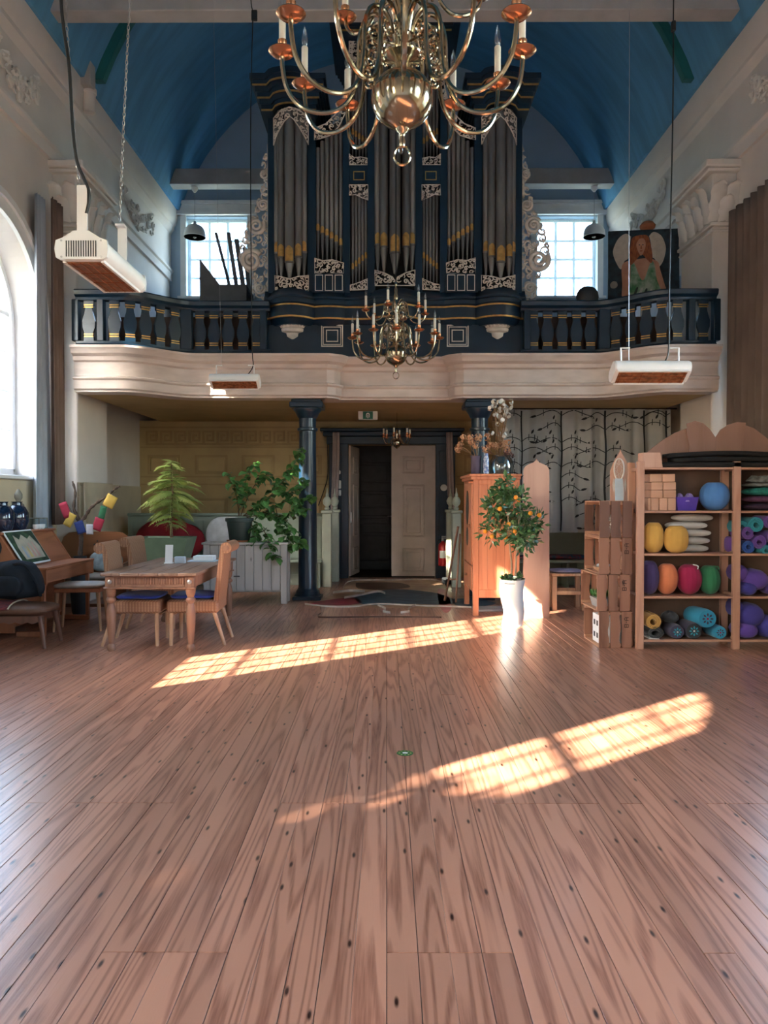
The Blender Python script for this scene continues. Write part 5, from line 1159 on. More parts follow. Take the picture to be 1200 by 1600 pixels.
for x in (-4.15, -4.07): MB().bbox(x - .015, x + .015, 10.32, 11.38, .72, 1.66, .008).build('panel', 'radiator_beige', t)
for k in range(14): MB().bbox(-4.135, -4.085, 10.37 + k * .074, 10.39 + k * .074, .76, 1.62, .003).build('fin', 'radiator_beige', t)
MB().tube([(-4.11, 10.28, .02), (-4.11, 10.28, 1.62), (-4.11, 10.34, 1.62)], .012, 8).build('pipe', 'radiator_beige', t)
mat('bark', (.08, .05, .035), .9, var=.3, scale=25, bump=.6, bscale=40)
Yb_ = 9.55
t = thing('branch_in_vase', 'gnarled dry branch standing in a tall dark vase beside the settle', 'branch', (PX(124, Yb_), Yb_, 0), world=True)
def bp3(pts, dy=0): return spline([(PX(x, Yb_), Yb_ + dy * k, PZ(y, Yb_)) for k, (x, y) in enumerate(pts)], 5)
MB().lathe([(.09, 0), (.1, .02), (.12, .3), (.10, .55), (.075, .68), (.08, .72), (.065, .72)], (PX(124, Yb_), Yb_, 0), 20).build('vase', 'dark_lump', t)
L_ = bp3([(124, 868), (126, 835), (122, 812), (115, 795), (117, 770), (113, 752)], 0); MB().tube(L_, [.03 - .018 * k / len(L_) + .004 * math.sin(k * 2) for k in range(len(L_))], 8).build('trunk', 'bark', t)
L_ = bp3([(124, 815), (132, 808), (140, 795), (152, 785), (168, 775), (178, 765), (187, 760)], 0); MB().tube(L_, [.024 - .014 * k / len(L_) + .005 * math.sin(k * 1.7) for k in range(len(L_))], 8).build('limb', 'bark', t)
cols = dict(red=(.30, .015, .04), yellow=(.48, .32, .06), blue=(.015, .035, .16), white=(.42, .42, .46), green=(.015, .11, .045))
for k, c in cols.items(): mat('flag_' + k, c, .85, var=.1)
FL = [('red', 104, 797, 13, 25, .35, 'crimson prayer flag beside the radiator end'), ('yellow', 111, 812, 13, 22, -.5, 'yellow prayer flag next to the blue one'), ('blue', 127, 824, 14, 20, .3, 'blue prayer flag between the yellow and white ones'), ('white', 142, 827, 11, 16, 0, 'white prayer flag next to the blue one'), ('red', 155, 819, 15, 20, -.35, 'red prayer flag below the green one'), ('green', 162, 801, 10, 21, -.25, 'green prayer flag between the red and upper yellow ones'), ('yellow', 174, 783, 17, 20, -.5, 'yellow prayer flag near the branch tip')]
for c, x, y, w_, h_, tl, lb in FL:
    s_ = Yb_ / 1200
    def fn(u, v):
        a, b = (u - .5) * w_ * s_, (v - .5) * h_ * s_; return (a * math.cos(tl) - b * math.sin(tl), -.008 * math.sin(u * 3) - .004 * v, a * math.sin(tl) + b * math.cos(tl))
    MB().grid(fn, 6, 6).build('prayer_flag', 'flag_' + c, label=lb, cat='flag', group='prayer flags on the branch', thick=.002).location = (PX(x, Yb_), Yb_ - .05, PZ(y, Yb_))
pts = [(100, 786), (106, 786), (114, 800), (122, 814), (134, 815), (148, 820), (158, 808), (165, 790), (176, 773), (184, 768)]
MB().tube([(PX(x, Yb_), Yb_ - .045, PZ(y, Yb_)) for x, y in pts], .002, 5).build('flag_string', 'cable_black', label='thin dark string carrying the prayer flags', cat='string')
# ---------------- fern in planter, sideboard, trailing plant
mat('planter_green', (.13, .19, .12), .5, var=.1); mat('soil', (.05, .035, .025), .95); mat('frond', (.30, .42, .11), .6, col2=(.48, .50, .16), scale=5, rnd=.25); mat('stem_brown', (.16, .09, .05), .8)
t = thing('stool_stand', 'low wooden stand under the green fern planter', 'stand', (-2.86, 9.95, 0))
MB().bbox(-.3, .3, -.22, .22, .50, .54, .008).build('top', 'oak_worn', t)
for sx in (-1, 1):
    for sy_ in (-1, 1): MB().bbox(sx * .25 - .025, sx * .25 + .025, sy_ * .17 - .025, sy_ * .17 + .025, 0, .50, .005).build('leg', 'oak_leg', t)
fp = thing('potted_fern_tree', 'feathery yellow green fern tree in a square green planter', 'potted plant', (-2.86, 9.95, .54))
MB().add([(-.24, -.18, 0), (.24, -.18, 0), (.24, .18, 0), (-.24, .18, 0), (-.34, -.25, .40), (.34, -.25, .40), (.34, .25, .40), (-.34, .25, .40), (-.31, -.22, .40), (.31, -.22, .40), (.31, .22, .40), (-.31, .22, .40), (-.3, -.21, .36), (.3, -.21, .36), (.3, .21, .36), (-.3, .21, .36)], [(3, 2, 1, 0), (0, 1, 5, 4), (1, 2, 6, 5), (2, 3, 7, 6), (3, 0, 4, 7), (4, 5, 9, 8), (5, 6, 10, 9), (6, 7, 11, 10), (7, 4, 8, 11), (8, 9, 13, 12), (9, 10, 14, 13), (10, 11, 15, 14), (11, 8, 12, 15)]).build('planter', 'planter_green', fp, 30)
MB().box(-.3, .3, -.21, .21, .34, .365).build('soil', 'soil', fp)
tx = PX(268, 9.95) + 2.86
MB().tube([(tx, 0, .36), (tx - .02, 0, .6), (tx + .01, .01, .9), (tx, 0, 1.38)], [.022, .018, .012, .005], 8).build('trunk', 'stem_brown', fp)
def frond_mesh(L, droop, seed):
    rg = random.Random(seed); mb = MB(); P = [Vector((L * k / 12, 0, L * (.28 * k / 12 - droop * (k / 12) ** 2))) for k in range(13)]
    mb.tube(P, [.005 * (1 - .7 * k / 12) for k in range(13)], 4)
    for k in range(1, 13):
        for s in (-1, 1):
            for q in (0, .33, .66):
                p = P[k - 1].lerp(P[k], q + .33); ln = L * .34 * math.sin(PI * min(1, .12 + k / 14)) * rg.uniform(.8, 1.2); d = Vector((.55, s * 1, -.45 + rg.uniform(-.15, .15))).normalized() * ln; n = Vector((1, 0, .2)).normalized() * ln * .085
                mb.add([p, p + d * .45 + n, p + d, p + d * .45 - n], [(0, 1, 2, 3)])
    return mb.mesh('frond', 'frond', 0)
fms = [frond_mesh(.42, .55, 1), frond_mesh(.36, .7, 2), frond_mesh(.30, .35, 3)]
rg = random.Random(3)
for z, n, sc_f, m_ in ((1.36, 6, .5, 2), (1.28, 7, .65, 2), (1.18, 8, .85, 2), (1.08, 9, .95, 0), (.98, 9, 1.0, 0), (.88, 8, .95, 0), (.78, 8, .85, 1), (.68, 7, .8, 1), (.58, 6, .65, 1)):
    a0 = rg.uniform(0, 6)
    for k in range(n): inst(fms[m_ if rg.random() < .7 else rg.randrange(3)], 'frond', fp, (tx, 0, z + rg.uniform(-.04, .04)), (rg.uniform(-.2, .2), rg.uniform(-.15, .25), a0 + 2 * PI * k / n + rg.uniform(-.3, .3)), (sc_f * rg.uniform(.85, 1.15),) * 3)
wood('greywash', (.50, .50, .49), (.36, .35, .34), .6, 2, 10, 3, True, .07)
sbx0, sbx1, sby = -2.5, -1.36, 10.45
sb = thing('sideboard', 'grey washed plank sideboard with sliding door in front of the green pew', 'sideboard', ((sbx0 + sbx1) / 2, sby, 0), world=True)
MB().bbox(sbx0 - .02, sbx1 + .02, sby - .02, sby + .38, .81, .84, .005).build('top', 'greywash', sb)
MB().bbox(sbx0 + .08, sbx1 - .08, sby + .03, sby + .36, .16, .81, .004).build('body', 'greywash', sb)
for x in (sbx0, sbx1 - .085):
    for y in (sby, sby + .29): MB().bbox(x, x + .085, y, y + .085, 0, .81, .005).build('leg', 'greywash', sb)
nd = 8; dw = (sbx1 - sbx0 - .18) / nd
for k in range(nd):
    a = sbx0 + .09 + dw * k; yy = sby + (.0 if k >= nd // 2 else .012); MB().bbox(a + .002, a + dw - .002, yy, yy + .025, .18, .80, .004).build('door_plank', 'greywash', sb)
MB().tube([(sbx0 + .42, sby - .02, .38), (sbx0 + .50, sby - .02, .38)], .008, 8).build('handle', 'slot_dark', sb)
mat('pot_green', (.035, .06, .055), .5, var=.1); mat('leaf_green', (.045, .15, .035), .38, col2=(.10, .25, .07), scale=9, rnd=.35)
Yt = 10.64; px_ = PX(374, Yt)
vp = thing('trailing_plant', 'broad leaved trailing plant in a dark green plastic pot on the sideboard', 'potted plant', (px_, Yt, .84))
MB().lathe([(.13, 0), (.14, .01), (.175, .26), (.195, .265), (.195, .31), (.175, .31), (.17, .27)], (0, 0, .02), 24).build('pot', 'pot_green', vp); MB().lathe([(.12, 0), (.17, .005), (.18, .025), (.165, .025), (.15, .012)], n=22).build('saucer', 'terracotta', vp); MB().lathe([(.168, .29), (.168, .295)], n=20).build('soil', 'soil', vp)
def leafm(L, W, m, name='leaf'):
    def fn(u, v):
        k = (u - .5) * 2; wd = W * math.sin(PI * min(1, v ** .75 * .97 + .03)) ** .8; return (L * v, k * wd, .12 * L * math.sin(v * 2.6) + abs(k) * wd * .3)
    return MB().grid(fn, 5, 7).mesh(name, m)
lm = leafm(.13, .055, 'leaf_green'); rg = random.Random(11)
def L3(px, y, d): return Vector((PX(px, Yt) - px_, d, PZ(y, Yt) - .84))
stems = [[(372, 806), (378, 770), (394, 738), (402, 724)], [(374, 806), (370, 765), (366, 742)], [(376, 806), (388, 775), (405, 748), (420, 742)], [(380, 806), (402, 790), (430, 770), (450, 745), (464, 722), (473, 704)], [(380, 806), (410, 800), (440, 786), (462, 768), (482, 750)], [(384, 808), (420, 804), (445, 808), (462, 796), (484, 776)], [(386, 808), (412, 826), (426, 852), (434, 872)], [(386, 808), (400, 832), (398, 852)], [(410, 800), (446, 812), (462, 836), (470, 850)], [(430, 772), (452, 770), (468, 785), (480, 800)], [(430, 790), (436, 815), (446, 838), (450, 858)], [(405, 800), (418, 780), (440, 752), (458, 738)]]
for i, st_ in enumerate(stems):
    dd = rg.uniform(-.28, .05); pts = spline([L3(x, y, dd * min(1, k * .5)) for k, (x, y) in enumerate(st_)], 7)
    MB().tube(pts, [.007 * (1 - .6 * k / len(pts)) for k in range(len(pts))], 5).build('stem', 'stem_brown', vp)
    for k in range(4, len(pts), 1):
        for rep in (0, 1): o = inst(lm, 'leaf', vp, pts[k] + Vector((rg.uniform(-.03, .03), rg.uniform(-.06, .04), rg.uniform(-.03, .03))), (rg.uniform(-.5, .5), rg.uniform(.1, 1.1), rg.uniform(0, 2 * PI)), (rg.uniform(.6, 1.15),) * 3)
# cushions on the left pew
mat('beanbag_red', (.33, .008, .02), .7, var=.2, scale=5)
def lump(d, seed, amp=.08):
    rg2 = random.Random(seed); ph = [rg2.uniform(0, 6) for _ in range(4)]
    def fn(u, v):
        th = (v - .5) * PI; a = u * 2 * PI; r = 1 + amp * (math.sin(3 * a + ph[0] + 2 * v) + math.sin(5 * a + ph[1] - 4 * v) * .6 + math.sin(7 * v + ph[2]) * .5)
        z = math.sin(th); return (d[0] / 2 * r * math.cos(th) * math.cos(a), d[1] / 2 * r * math.cos(th) * math.sin(a), d[2] / 2 * (max(z, -.85) + .85) * (1 if z < 0 else r))
    return MB().grid(fn, 36, 18, True)
lump((1.1, .40, .66), 3).build('beanbag', 'beanbag_red', label='red beanbag lying on the pew behind the fern', cat='beanbag').location = (-3.55, 12.50, .452)
mat('bolster_white', (.60, .62, .62), .85); mat('stripe_orange', (.62, .20, .05), .85)
t = thing('striped_cushion', 'tall off-white cushion with an orange stripe standing on the pew', 'cushion', (-2.62, 12.6, .45))
pillow((0, 0, .35), (.68, .2, .7)).build('pad', 'bolster_white', t); MB().bbox(.12, .17, -.106, .1, .05, .66, .02).build('stripe', 'stripe_orange', t)
# ---------------- floor mural before the door and the green sticker
def FP(x, y): Y = FY(y); return (PX(x, Y), Y)
mat('mural_tan', (.44, .31, .20), .5, col2=(.30, .17, .11), scale=3); mat('mural_navy', (.022, .05, .09), .5, col2=(.06, .12, .17), scale=5); mat('mural_red', (.28, .02, .04), .5, col2=(.14, .012, .025), scale=6)
mat('mural_white', (.60, .57, .52), .5, var=.15, scale=9); mat('mural_brown', (.07, .03, .018), .5, var=.2, scale=8); mat('mural_pink', (.50, .16, .17), .5, var=.2, scale=6)
mu = thing('floor_mural', 'dark swirling painted mural on the floor in front of the doorway', 'mural', (*FP(620, 930), 0), world=True)
def mural(name, pts, m, lay, smooth=True):
    q = [FP(*p) for p in pts]
    if smooth: q = [(p.x, p.y) for p in spline([(x, y, 0) for x, y in q + q[:1]], 4)][:-1]
    MB().prism(q, .0005, .0012 + .0008 * lay, 'z').build(name, m, mu, 0)
def mural_line(pts, w_, m, lay):
    q = [Vector((*FP(*p), .0012 + .0008 * lay)) for p in pts]; q = spline(q, 4)
    MB().tube(q, w_ / 2, 6, flat=.04).build('painted_line', m, mu, 0)
mural('painted_field', [(552, 908), (610, 908), (681, 908), (702, 924), (735, 934), (772, 943), (700, 950), (600, 950), (500, 948), (478, 945), (520, 930), (538, 918)], 'mural_tan', 0)
mural('painted_brown', [(556, 911), (600, 910), (630, 912), (640, 918), (600, 922), (560, 920)], 'mural_brown', 1)  # brown shape at the doorway end of the mural
mural('painted_blue', [(552, 934), (585, 925), (620, 921), (660, 924), (690, 929), (715, 941), (690, 945), (640, 944), (600, 946), (565, 944)], 'mural_navy', 1)
mural('painted_red', [(478, 944), (512, 938), (552, 934), (566, 942), (540, 946), (510, 946)], 'mural_red', 1)
mural('painted_rose', [(684, 920), (696, 922), (706, 948), (696, 958), (686, 944)], 'mural_pink', 1)
mural('painted_blue', [(706, 936), (740, 936), (775, 943), (740, 949), (712, 946)], 'mural_navy', 1)
mural_line([(476, 945), (515, 949), (556, 949), (575, 946), (600, 945), (640, 947), (700, 949), (740, 950)], .035, 'mural_white', 2)
mural_line([(538, 936), (560, 932), (590, 926), (602, 929)], .06, 'mural_white', 2); mural_line([(520, 928), (545, 925), (570, 926)], .07, 'mural_white', 2)
mural_line([(590, 947), (603, 953), (598, 957), (610, 959)], .05, 'mural_white', 2); mural_line([(650, 947), (638, 953), (640, 957), (626, 959)], .05, 'mural_white', 2)
mural_line([(500, 949), (502, 958), (496, 964), (510, 966), (600, 965), (690, 966)], .03, 'mural_brown', 1)
mural_line([(536, 920), (550, 908), (612, 907), (682, 907), (700, 923)], .025, 'mural_white', 2)
mat('sticker_green', (.015, .14, .035), .4, var=.15, scale=30)
sx_, sy_ = FP(633, 1179); t = thing('floor_sticker', 'round green sticker with a white mark on the floorboards', 'sticker', (sx_, sy_, 0))
MB().lathe([(.047, .0004), (.047, .0016)], n=28).build('disc', 'sticker_green', t, 0)
MB().prism([(-.012, -.008), (.012, -.01), (.018, .006), (.004, .014), (-.014, .01)], .0016, .002, 'z').build('mark', 'paper', t, 0)
for k in range(10):
    a = 2 * PI * k / 10; MB().box(-.004, .004, .028, .038, .0016, .002, Matrix.Rotation(a, 4, 'Z')).build('mark', 'frond', t, 0)
# ---------------- pine wardrobe
wood('pine_orange', (.62, .25, .135), (.43, .14, .065), .38, 2, 14, 4, True, .06)
wx0, wx1, wy0, wy1, wh = 1.06, 1.63, 9.4, 10.5, 1.74
wd = thing('pine_wardrobe', 'orange pine wardrobe with painted oval on its door, side towards the room', 'wardrobe', ((wx0 + wx1) / 2, (wy0 + wy1) / 2, 0), world=True)
for x in (wx0, wx1 - .07):
    for y in (wy0, wy1 - .07): MB().bbox(x, x + .07, y, y + .07, 0, wh - .06, .006).build('corner_post', 'pine_orange', wd)
npl = 4; pw_ = (wx1 - wx0 - .14) / npl
for k in range(npl):
    a = wx0 + .07 + pw_ * k
    for y in (wy0 + .012, wy1 - .03): MB().bbox(a + .001, a + pw_ - .001, y, y + .018, .30, wh - .06, .003).build('side_plank', 'pine_orange', wd)
for y in (wy0 + .005, wy1 - .04):
    for za, zb in ((.22, .32), (wh - .13, wh - .06)): MB().bbox(wx0 + .07, wx1 - .07, y, y + .03, za, zb, .005).build('side_rail', 'pine_orange', wd)
MB().bbox(wx0 + .02, wx1, wy0 + .03, wy1 - .03, .26, wh - .06, .005).build('carcass', 'pine_orange', wd)
MB().bbox(wx0 - .05, wx1 + .02, wy0 - .04, wy1 + .04, wh - .03, wh, .006).bbox(wx0 - .03, wx1 + .01, wy0 - .025, wy1 + .025, wh - .07, wh - .03, .006).build('cornice', 'pine_orange', wd)
dr_ = MB().bbox(wx0 - .012, wx0 + .015, wy0 + .1, wy1 - .1, .62, wh - .1, .006).build('door', 'pine_orange', wd)
mat('oval_dark', (.05, .06, .06), .4, var=.3, scale=18)
for zc, a, b in ((1.32, .16, .22), (.95, .12, .12)): MB().prism([(9.95 + a * math.cos(2 * PI * k / 28), zc + b * math.sin(2 * PI * k / 28)) for k in range(28)], wx0 - .016, wx0 - .011, 'x').build('painted_oval', 'oval_dark', dr_)
MB().bbox(wx0 - .012, wx0 + .015, wy0 + .1, wy1 - .1, .3, .6, .006).build('drawer', 'pine_orange', wd)
for y in (wy0 + .06, wy0 + .09): MB().tube([(wx0 - .05, y, wh - .1), (wx0 + .0, y, wh - .1)], .012, 8).build('peg', 'pine_orange', wd)
for zz in (.46, 1.1): MB().ball((wx0 - .03, 9.95 if zz < 1 else 9.58, zz), .018, 10, 6).build('knob', 'oak_leg', wd)
# things on the wardrobe
Yv = 9.9; TZ = wh
mat('vase_purple', (.10, .075, .12), .7, var=.2); mat('porcelain', (.05, .12, .40), .15, col2=(.65, .70, .78), scale=30, coat=.5); glassy('bowl_glass', (.72, .80, .82), .22, .06)
mat('hydrangea', (.48, .22, .12), .85, col2=(.62, .38, .22), scale=30, rnd=.2); mat('hydrangea_dark', (.30, .14, .12), .85, var=.3, scale=30); mat('lunaria', (.72, .70, .64), .6, var=.1, scale=12); mat('dry_stem', (.30, .17, .09), .85, var=.2)
def vx(px): return PX(px, Yv)
MB().lathe([(.05, 0), (.06, .02), (.065, .12), (.06, .2), (.075, .24), (.055, .22)], n=20).build('purple_vase', 'vase_purple', label='dark purple cloth-wrapped vase on the wardrobe', cat='vase').location = (vx(742), Yv - .1, TZ)
MB().lathe([(.03, 0), (.035, .02), (.038, .12), (.035, .2), (.025, .25), (.03, .27), (.018, .26)], n=18).build('porcelain_vase', 'porcelain', label='slim blue and white porcelain vase on the wardrobe', cat='vase').location = (vx(757), Yv - .15, TZ)
MB().lathe([(.10, .0), (.15, .02), (.165, .1), (.15, .18), (.11, .23), (.12, .25), (.105, .245), (.145, .17), (.155, .1), (.14, .03), (.02, .015)], n=26).build('glass_bowl', 'bowl_glass', label='large clear glass bowl vase on the wardrobe', cat='vase').location = (vx(782), Yv - .05, TZ)
def bouquet(name, label, base, heads, m, stem_from, seed, rad, petals=26, disc=False):
    rg = random.Random(seed); t = thing(name, label, 'dried flowers', base); f = MB(); s = MB(); B = Vector(base)
    for hx_, hy_ in heads:
        d = rg.uniform(-.12, .12); h_ = Vector((vx(hx_), Yv + d, PZ(hy_, Yv))) - B; s0 = Vector(stem_from) + Vector((rg.uniform(-.02, .02), rg.uniform(-.02, .02), 0))
        s.tube(bez(s0, s0.lerp(h_, .3) + Vector((0, 0, .04)), s0.lerp(h_, .7) + Vector((0, 0, .03)), h_, 6), .003, 4)
        for _ in range(petals):
            v = Vector((rg.gauss(0, 1), rg.gauss(0, 1), rg.gauss(0, 1))).normalized() * rad * rg.uniform(.5, 1.05); a = v.orthogonal().normalized(); b = v.cross(a).normalized(); an = rg.uniform(0, 6); u_ = (a * math.cos(an) + b * math.sin(an)); w_ = v.normalized().cross(u_); k = rad * (.42 if not disc else .8) * rg.uniform(.7, 1.2)
            n = v.normalized() * k * .25; c = h_ + v
            if disc: f.add([c + (u_ * math.cos(q * PI / 3) + w_ * math.sin(q * PI / 3)) * k for q in range(6)], [tuple(range(6))])
            else: f.add([c - u_ * k * .9, c + w_ * k * .6 + n, c + u_ * k * .9, c - w_ * k * .6 + n], [(0, 1, 2, 3)])
    s.build('stems', 'dry_stem', t, 0, kind='stuff'); f.build('petals', m, t, 0, kind='stuff'); return t
rg = random.Random(8)
hd = [(718 + k * 4.2 + rg.uniform(-3, 3), 690 + rg.uniform(-12, 12)) for k in range(9)]
bouquet('dried_bouquet', 'brown dried hydrangeas spreading from the purple vase', (vx(742), Yv - .1, TZ + .2), hd, 'hydrangea', (0, 0, 0), 2, .05)
hd = [(758 + k * 3.5 + rg.uniform(-4, 4), 692 + rg.uniform(-13, 13)) for k in range(11)]
bouquet('dried_bouquet', 'orange pink dried hydrangeas filling the glass bowl', (vx(780), Yv - .05, TZ + .18), hd, 'hydrangea', (0, 0, 0), 3, .055)
hd = [(788 + k * 2.5 + rg.uniform(-3, 3), 705 + rg.uniform(-10, 8)) for k in range(6)]
bouquet('dried_bouquet', 'dark mauve dried flowers drooping over the glass bowl edge', (vx(790), Yv, TZ + .2), hd, 'hydrangea_dark', (0, 0, 0), 4, .04)
hd = [(782 + rg.gauss(0, 11), 640 + rg.uniform(-14, 42)) for k in range(26)]
bouquet('honesty_bouquet', 'silvery white honesty seed pods rising above the hydrangeas', (vx(780), Yv + .06, TZ + .2), hd, 'lunaria', (0, 0, 0), 5, .035, 5, True)
# ---------------- pointed plywood boards, citrus tree, easel legs
wood('ply_pink', (.66, .40, .30), (.55, .31, .22), .6, 2, 8, 3, False, .05)
def ogee(w_, h_, sh=.15):
    q = [(-w_ / 2, 0), (w_ / 2, 0), (w_ / 2, h_ - sh)]
    r = [(w_ / 2, h_ - sh), (w_ * .47, h_ - sh * .76), (w_ * .38, h_ - sh * .56), (w_ * .25, h_ - sh * .42), (w_ * .12, h_ - sh * .32), (w_ * .05, h_ - sh * .18), (0, h_)]
    return q + r[1:] + [(-x, z) for x, z in reversed(r[:-1])]
MB().prism(ogee(.31, 1.92), -.012, .012, 'y', Matrix.Rotation(-.02, 4, 'X')).build('pointed_board', 'ply_pink', label='tall pink plywood board with ogee point beside the wardrobe', cat='board').location = (PX(839, 9.23), 9.25, 0)
mat('pot_white', (.80, .84, .86), .18, var=.05, scale=3, coat=.6); mat('citrus_leaf', (.035, .10, .03), .3, col2=(.08, .18, .06), scale=14); mat('orange_fruit', (.85, .32, .02), .45, var=.1); mat('trunk_pale', (.42, .30, .2), .8, var=.2, scale=20)
ct = thing('citrus_tree', 'small citrus tree with orange fruit in a tall white glazed pot', 'potted plant', (PX(801, 8.71), 8.71, 0))
MB().grid(lambda u, v: ((lambda r, a: (r * math.cos(a), r * math.sin(a), .52 * v))(.115 + .03 * v ** 2 + .012 * math.sin(v * 7 + u * 2 * PI) + .006 * math.sin(u * 6 * PI + v * 5), u * 2 * PI)), 36, 16, True).lathe([(.118, 0), (.118, .004)], n=24).build('pot', 'pot_white', ct)
MB().lathe([(.13, .48), (.13, .485)], n=20).build('soil', 'soil', ct)
for x0, x1, y1 in ((-.02, -.05, .02), (.03, .07, -.03)): MB().tube(spline([(x0, 0, .48), (x0 + .01, .01, .7), ((x0 + x1) / 2, y1, .95), (x1, y1, 1.25)], 5), [.013 - .0003 * k for k in range(16)], 7).build('trunk', 'trunk_pale', ct)
cl = MB(); rg = random.Random(21)
def add_leaf(mb, c, L, W, d):
    d = d.normalized(); s = d.orthogonal().normalized(); s = (Matrix.Rotation(rg.uniform(0, 6), 3, d) @ s); n = d.cross(s) * L * .12
    mb.add([c, c + d * L * .5 + s * W, c + d * L - n, c + d * L * .5 - s * W], [(0, 1, 2), (0, 2, 3)])
cen = [Vector((.26 * math.cos(k * 2.4) * (.5 + .5 * ((k * 37) % 10) / 10), .22 * math.sin(k * 2.4), .93 + .62 * ((k * 7) % 17) / 17)) for k in range(17)] + [Vector((-.08, 0, 1.62)), Vector((-.02, 0, 1.48)), Vector((.24, -.05, 1.18)), Vector((-.25, 0, 1.05))]
for c0 in cen:
    for k in range(58):
        v = Vector((rg.gauss(0, 1), rg.gauss(0, 1), rg.gauss(0, 1))).normalized() * (rg.random() ** .5); s_ = .125 if c0.z < 1.45 else .07
        add_leaf(cl, c0 + v * s_, rg.uniform(.06, .095), rg.uniform(.016, .024), v + Vector((rg.uniform(-.5, .5), rg.uniform(-.5, .5), rg.uniform(-.5, .4))))
for k in range(70): add_leaf(cl, Vector((rg.uniform(-.1, .1), rg.uniform(-.1, .1), .5 + rg.uniform(0, .06))), .07, .02, Vector((rg.uniform(-1, 1), rg.uniform(-1, 1), rg.uniform(0, .8))))
cl.build('foliage', 'citrus_leaf', ct, 0, kind='stuff')
for x, y in ((812, 781), (830, 802), (843, 805), (795, 819), (768, 838), (760, 831), (792, 840), (805, 777), (804, 830), (782, 795)):
    MB().ball((PX(x, 8.5) - ct.location.x, -.2 + rg.uniform(-.05, .1), PZ(y, 8.5)), .026, 12, 8).build('fruit', 'orange_fruit', ct)
t = thing('folded_easel', 'slim wooden easel legs leaning against the wardrobe front', 'easel', (.9, 10.7, 0))
MB().tube([(-.08, .1, 0), (.1, .02, 1.05)], .016, 8).build('leg', 'oak_leg', t); MB().tube([(.06, -.08, 0), (.12, -.04, .95)], .014, 8).build('leg', 'oak_leg', t); MB().tube([(-.02, .07, .3), (.08, -.06, .32)], .01, 8).build('crossbar', 'oak_leg', t)
mat('grey_mat', (.30, .34, .36), .5, var=.1)
MB().bbox(-.25, .25, -.16, .16, 0, .03, .008).build('grey_footstool_board', 'grey_mat', label='flat grey board lying under the pine wardrobe', cat='board').location = (1.36, 9.9, 0)
MB().bbox(-.13, .13, -.12, .12, 0, .1, .012).build('doorstep_block', 'dark_lump', label='small dark step block at the right jamb of the doorway', cat='step').location = (PX(703, 13.0), 12.95, 0)
# bench stool with mauve pad
mat('pad_mauve', (.30, .26, .36), .85)
t = thing('wooden_stool', 'light wooden stool with mauve pad in front of the tree-print curtain', 'stool', (PX(886, 10.0), 10.05, 0))
for sx in (-1, 1):
    for sy2 in (-1, 1): MB().bbox(sx * .19 - .03, sx * .19 + .03, sy2 * .17 - .03, sy2 * .17 + .03, 0, .46, .005).build('leg', 'pale_wood', t)
MB().bbox(-.23, .23, -.21, .21, .44, .475, .006).build('seat', 'pale_wood', t); pillow((0, 0, .495), (.42, .38, .05)).build('pad', 'pad_mauve', t)
for s in (-1, 1): MB().bbox(-.18, .18, s * .17 - .015, s * .17 + .015, .2, .25, .004).build('stretcher', 'pale_wood', t)
mat('runner_blue', (.02, .09, .16), .9, col2=(.30, .05, .06), scale=22)
pillow((0, 0, .04), (1.2, .34, .08)).build('seat_runner', 'runner_blue', label='blue and red patterned seat cushion on the right pew', cat='cushion').location = (2.75, 12.52, .452)
# ---------------- stacked crates with their contents
wood('crate_wood_dark', (.17, .085, .06), (.07, .032, .022), .7, 2, 12, 4, True, .12)
wood('crate_wood', (.31, .145, .09), (.14, .055, .032), .65, 2, 12, 4, True, .12)
wood('crate_inner', (.48, .26, .16), (.34, .16, .09), .65, 1, 12, 4, True, .1)
mat('stencil', (.03, .015, .01), .9)
def crate(loc, rz, label, letters):
    t = thing('fruit_crate', label, 'crate', loc, rz, group='stacked fruit crates'); X, Y, Z = .33, .58, .352
    for yy in (0, Y - .016):
        for k in range(3):
            a = .002 + k * X / 3; b = a + X / 3 - .02
            poly = [(a, .002)] + [(b + (.008 * math.sin(q * 1.3 + k * 2) if k < 2 else 0), .002 + q * (Z - .004) / 8) for q in range(9)] + [(a, Z - .002)]
            o = MB().prism(poly, yy, yy + .016).build('end_plank', 'crate_wood' if letters else 'crate_wood_dark', t, 0)
            if yy == 0 and k == 2 and letters:
                s = MB(); cx_, h_ = (a + b) / 2, .03
                def st(u0, v0, u1, v1): s.box(cx_ - .022 + min(u0, u1) - .003, cx_ - .022 + max(u0, u1) + .003, -.0015, 0, .20 + min(v0, v1) - .003, .20 + max(v0, v1) + .003)
                # B - A reading upwards
                for u0, v0, u1, v1 in ((0, 0, .035, 0), (0, 0, 0, .026), (.017, 0, .017, .024), (.035, 0, .035, .026), (.004, .028, .014, .028), (.021, .028, .031, .028), (.017, .042, .017, .054), (.035, .066, .008, .066), (.035, .094, .008, .094), (0, .072, 0, .088), (.019, .066, .019, .094)): st(u0, v0, u1, v1)
                s.build('stencil_letters', 'stencil', o, 0, kind='stuff')
    for zz in (0, Z - .012):
        for k in range(3): MB().bbox(.003 + k * X / 3, (k + 1) * X / 3 - .008, .017, Y - .017, zz, zz + .012, .002).build('board', 'crate_inner', t, 0)
    for k in range(2): MB().bbox(X - .012, X, .017, Y - .017, .02 + k * Z / 2, .02 + k * Z / 2 + Z / 2 - .04, .002).build('back_board', 'crate_inner', t, 0)
    for yy in (.017, Y - .045):
        for zz in (.013, Z - .04): MB().bbox(.004, X - .014, yy, yy + .028, zz, zz + .027, .002).build('batten', 'crate_inner', t, 0)
    return t
ZC = [0, .354, .708, 1.062]
crate((2.04, 7.36, ZC[0]), 0, 'bottom fruit crate of the stack, holding a white box', True); crate((2.02, 7.36, ZC[1]), .02, 'fruit crate second from the floor, with a succulent tray inside', True)
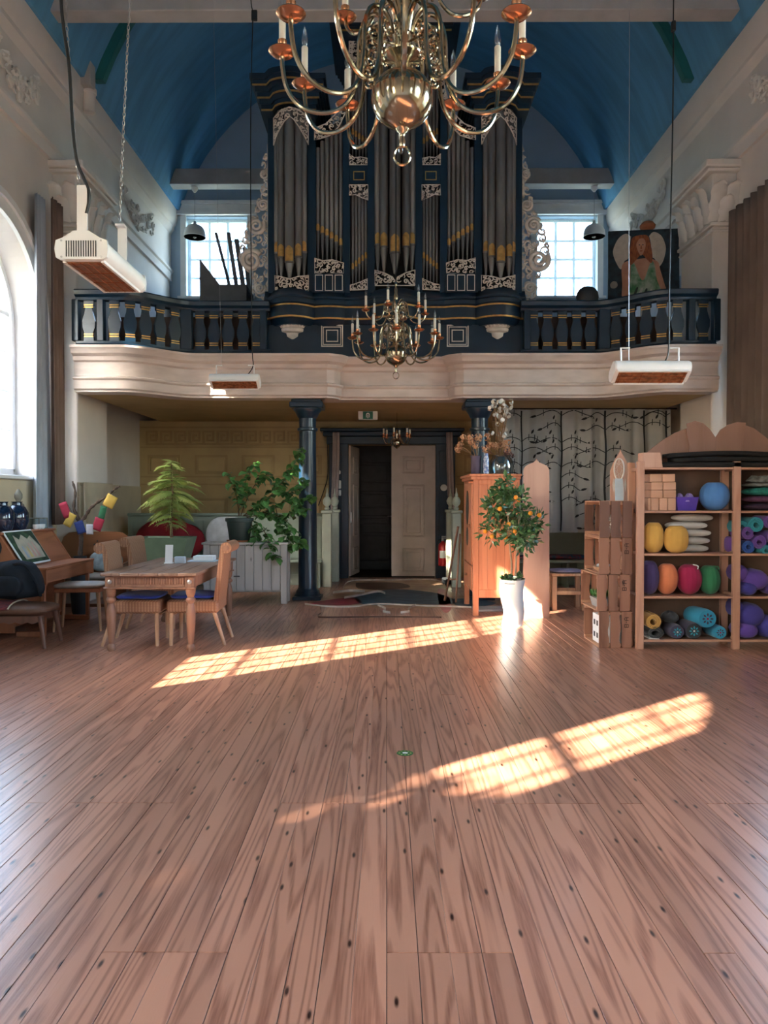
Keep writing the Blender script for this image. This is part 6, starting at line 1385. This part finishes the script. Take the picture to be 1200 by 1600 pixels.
crate((2.04, 7.37, ZC[2]), -.01, 'fruit crate third from the floor, with a bowl of stones inside', True); crate((2.045, 7.37, ZC[3]), 0, 'dark stained topmost fruit crate of the stack', False)
t = thing('white_box', 'white box with dark squares in the bottom crate', 'box', (2.14, 7.62, .013)); MB().bbox(-.06, .16, -.12, .12, 0, .28, .004).build('body', 'paper', t)
for i in range(2):
    for j in range(2): MB().box(-.063, -.06, -.08 + i * .1, -.03 + i * .1, .05 + j * .12, .1 + j * .12).build('dark_square', 'slot_dark', t)
t = thing('succulent_tray', 'small grey tray of green succulents in the second crate', 'potted plant', (2.12, 7.62, .354 + .013))
MB().add([(-.05, -.11, 0), (.07, -.11, 0), (.07, .11, 0), (-.05, .11, 0), (-.07, -.13, .09), (.09, -.13, .09), (.09, .13, .09), (-.07, .13, .09)], [(3, 2, 1, 0), (0, 1, 5, 4), (1, 2, 6, 5), (2, 3, 7, 6), (3, 0, 4, 7), (4, 5, 6, 7)]).build('tray', 'grey_mat', t, 0)
sl2 = MB(); rg = random.Random(2)
for k in range(60): add_leaf(sl2, Vector((rg.uniform(-.05, .07), rg.uniform(-.11, .11), .09)), .09, .013, Vector((rg.uniform(-.8, .8), rg.uniform(-.8, .8), 1)))
sl2.build('succulent_leaves', 'leaf_green', t, 0, kind='stuff')
t = thing('stone_bowl', 'shallow wooden bowl with pale stones in the third crate', 'bowl', (2.14, 7.58, .708 + .013)); MB().lathe([(.05, 0), (.085, .02), (.1, .045), (.09, .045), (.07, .025), (.02, .015)], n=18).build('dish', 'pale_wood', t)
for k in range(5): MB().ball((.045 * math.cos(k * 1.3), .045 * math.sin(k * 1.3), .055), (.025, .022, .018), 10, 6).build('stone', 'paper', t)
t = thing('dried_posy', 'small posy of cream dried flowers in the topmost crate', 'dried flowers', (2.2, 7.6, 1.062 + .013)); MB().lathe([(.03, 0), (.045, .06), (.05, .09), (.04, .09)], n=14).build('cup', 'carving', t)
ps = MB()
for k in range(26): ps.ball((rg.uniform(-.07, .07), rg.uniform(-.07, .07), .13 + rg.uniform(-.03, .07)), .014, 6, 4)
ps.build('blossoms', 'carving', t, 60, kind='stuff')
bdx = PX(985, 7.62)
MB().prism([(-.1, 0), (.1, 0), (.1, 1.72), (.075, 1.80), (.03, 1.88), (.008, 1.92), (0, 1.945), (-.008, 1.92), (-.03, 1.88), (-.075, 1.80), (-.1, 1.72)], -.012, .012).build('pointed_board', 'ply_pink', label='narrow pink plywood board with pointed top behind the crates', cat='board').location = (bdx, 7.97, 0)
t = thing('dreamcatcher', 'cream feathered dreamcatcher hanging in front of the narrow pointed board', 'dreamcatcher', (PX(987, 7.5), 7.92, PZ(745, 7.5)))
MB().tube([(.05 * math.cos(2 * PI * k / 24), 0, .11 * math.sin(2 * PI * k / 24) + .09) for k in range(24)], .008, 6, True).build('hoop', 'carving', t)
wb = MB()
for k in range(8): a = 2 * PI * k / 8; wb.tube([(.05 * math.cos(a), 0, .11 * math.sin(a) + .09), (.02 * math.cos(a + 1), 0, .045 * math.sin(a + 1) + .09), (.05 * math.cos(a + 1.6), 0, .11 * math.sin(a + 1.6) + .09)], .0016, 4)
wb.build('web', 'carving', t, 0, kind='stuff')
for k in range(7):
    x = -.06 + k * .02; z = -.05 - .05 * (k % 3); MB().add([(x, -.01, .0), (x - .012, -.012, z - .02), (x, -.015, z - .10), (x + .012, -.012, z - .02)], [(0, 1, 2, 3)]).build('feather', 'carving', t, 0)
MB().bbox(-.04, .04, -.004, .004, 0, .22, .001, Matrix.Rotation(-.1, 4, 'X')).build('white_card', 'paper_blue', label='pale blue card standing on the topmost crate', cat='card').location = (PX(973, 7.5), 7.62, 1.416)
# ---------------- pine shelving with the yoga things
wood('shelf_pine', (.54, .30, .205), (.40, .19, .12), .45, 2, 12, 4, True, .06)
wood('shelf_pine_x', (.52, .285, .195), (.38, .18, .115), .45, 0, 12, 4, True, .06)
YS = 7.3
sh_ = thing('pine_shelving', 'open pine shelving unit filled with yoga cushions, mats and blocks', 'shelf', (3.3, YS + .15, 0), world=True)
PXS = (2.415, 3.33, 4.245); SZ = [PZ(y, YS) for y in (1000, 932, 865, 798, 730)]
for i, x in enumerate(PXS):
    for y in (YS, YS + .26): MB().bbox(x - .035, x + .035, y, y + .044, 0, 1.79, .004).build('post', 'shelf_pine', sh_)
    for z in (.05, .5, .9, 1.3, 1.7): MB().bbox(x - .012, x + .012, YS + .044, YS + .26, z, z + .03, .003).build('side_rung', 'shelf_pine_x', sh_)
for i in range(2):
    for z in SZ: MB().bbox(PXS[i] + .037, PXS[i + 1] - .037, YS + .004, YS + .30, z - .022, z, .003).build('shelf_board', 'shelf_pine_x', sh_)
# dark plywood backs
mat('ply_brown', (.13, .075, .05), .7, var=.1)
for i in range(2): MB().box(PXS[i] + .036, PXS[i + 1] - .036, YS + .302, YS + .308, SZ[0], SZ[4]).build('back_panel', 'ply_brown', sh_)
Yf = YS + .02
def sx(px): return PX(px, Yf)
def sz(py): return PZ(py, Yf)
def snap(z):
    for s in SZ:
        if abs(z - s) < .022: return s + .001
    return z
wood('block_wood', (.60, .34, .22), (.52, .28, .17), .6, 0, 8, 4, False, .07)
BL = [(1015, 1034.5, 739, 751), (1035, 1055, 739, 751), (1017, 1036, 751.3, 763.4), (1036.6, 1056.6, 751.3, 763.4), (1017, 1036, 763.8, 776), (1036.6, 1056.6, 763.8, 776), (1012.6, 1017, 776.4, 796.4), (1017.6, 1030, 776.4, 796.4), (1030.6, 1043, 776.4, 796.4), (1043.6, 1056.6, 776.4, 796.4)]
z0 = SZ[3]; hb = [0, .122, .197, .272]
for k, (a, b, c, d) in enumerate(BL):
    lay = 3 if k < 2 else 2 if k < 4 else 1 if k < 6 else 0; za = z0 + (.001 if lay == 0 else .122 + .0765 * (lay - 1)); zb = za + (.12 if lay == 0 else .075)
    MB().bbox(sx(a), sx(b) - .001, Yf + .01, Yf + .2, za, zb, .005).build('yoga_block', 'block_wood', label=('upright cork yoga block half hidden behind the shelf post', 'second upright cork yoga block from the shelf post', 'third upright cork yoga block from the shelf post', 'upright cork yoga block touching the purple tub')[k - 6] if lay == 0 else 'flat cork yoga block in the %s row, %s' % (('second', 'third', 'top')[lay - 1], ('on the shelf post side', 'on the purple tub side')[k % 2]), cat='yoga block', group='cork yoga blocks on the top shelf', base=((sx(a) + sx(b)) / 2, Yf + .1, za))
mat('tub_purple', (.10, .05, .42), .4); mat('tub_lilac', (.38, .30, .68), .8, var=.2)
t = thing('purple_tub', 'purple plastic tub with lilac cloths beside the yoga blocks', 'tub', (sx(1074), Yf + .1, SZ[3]))
MB().add([(-.085, -.08, 0), (.085, -.08, 0), (.085, .08, 0), (-.085, .08, 0), (-.105, -.1, .13), (.105, -.1, .13), (.105, .1, .13), (-.105, .1, .13), (-.095, -.09, .13), (.095, -.09, .13), (.095, .09, .13), (-.095, .09, .13), (-.08, -.075, .02), (.08, -.075, .02), (.08, .075, .02), (-.08, .075, .02)], [(3, 2, 1, 0), (0, 1, 5, 4), (1, 2, 6, 5), (2, 3, 7, 6), (3, 0, 4, 7), (4, 5, 9, 8), (5, 6, 10, 9), (6, 7, 11, 10), (7, 4, 8, 11), (8, 9, 13, 12), (9, 10, 14, 13), (10, 11, 15, 14), (11, 8, 12, 15), (12, 13, 14, 15)]).build('bin', 'tub_purple', t, 0)
MB().prism([(-.02, .085), (.02, .085), (.015, .1), (-.015, .1)], -.096, -.09).build('grip_hole', 'tub_lilac', t, 0)
for x, m_ in ((-.045, 0), (.045, 1)): lump((.09, .13, .14), 3 + m_).build('folded_cloth', 'tub_lilac', t).location = (x, 0, .022)
def zafu(px0, px1, py0, py1, m, name, label, cat, yoff=.0, tilt=0, pleats=14, dy=.26, knot=None, group=None, e=.72):
    """round buckwheat cushion with pleated sides; axis towards the room or upright"""
    cx_, w_, h_ = sx((px0 + px1) / 2), (px1 - px0) * Yf / 1200, (py1 - py0) * Yf / 1200; zb = snap(sz(py1))
    t = thing(name, label, cat, (cx_, Yf + dy / 2 + yoff, zb), group=group)
    def fn(u, v):
        th = (v - .5) * PI; a = u * 2 * PI; ct_ = abs(math.cos(th)) ** e; pl = 1 + .018 * math.cos(pleats * a) * ct_
        z = math.sin(th); dz = 1 - (.16 * max(0, 1 - abs(ct_) * 2.2) if z > 0 else 0)
        return (w_ / 2 * ct_ * pl * math.cos(a) + tilt * z * w_ / 2, dy / 2 * ct_ * pl * math.sin(a), h_ / 2 * (1 + math.copysign(abs(z) ** (.8 if e < .8 else 1), z) * dz))
    MB().grid(fn, 56, 18, True).build('cushion_body', m, t, 80)
    def pipe_(zz, k): return [(w_ / 2 * k * math.cos(2 * PI * q / 32) + tilt * (zz - .5) * w_, dy / 2 * k * math.sin(2 * PI * q / 32), h_ * zz) for q in range(32)]
    MB().tube(pipe_(.86, .80 if e < .8 else .69), .004, 5, True).build('seam', m, t)
    if knot: MB().tube(spline([(.02, -.05, h_ * .96), (.05, -.09, h_ * .93), (.04, -.11, h_ * .84)], 5), .006, 5).build('handle_loop', knot, t)
    return t
CL = dict(zafu_blue=(.09, .26, .62), zafu_yellow=(.68, .38, .08), pad_white=(.60, .57, .53), zafu_plum=(.055, .035, .13), zafu_orange=(.75, .22, .09), zafu_crimson=(.36, .008, .07), zafu_green=(.02, .17, .07), bolster_violet=(.12, .06, .34), bolster_indigo=(.055, .045, .28), mat_teal=(.03, .34, .42), mat_purple=(.17, .07, .36), mat_blue=(.02, .09, .38), mat_yellow=(.65, .36, .09), mat_black=(.035, .04, .045), bolster_dark=(.06, .05, .09), bolster_cyan=(.03, .30, .48))
for k, c in CL.items(): mat(k, c, .85, var=.08, scale=5, bump=.15, bscale=160, sheen=.15)
zafu(1102, 1147, 751, 797, 'zafu_blue', 'meditation_cushion', 'sky blue round meditation cushion on the top shelf', 'cushion', e=.8)
zafu(1010, 1041, 815, 864, 'zafu_yellow', 'meditation_cushion', 'yellow meditation cushion touching the shelf post', 'cushion', .0, .02, dy=.17)
zafu(1040.5, 1079, 820, 864, 'zafu_yellow', 'meditation_cushion', 'yellow meditation cushion between the other yellow one and the white pads', 'cushion', -.01, -.02, dy=.13)
zp = [851.5, 839, 827, 815, 803]
for k in range(5):
    x0_ = (1056, 1056, 1054, 1052, 1062)[k]; x1_ = (1118, 1120, 1122, 1116, 1125)[k]; w_ = (x1_ - x0_) * Yf / 1200
    o = pillow((0, 0, .037), (w_, .15, .073), .5, wob=.03, seed=k).build('white_pad', 'pad_white', label=('lowest white sitting pad of the stack behind the yellow cushions', 'second white sitting pad from the bottom of the stack', 'middle white sitting pad of the stack', 'white sitting pad just below the top of the stack', 'topmost white sitting pad of the stack')[k], cat='sitting pad', group='stacked white pads'); o.location = (sx((x0_ + x1_) / 2) + .04 * 0, Yf + .2, SZ[2] + .001 + k * .0745)
zafu(1008, 1036, 876, 932, 'zafu_plum', 'meditation_cushion', 'dark plum meditation cushion in the row above the mat rolls', 'cushion', 0, .0, e=.92)
zafu(1033, 1066, 881, 932, 'zafu_orange', 'meditation_cushion', 'orange meditation cushion between the plum and crimson ones', 'cushion', 0, .03, e=.92)
zafu(1066, 1104, 882, 932, 'zafu_crimson', 'meditation_cushion', 'crimson meditation cushion with a cream loop', 'cushion', 0, 0, knot='pad_white', e=.92)
zafu(1101, 1133, 884, 932, 'zafu_green', 'meditation_cushion', 'dark green meditation cushion next to the crimson one', 'cushion', 0, -.04, knot='zafu_green', e=.92)
def roll(px, py, rpx, m, label, hole=.42, L=.27, rx=1.0, tail=False, name='rolled_mat', group='rolled yoga mats', dyy=0):
    r = rpx * Yf / 1200; t = thing(name, label, 'yoga mat', (sx(px), Yf + L / 2 + dyy, snap(sz(py) - r)), group=group); n = 64; turns = (1 - hole) * r / .013; pts_o = []; pts_i = []
    for k in range(n + 1):
        a = 2 * PI * turns * k / n * 1.0; rr = r * hole + (r - r * hole) * k / n
        pts_o.append((rr * rx * math.cos(a), r + rr * math.sin(a))); pts_i.append(((rr - .009) * rx * math.cos(a), r + (rr - .009) * math.sin(a)))
    nn = int(turns * 18)
    po_, pi2 = [], []
    for k in range(nn + 1):
        a = 2 * PI * turns * k / nn; rr = r * hole + (r - r * hole) * k / nn
        po_.append((rr * rx * math.cos(a), r + rr * math.sin(a))); pi2.append(((rr - .0095) * rx * math.cos(a), r + (rr - .0095) * math.sin(a)))
    MB().ring(po_, pi2, -L / 2, L / 2).build('mat', m, t, 50)
    if tail: MB().prism([(-r * 1.1, .004), (r * .6, 0), (r * .6, .008), (-r * 1.1, .014)], -L / 2 - .01, L / 2).build('mat_end', tail, t)
    return t
roll(1021.5, 971.5, 12.5, 'mat_yellow', 'rolled yellow mat lying on the black one', .45); roll(1025, 990.5, 9.8, 'mat_black', 'rolled black mat with beige lining on the lowest shelf', .5, rx=1.45, tail='pad_white')
def bolster(px, py, rpx, m, end, dot, label, L=.28, yoff=0, dx=0, name='round_bolster', group='bolsters on the lowest shelf'):
    r = rpx * Yf / 1200; t = thing(name, label, 'bolster', (sx(px), Yf + yoff, snap(sz(py) - r)), group=group)
    P = [(0 - dx * q * .02, q * L / 6, r) for q in range(7)]
    MB().tube(P, [r * .93, r, r, r, r, r, r * .9], 24).build('cover', m, t, 60)
    T = Matrix.Translation((0, -.001, r)) @ Matrix.Rotation(PI / 2, 4, 'X')
    e = MB().lathe([(r * .9, 0), (r * .88, .004), (r * .1, .006)], (0, 0, 0), 24, T).build('end_disc', end, t)
    for k in range(8): a = 2 * PI * k / 8; MB().prism([(r * .22 * math.cos(a), r + r * .22 * math.sin(a)), (r * .45 * math.cos(a + .25), r + r * .45 * math.sin(a + .25)), (r * .62 * math.cos(a), r + r * .62 * math.sin(a)), (r * .45 * math.cos(a - .25), r + r * .45 * math.sin(a - .25))], -.009, -.006).build('mandala_petal', dot, e, 0)
    MB().lathe([(r * .13, .006), (r * .12, .009)], (0, 0, 0), 12, T).build('mandala_centre', 'pad_white' if end != 'bolster_cyan' else 'zafu_crimson', e)
    return t
bolster(1059, 987, 11.5, 'bolster_dark', 'bolster_dark', 'mat_teal', 'dark bolster with teal mandala end next to the black mat roll'); bolster(1085, 986, 13, 'bolster_dark', 'mat_black', 'mat_teal', 'grey violet bolster with teal mandala end between dark and cyan bolsters', dx=0)
bolster(1106, 967, 20 * .75, 'bolster_cyan', 'bolster_cyan', 'bolster_dark', 'large cyan bolster with red flower end lying on top of the others', yoff=.0, dx=.4); bolster(1126, 989, 10.5, 'bolster_cyan', 'bolster_cyan', 'bolster_dark', 'small cyan bolster with red flower end against the shelf post')
lump((.16, .2, .1), 9, .1).build('black_cloth', 'mat_black', label='crumpled black cloth behind the mandala bolsters', cat='cloth').location = (sx(1058), Yf + .19, SZ[0] + .14)
# second bay
zafu(1146, 1154, 838, 864, 'mat_purple', 'meditation_cushion', 'purple cushion half hidden behind the middle shelf post', 'cushion', .05, dy=.2)
BK = [('folded_blanket', 'dark patterned folded blanket at the bottom of the blanket pile', 785, 797, 'blk_plum'), ('folded_blanket', 'purple flowered folded blanket above the dark one', 774, 785, 'blk_mauve'), ('folded_blanket', 'teal green folded blanket in the blanket pile', 760, 774, 'blk_teal'), ('folded_blanket', 'grey folded blanket below the coiled straps', 753, 760, 'blk_grey')]
for k, c in dict(blk_plum=(.05, .025, .06), blk_mauve=(.16, .06, .13), blk_teal=(.02, .24, .20), blk_grey=(.24, .26, .25)).items(): mat(k, c, .9, var=.3, scale=22)
z = SZ[3] + .001
for nm, lb, a, b, m_ in BK:
    h_ = (b - a) * Yf / 1200; pillow((0, 0, h_ / 2), (.62, .25, h_), .2, wob=.1, seed=a).build(nm, m_, label=lb, cat='blanket', group='folded blankets').location = (3.78, Yf + .14, z); z += h_
mb = MB()
for k in range(5): mb.tube([(.13 * (1 - .1 * k) * math.cos(q * .4), .08 * math.sin(q * .4), .012 + .011 * k + .006 * math.sin(q)) for q in range(16)], .007, 5, True)
mb.build('coiled_strap', 'blk_grey', label='coil of grey yoga straps on top of the blankets', cat='strap', kind=None).location = (3.62, Yf + .14, z + .002)
RL = [(1158 + 4, 823, 10.5, 'mat_teal', 'teal mat roll behind the upper purple one', .03), (1181, 820, 12.5, 'mat_teal', 'bright teal mat roll on top of the mat heap', 0), (1168, 832.5, 10.5, 'mat_purple', 'purple mat roll below the bright teal one', 0), (1186, 847, 11.5, 'mat_purple', 'purple mat roll in the middle of the mat heap', 0), (1169, 856, 10.5, 'mat_blue', 'blue mat roll on the shelf board under the purple rolls', 0), (1202, 815, 11, 'mat_purple', 'purple mat roll at the top next to the bright teal one', 0), (1207, 838, 11, 'mat_purple', 'purple mat roll beside the middle one', 0), (1197, 860, 9, 'mat_teal', 'teal mat roll on the shelf board next to the blue one', 0), (1218, 858, 10, 'mat_blue', 'blue mat roll further along the shelf board', 0)]
for px, py, r, m_, lb, dd in RL: roll(px, py, r, m_, lb, .4, dyy=dd)
def big_bolster(px, py, rw, rh, m, label, yoff=0):
    w_, h_ = rw * Yf / 1200, rh * Yf / 1200; t = thing('soft_bolster', label, 'bolster', (sx(px), Yf + .13 + yoff, snap(sz(py + rh))), group='soft violet bolsters')
    def fn(u, v):
        th = (v - .5) * PI; a = u * 2 * PI; c = abs(math.cos(th)) ** .55; return (w_ * c * math.cos(a) * (1 + .02 * math.cos(12 * a)), .15 * math.copysign(abs(math.sin(th)) ** .8, math.sin(th)), h_ + h_ * c * math.sin(a) * (1 + .02 * math.cos(12 * a)))
    MB().grid(fn, 48, 16, True).build('cover', m, t, 80)
    MB().tube([(w_ * .82 * math.cos(2 * PI * q / 32), -.105, h_ + h_ * .82 * math.sin(2 * PI * q / 32)) for q in range(32)], .004, 5, True).build('seam', m, t)
big_bolster(1184, 907, 21, 17, 'bolster_violet', 'violet bolster lying on top in the third row of the second bay', -.01); big_bolster(1172, 921, 13, 11.5, 'bolster_indigo', 'indigo bolster lying under the violet one in the third row', -.02); big_bolster(1163, 897, 12, 14, 'bolster_violet', 'violet bolster behind the post in the third row', .03); big_bolster(1214, 918, 16, 14, 'bolster_violet', 'violet bolster further along the third row', 0)
big_bolster(1178, 963, 22, 19, 'bolster_indigo', 'large indigo bolster lying on top in the lowest row', 0); big_bolster(1170, 988, 18, 13, 'bolster_violet', 'violet bolster under the large indigo one', -.02); big_bolster(1206, 982, 17, 18, 'bolster_indigo', 'indigo bolster further along the lowest row', 0); big_bolster(1160, 953, 9, 14, 'bolster_indigo', 'slim indigo bolster behind the post in the lowest row', .05)
# on top of the shelving
TZ = SZ[4]
wood('scallop_ply', (.34, .19, .14), (.28, .15, .10), .6, 2, 8, 3, False, .1)
def scal(pts, y, label):
    q = [(PX(a, y), PZ(b, y)) for a, b in pts]; q = [(x, max(z, TZ)) for x, z in q]; b0 = (sum(x for x, _ in q) / len(q), y, TZ)
    MB().prism(q, y - .01, y + .01).build('scalloped_board', 'scallop_ply', label=label, cat='board', group='scalloped boards on the shelving', base=b0)
yy = YS + .23
scal([(1004, 735), (1004, 713), (1018, 700), (1034, 688), (1052, 677), (1076, 668), (1078, 690), (1076, 735)], yy + .03, 'scalloped brown board sloping down to the dreamcatcher')
scal([(1073, 735), (1076, 700), (1072, 680), (1072, 662), (1084, 658), (1097, 662), (1107, 671), (1116, 684), (1116, 735)], yy, 'scalloped brown board with rounded shoulder falling to the central notch')
scal([(1116.4, 735), (1116.4, 684), (1124, 672), (1136, 664), (1150, 660), (1163, 661), (1160, 690), (1163, 735)], yy, 'scalloped brown board rising from the central notch')
scal([(1160, 735), (1160, 664), (1176, 670), (1192, 682), (1208, 695), (1224, 712), (1224, 735)], yy + .03, 'scalloped brown board sloping down beyond the central notch')
mat('foam_black', (.008, .009, .011), .85, var=.2)
for k, (x0_, x1_, lb) in enumerate(((1036, 1225, 'lowest black foam sheet on top of the shelving'), (1052, 1225, 'middle black foam sheet on top of the shelving'), (1044, 1222, 'uppermost black foam sheet with notched end on the shelving'))):
    a, b = sx(x0_), sx(x1_); MB().grid(lambda u, v: (a + (b - a) * u, YS - .0 + .19 * v, TZ + .026 + .042 * k + .012 * math.sin(u * 3) * k), 14, 3).build('foam_sheet', 'foam_black', label=lb, cat='foam sheet', group='black foam sheets', base=((a + b) / 2, YS + .1, TZ + .042 * k), thick=.041)
MB().prism([(-.09, 0), (.10, 0), (.075, .14), (-.085, .14)], -.08, .08).build('wooden_box', 'ply_pink', label='pink plywood box on the shelving beside the foam sheets', cat='box').location = (sx(1019), YS + .11, TZ)
# ---------------- trees outside the left windows (they shade the sun)
mat('outdoor_leaf', (.06, .13, .03), .7, col2=(.12, .2, .06), scale=3)
def tree(loc, r, hc, n, size, label, seed):
    rg = random.Random(seed); t = thing('garden_tree', label, 'tree', (*loc, -.45), group='garden trees outside'); H = hc + .45
    MB().tube([(0, 0, 0), (.05, 0, H * .5), (0, .05, H)], [.16, .12, .05], 8).build('trunk', 'bark', t)
    for k in range(6):
        a = k * 1.05; MB().tube([(0, 0, H * .55 + .1 * k), (.5 * r[0] * math.cos(a), .5 * r[1] * math.sin(a), H + .2 * k - .4)], [.05, .015], 6).build('bough', 'bark', t)
    f = MB()
    for _ in range(n):
        v = Vector((rg.gauss(0, 1), rg.gauss(0, 1), rg.gauss(0, 1))).normalized() * (rg.random() ** .38); c = Vector((v.x * r[0], v.y * r[1], H + v.z * r[2]))
        u_ = Vector((rg.gauss(0, 1), rg.gauss(0, 1), rg.gauss(0, 1))).normalized(); w_ = u_.orthogonal().normalized(); s = size * rg.uniform(.7, 1.3); f.add([c - u_ * s, c + w_ * s * .5, c + u_ * s, c - w_ * s * .5], [(0, 1, 2, 3)])
    f.build('crown', 'outdoor_leaf', t, 0, kind='stuff')
tree((-8.9, 7.1), (1.3, 1.7, 2.3), 5.0, 8000, .17, 'tall leafy garden tree outside the window by the piano', 1)
tree((-10.9, 3.0), (1.2, 1.45, 1.7), 6.1, 6000, .17, 'lower round garden tree outside the window by the piano', 5)
tree((-8.9, -3.9), (1.2, 1.35, 1.5), 4.6, 2600, .14, 'thin crowned garden tree outside the window behind the camera', 2)

# unseen house added across the lane to cut the low sky light
wood('dark_plank', (.08, .05, .035), (.04, .02, .012), .7, 2, 10, 3, False)
mat('house_brick', (.24, .12, .08), .9, var=.25, scale=14); mat('house_tile', (.20, .09, .055), .8, var=.25, scale=10)
t = thing('sky_blocking_house', 'unseen low brick house with a tiled roof, added outside to cut the sky light', 'house', (-15.5, 3, -.45), world=True)
MB().box(-18, -13, -9, 15, -.45, 3.2).build('wall', 'house_brick', t, 0)
MB().prism([(-18.3, 3.1), (-12.7, 3.1), (-15.5, 6.2)], -9.3, 15.3).build('roof', 'house_tile', t, 0)
for y in (-6, -2, 2, 6, 10): MB().box(-13.02, -12.96, y, y + 1.2, .6, 2.2).build('window', 'white_frame', t, 0)
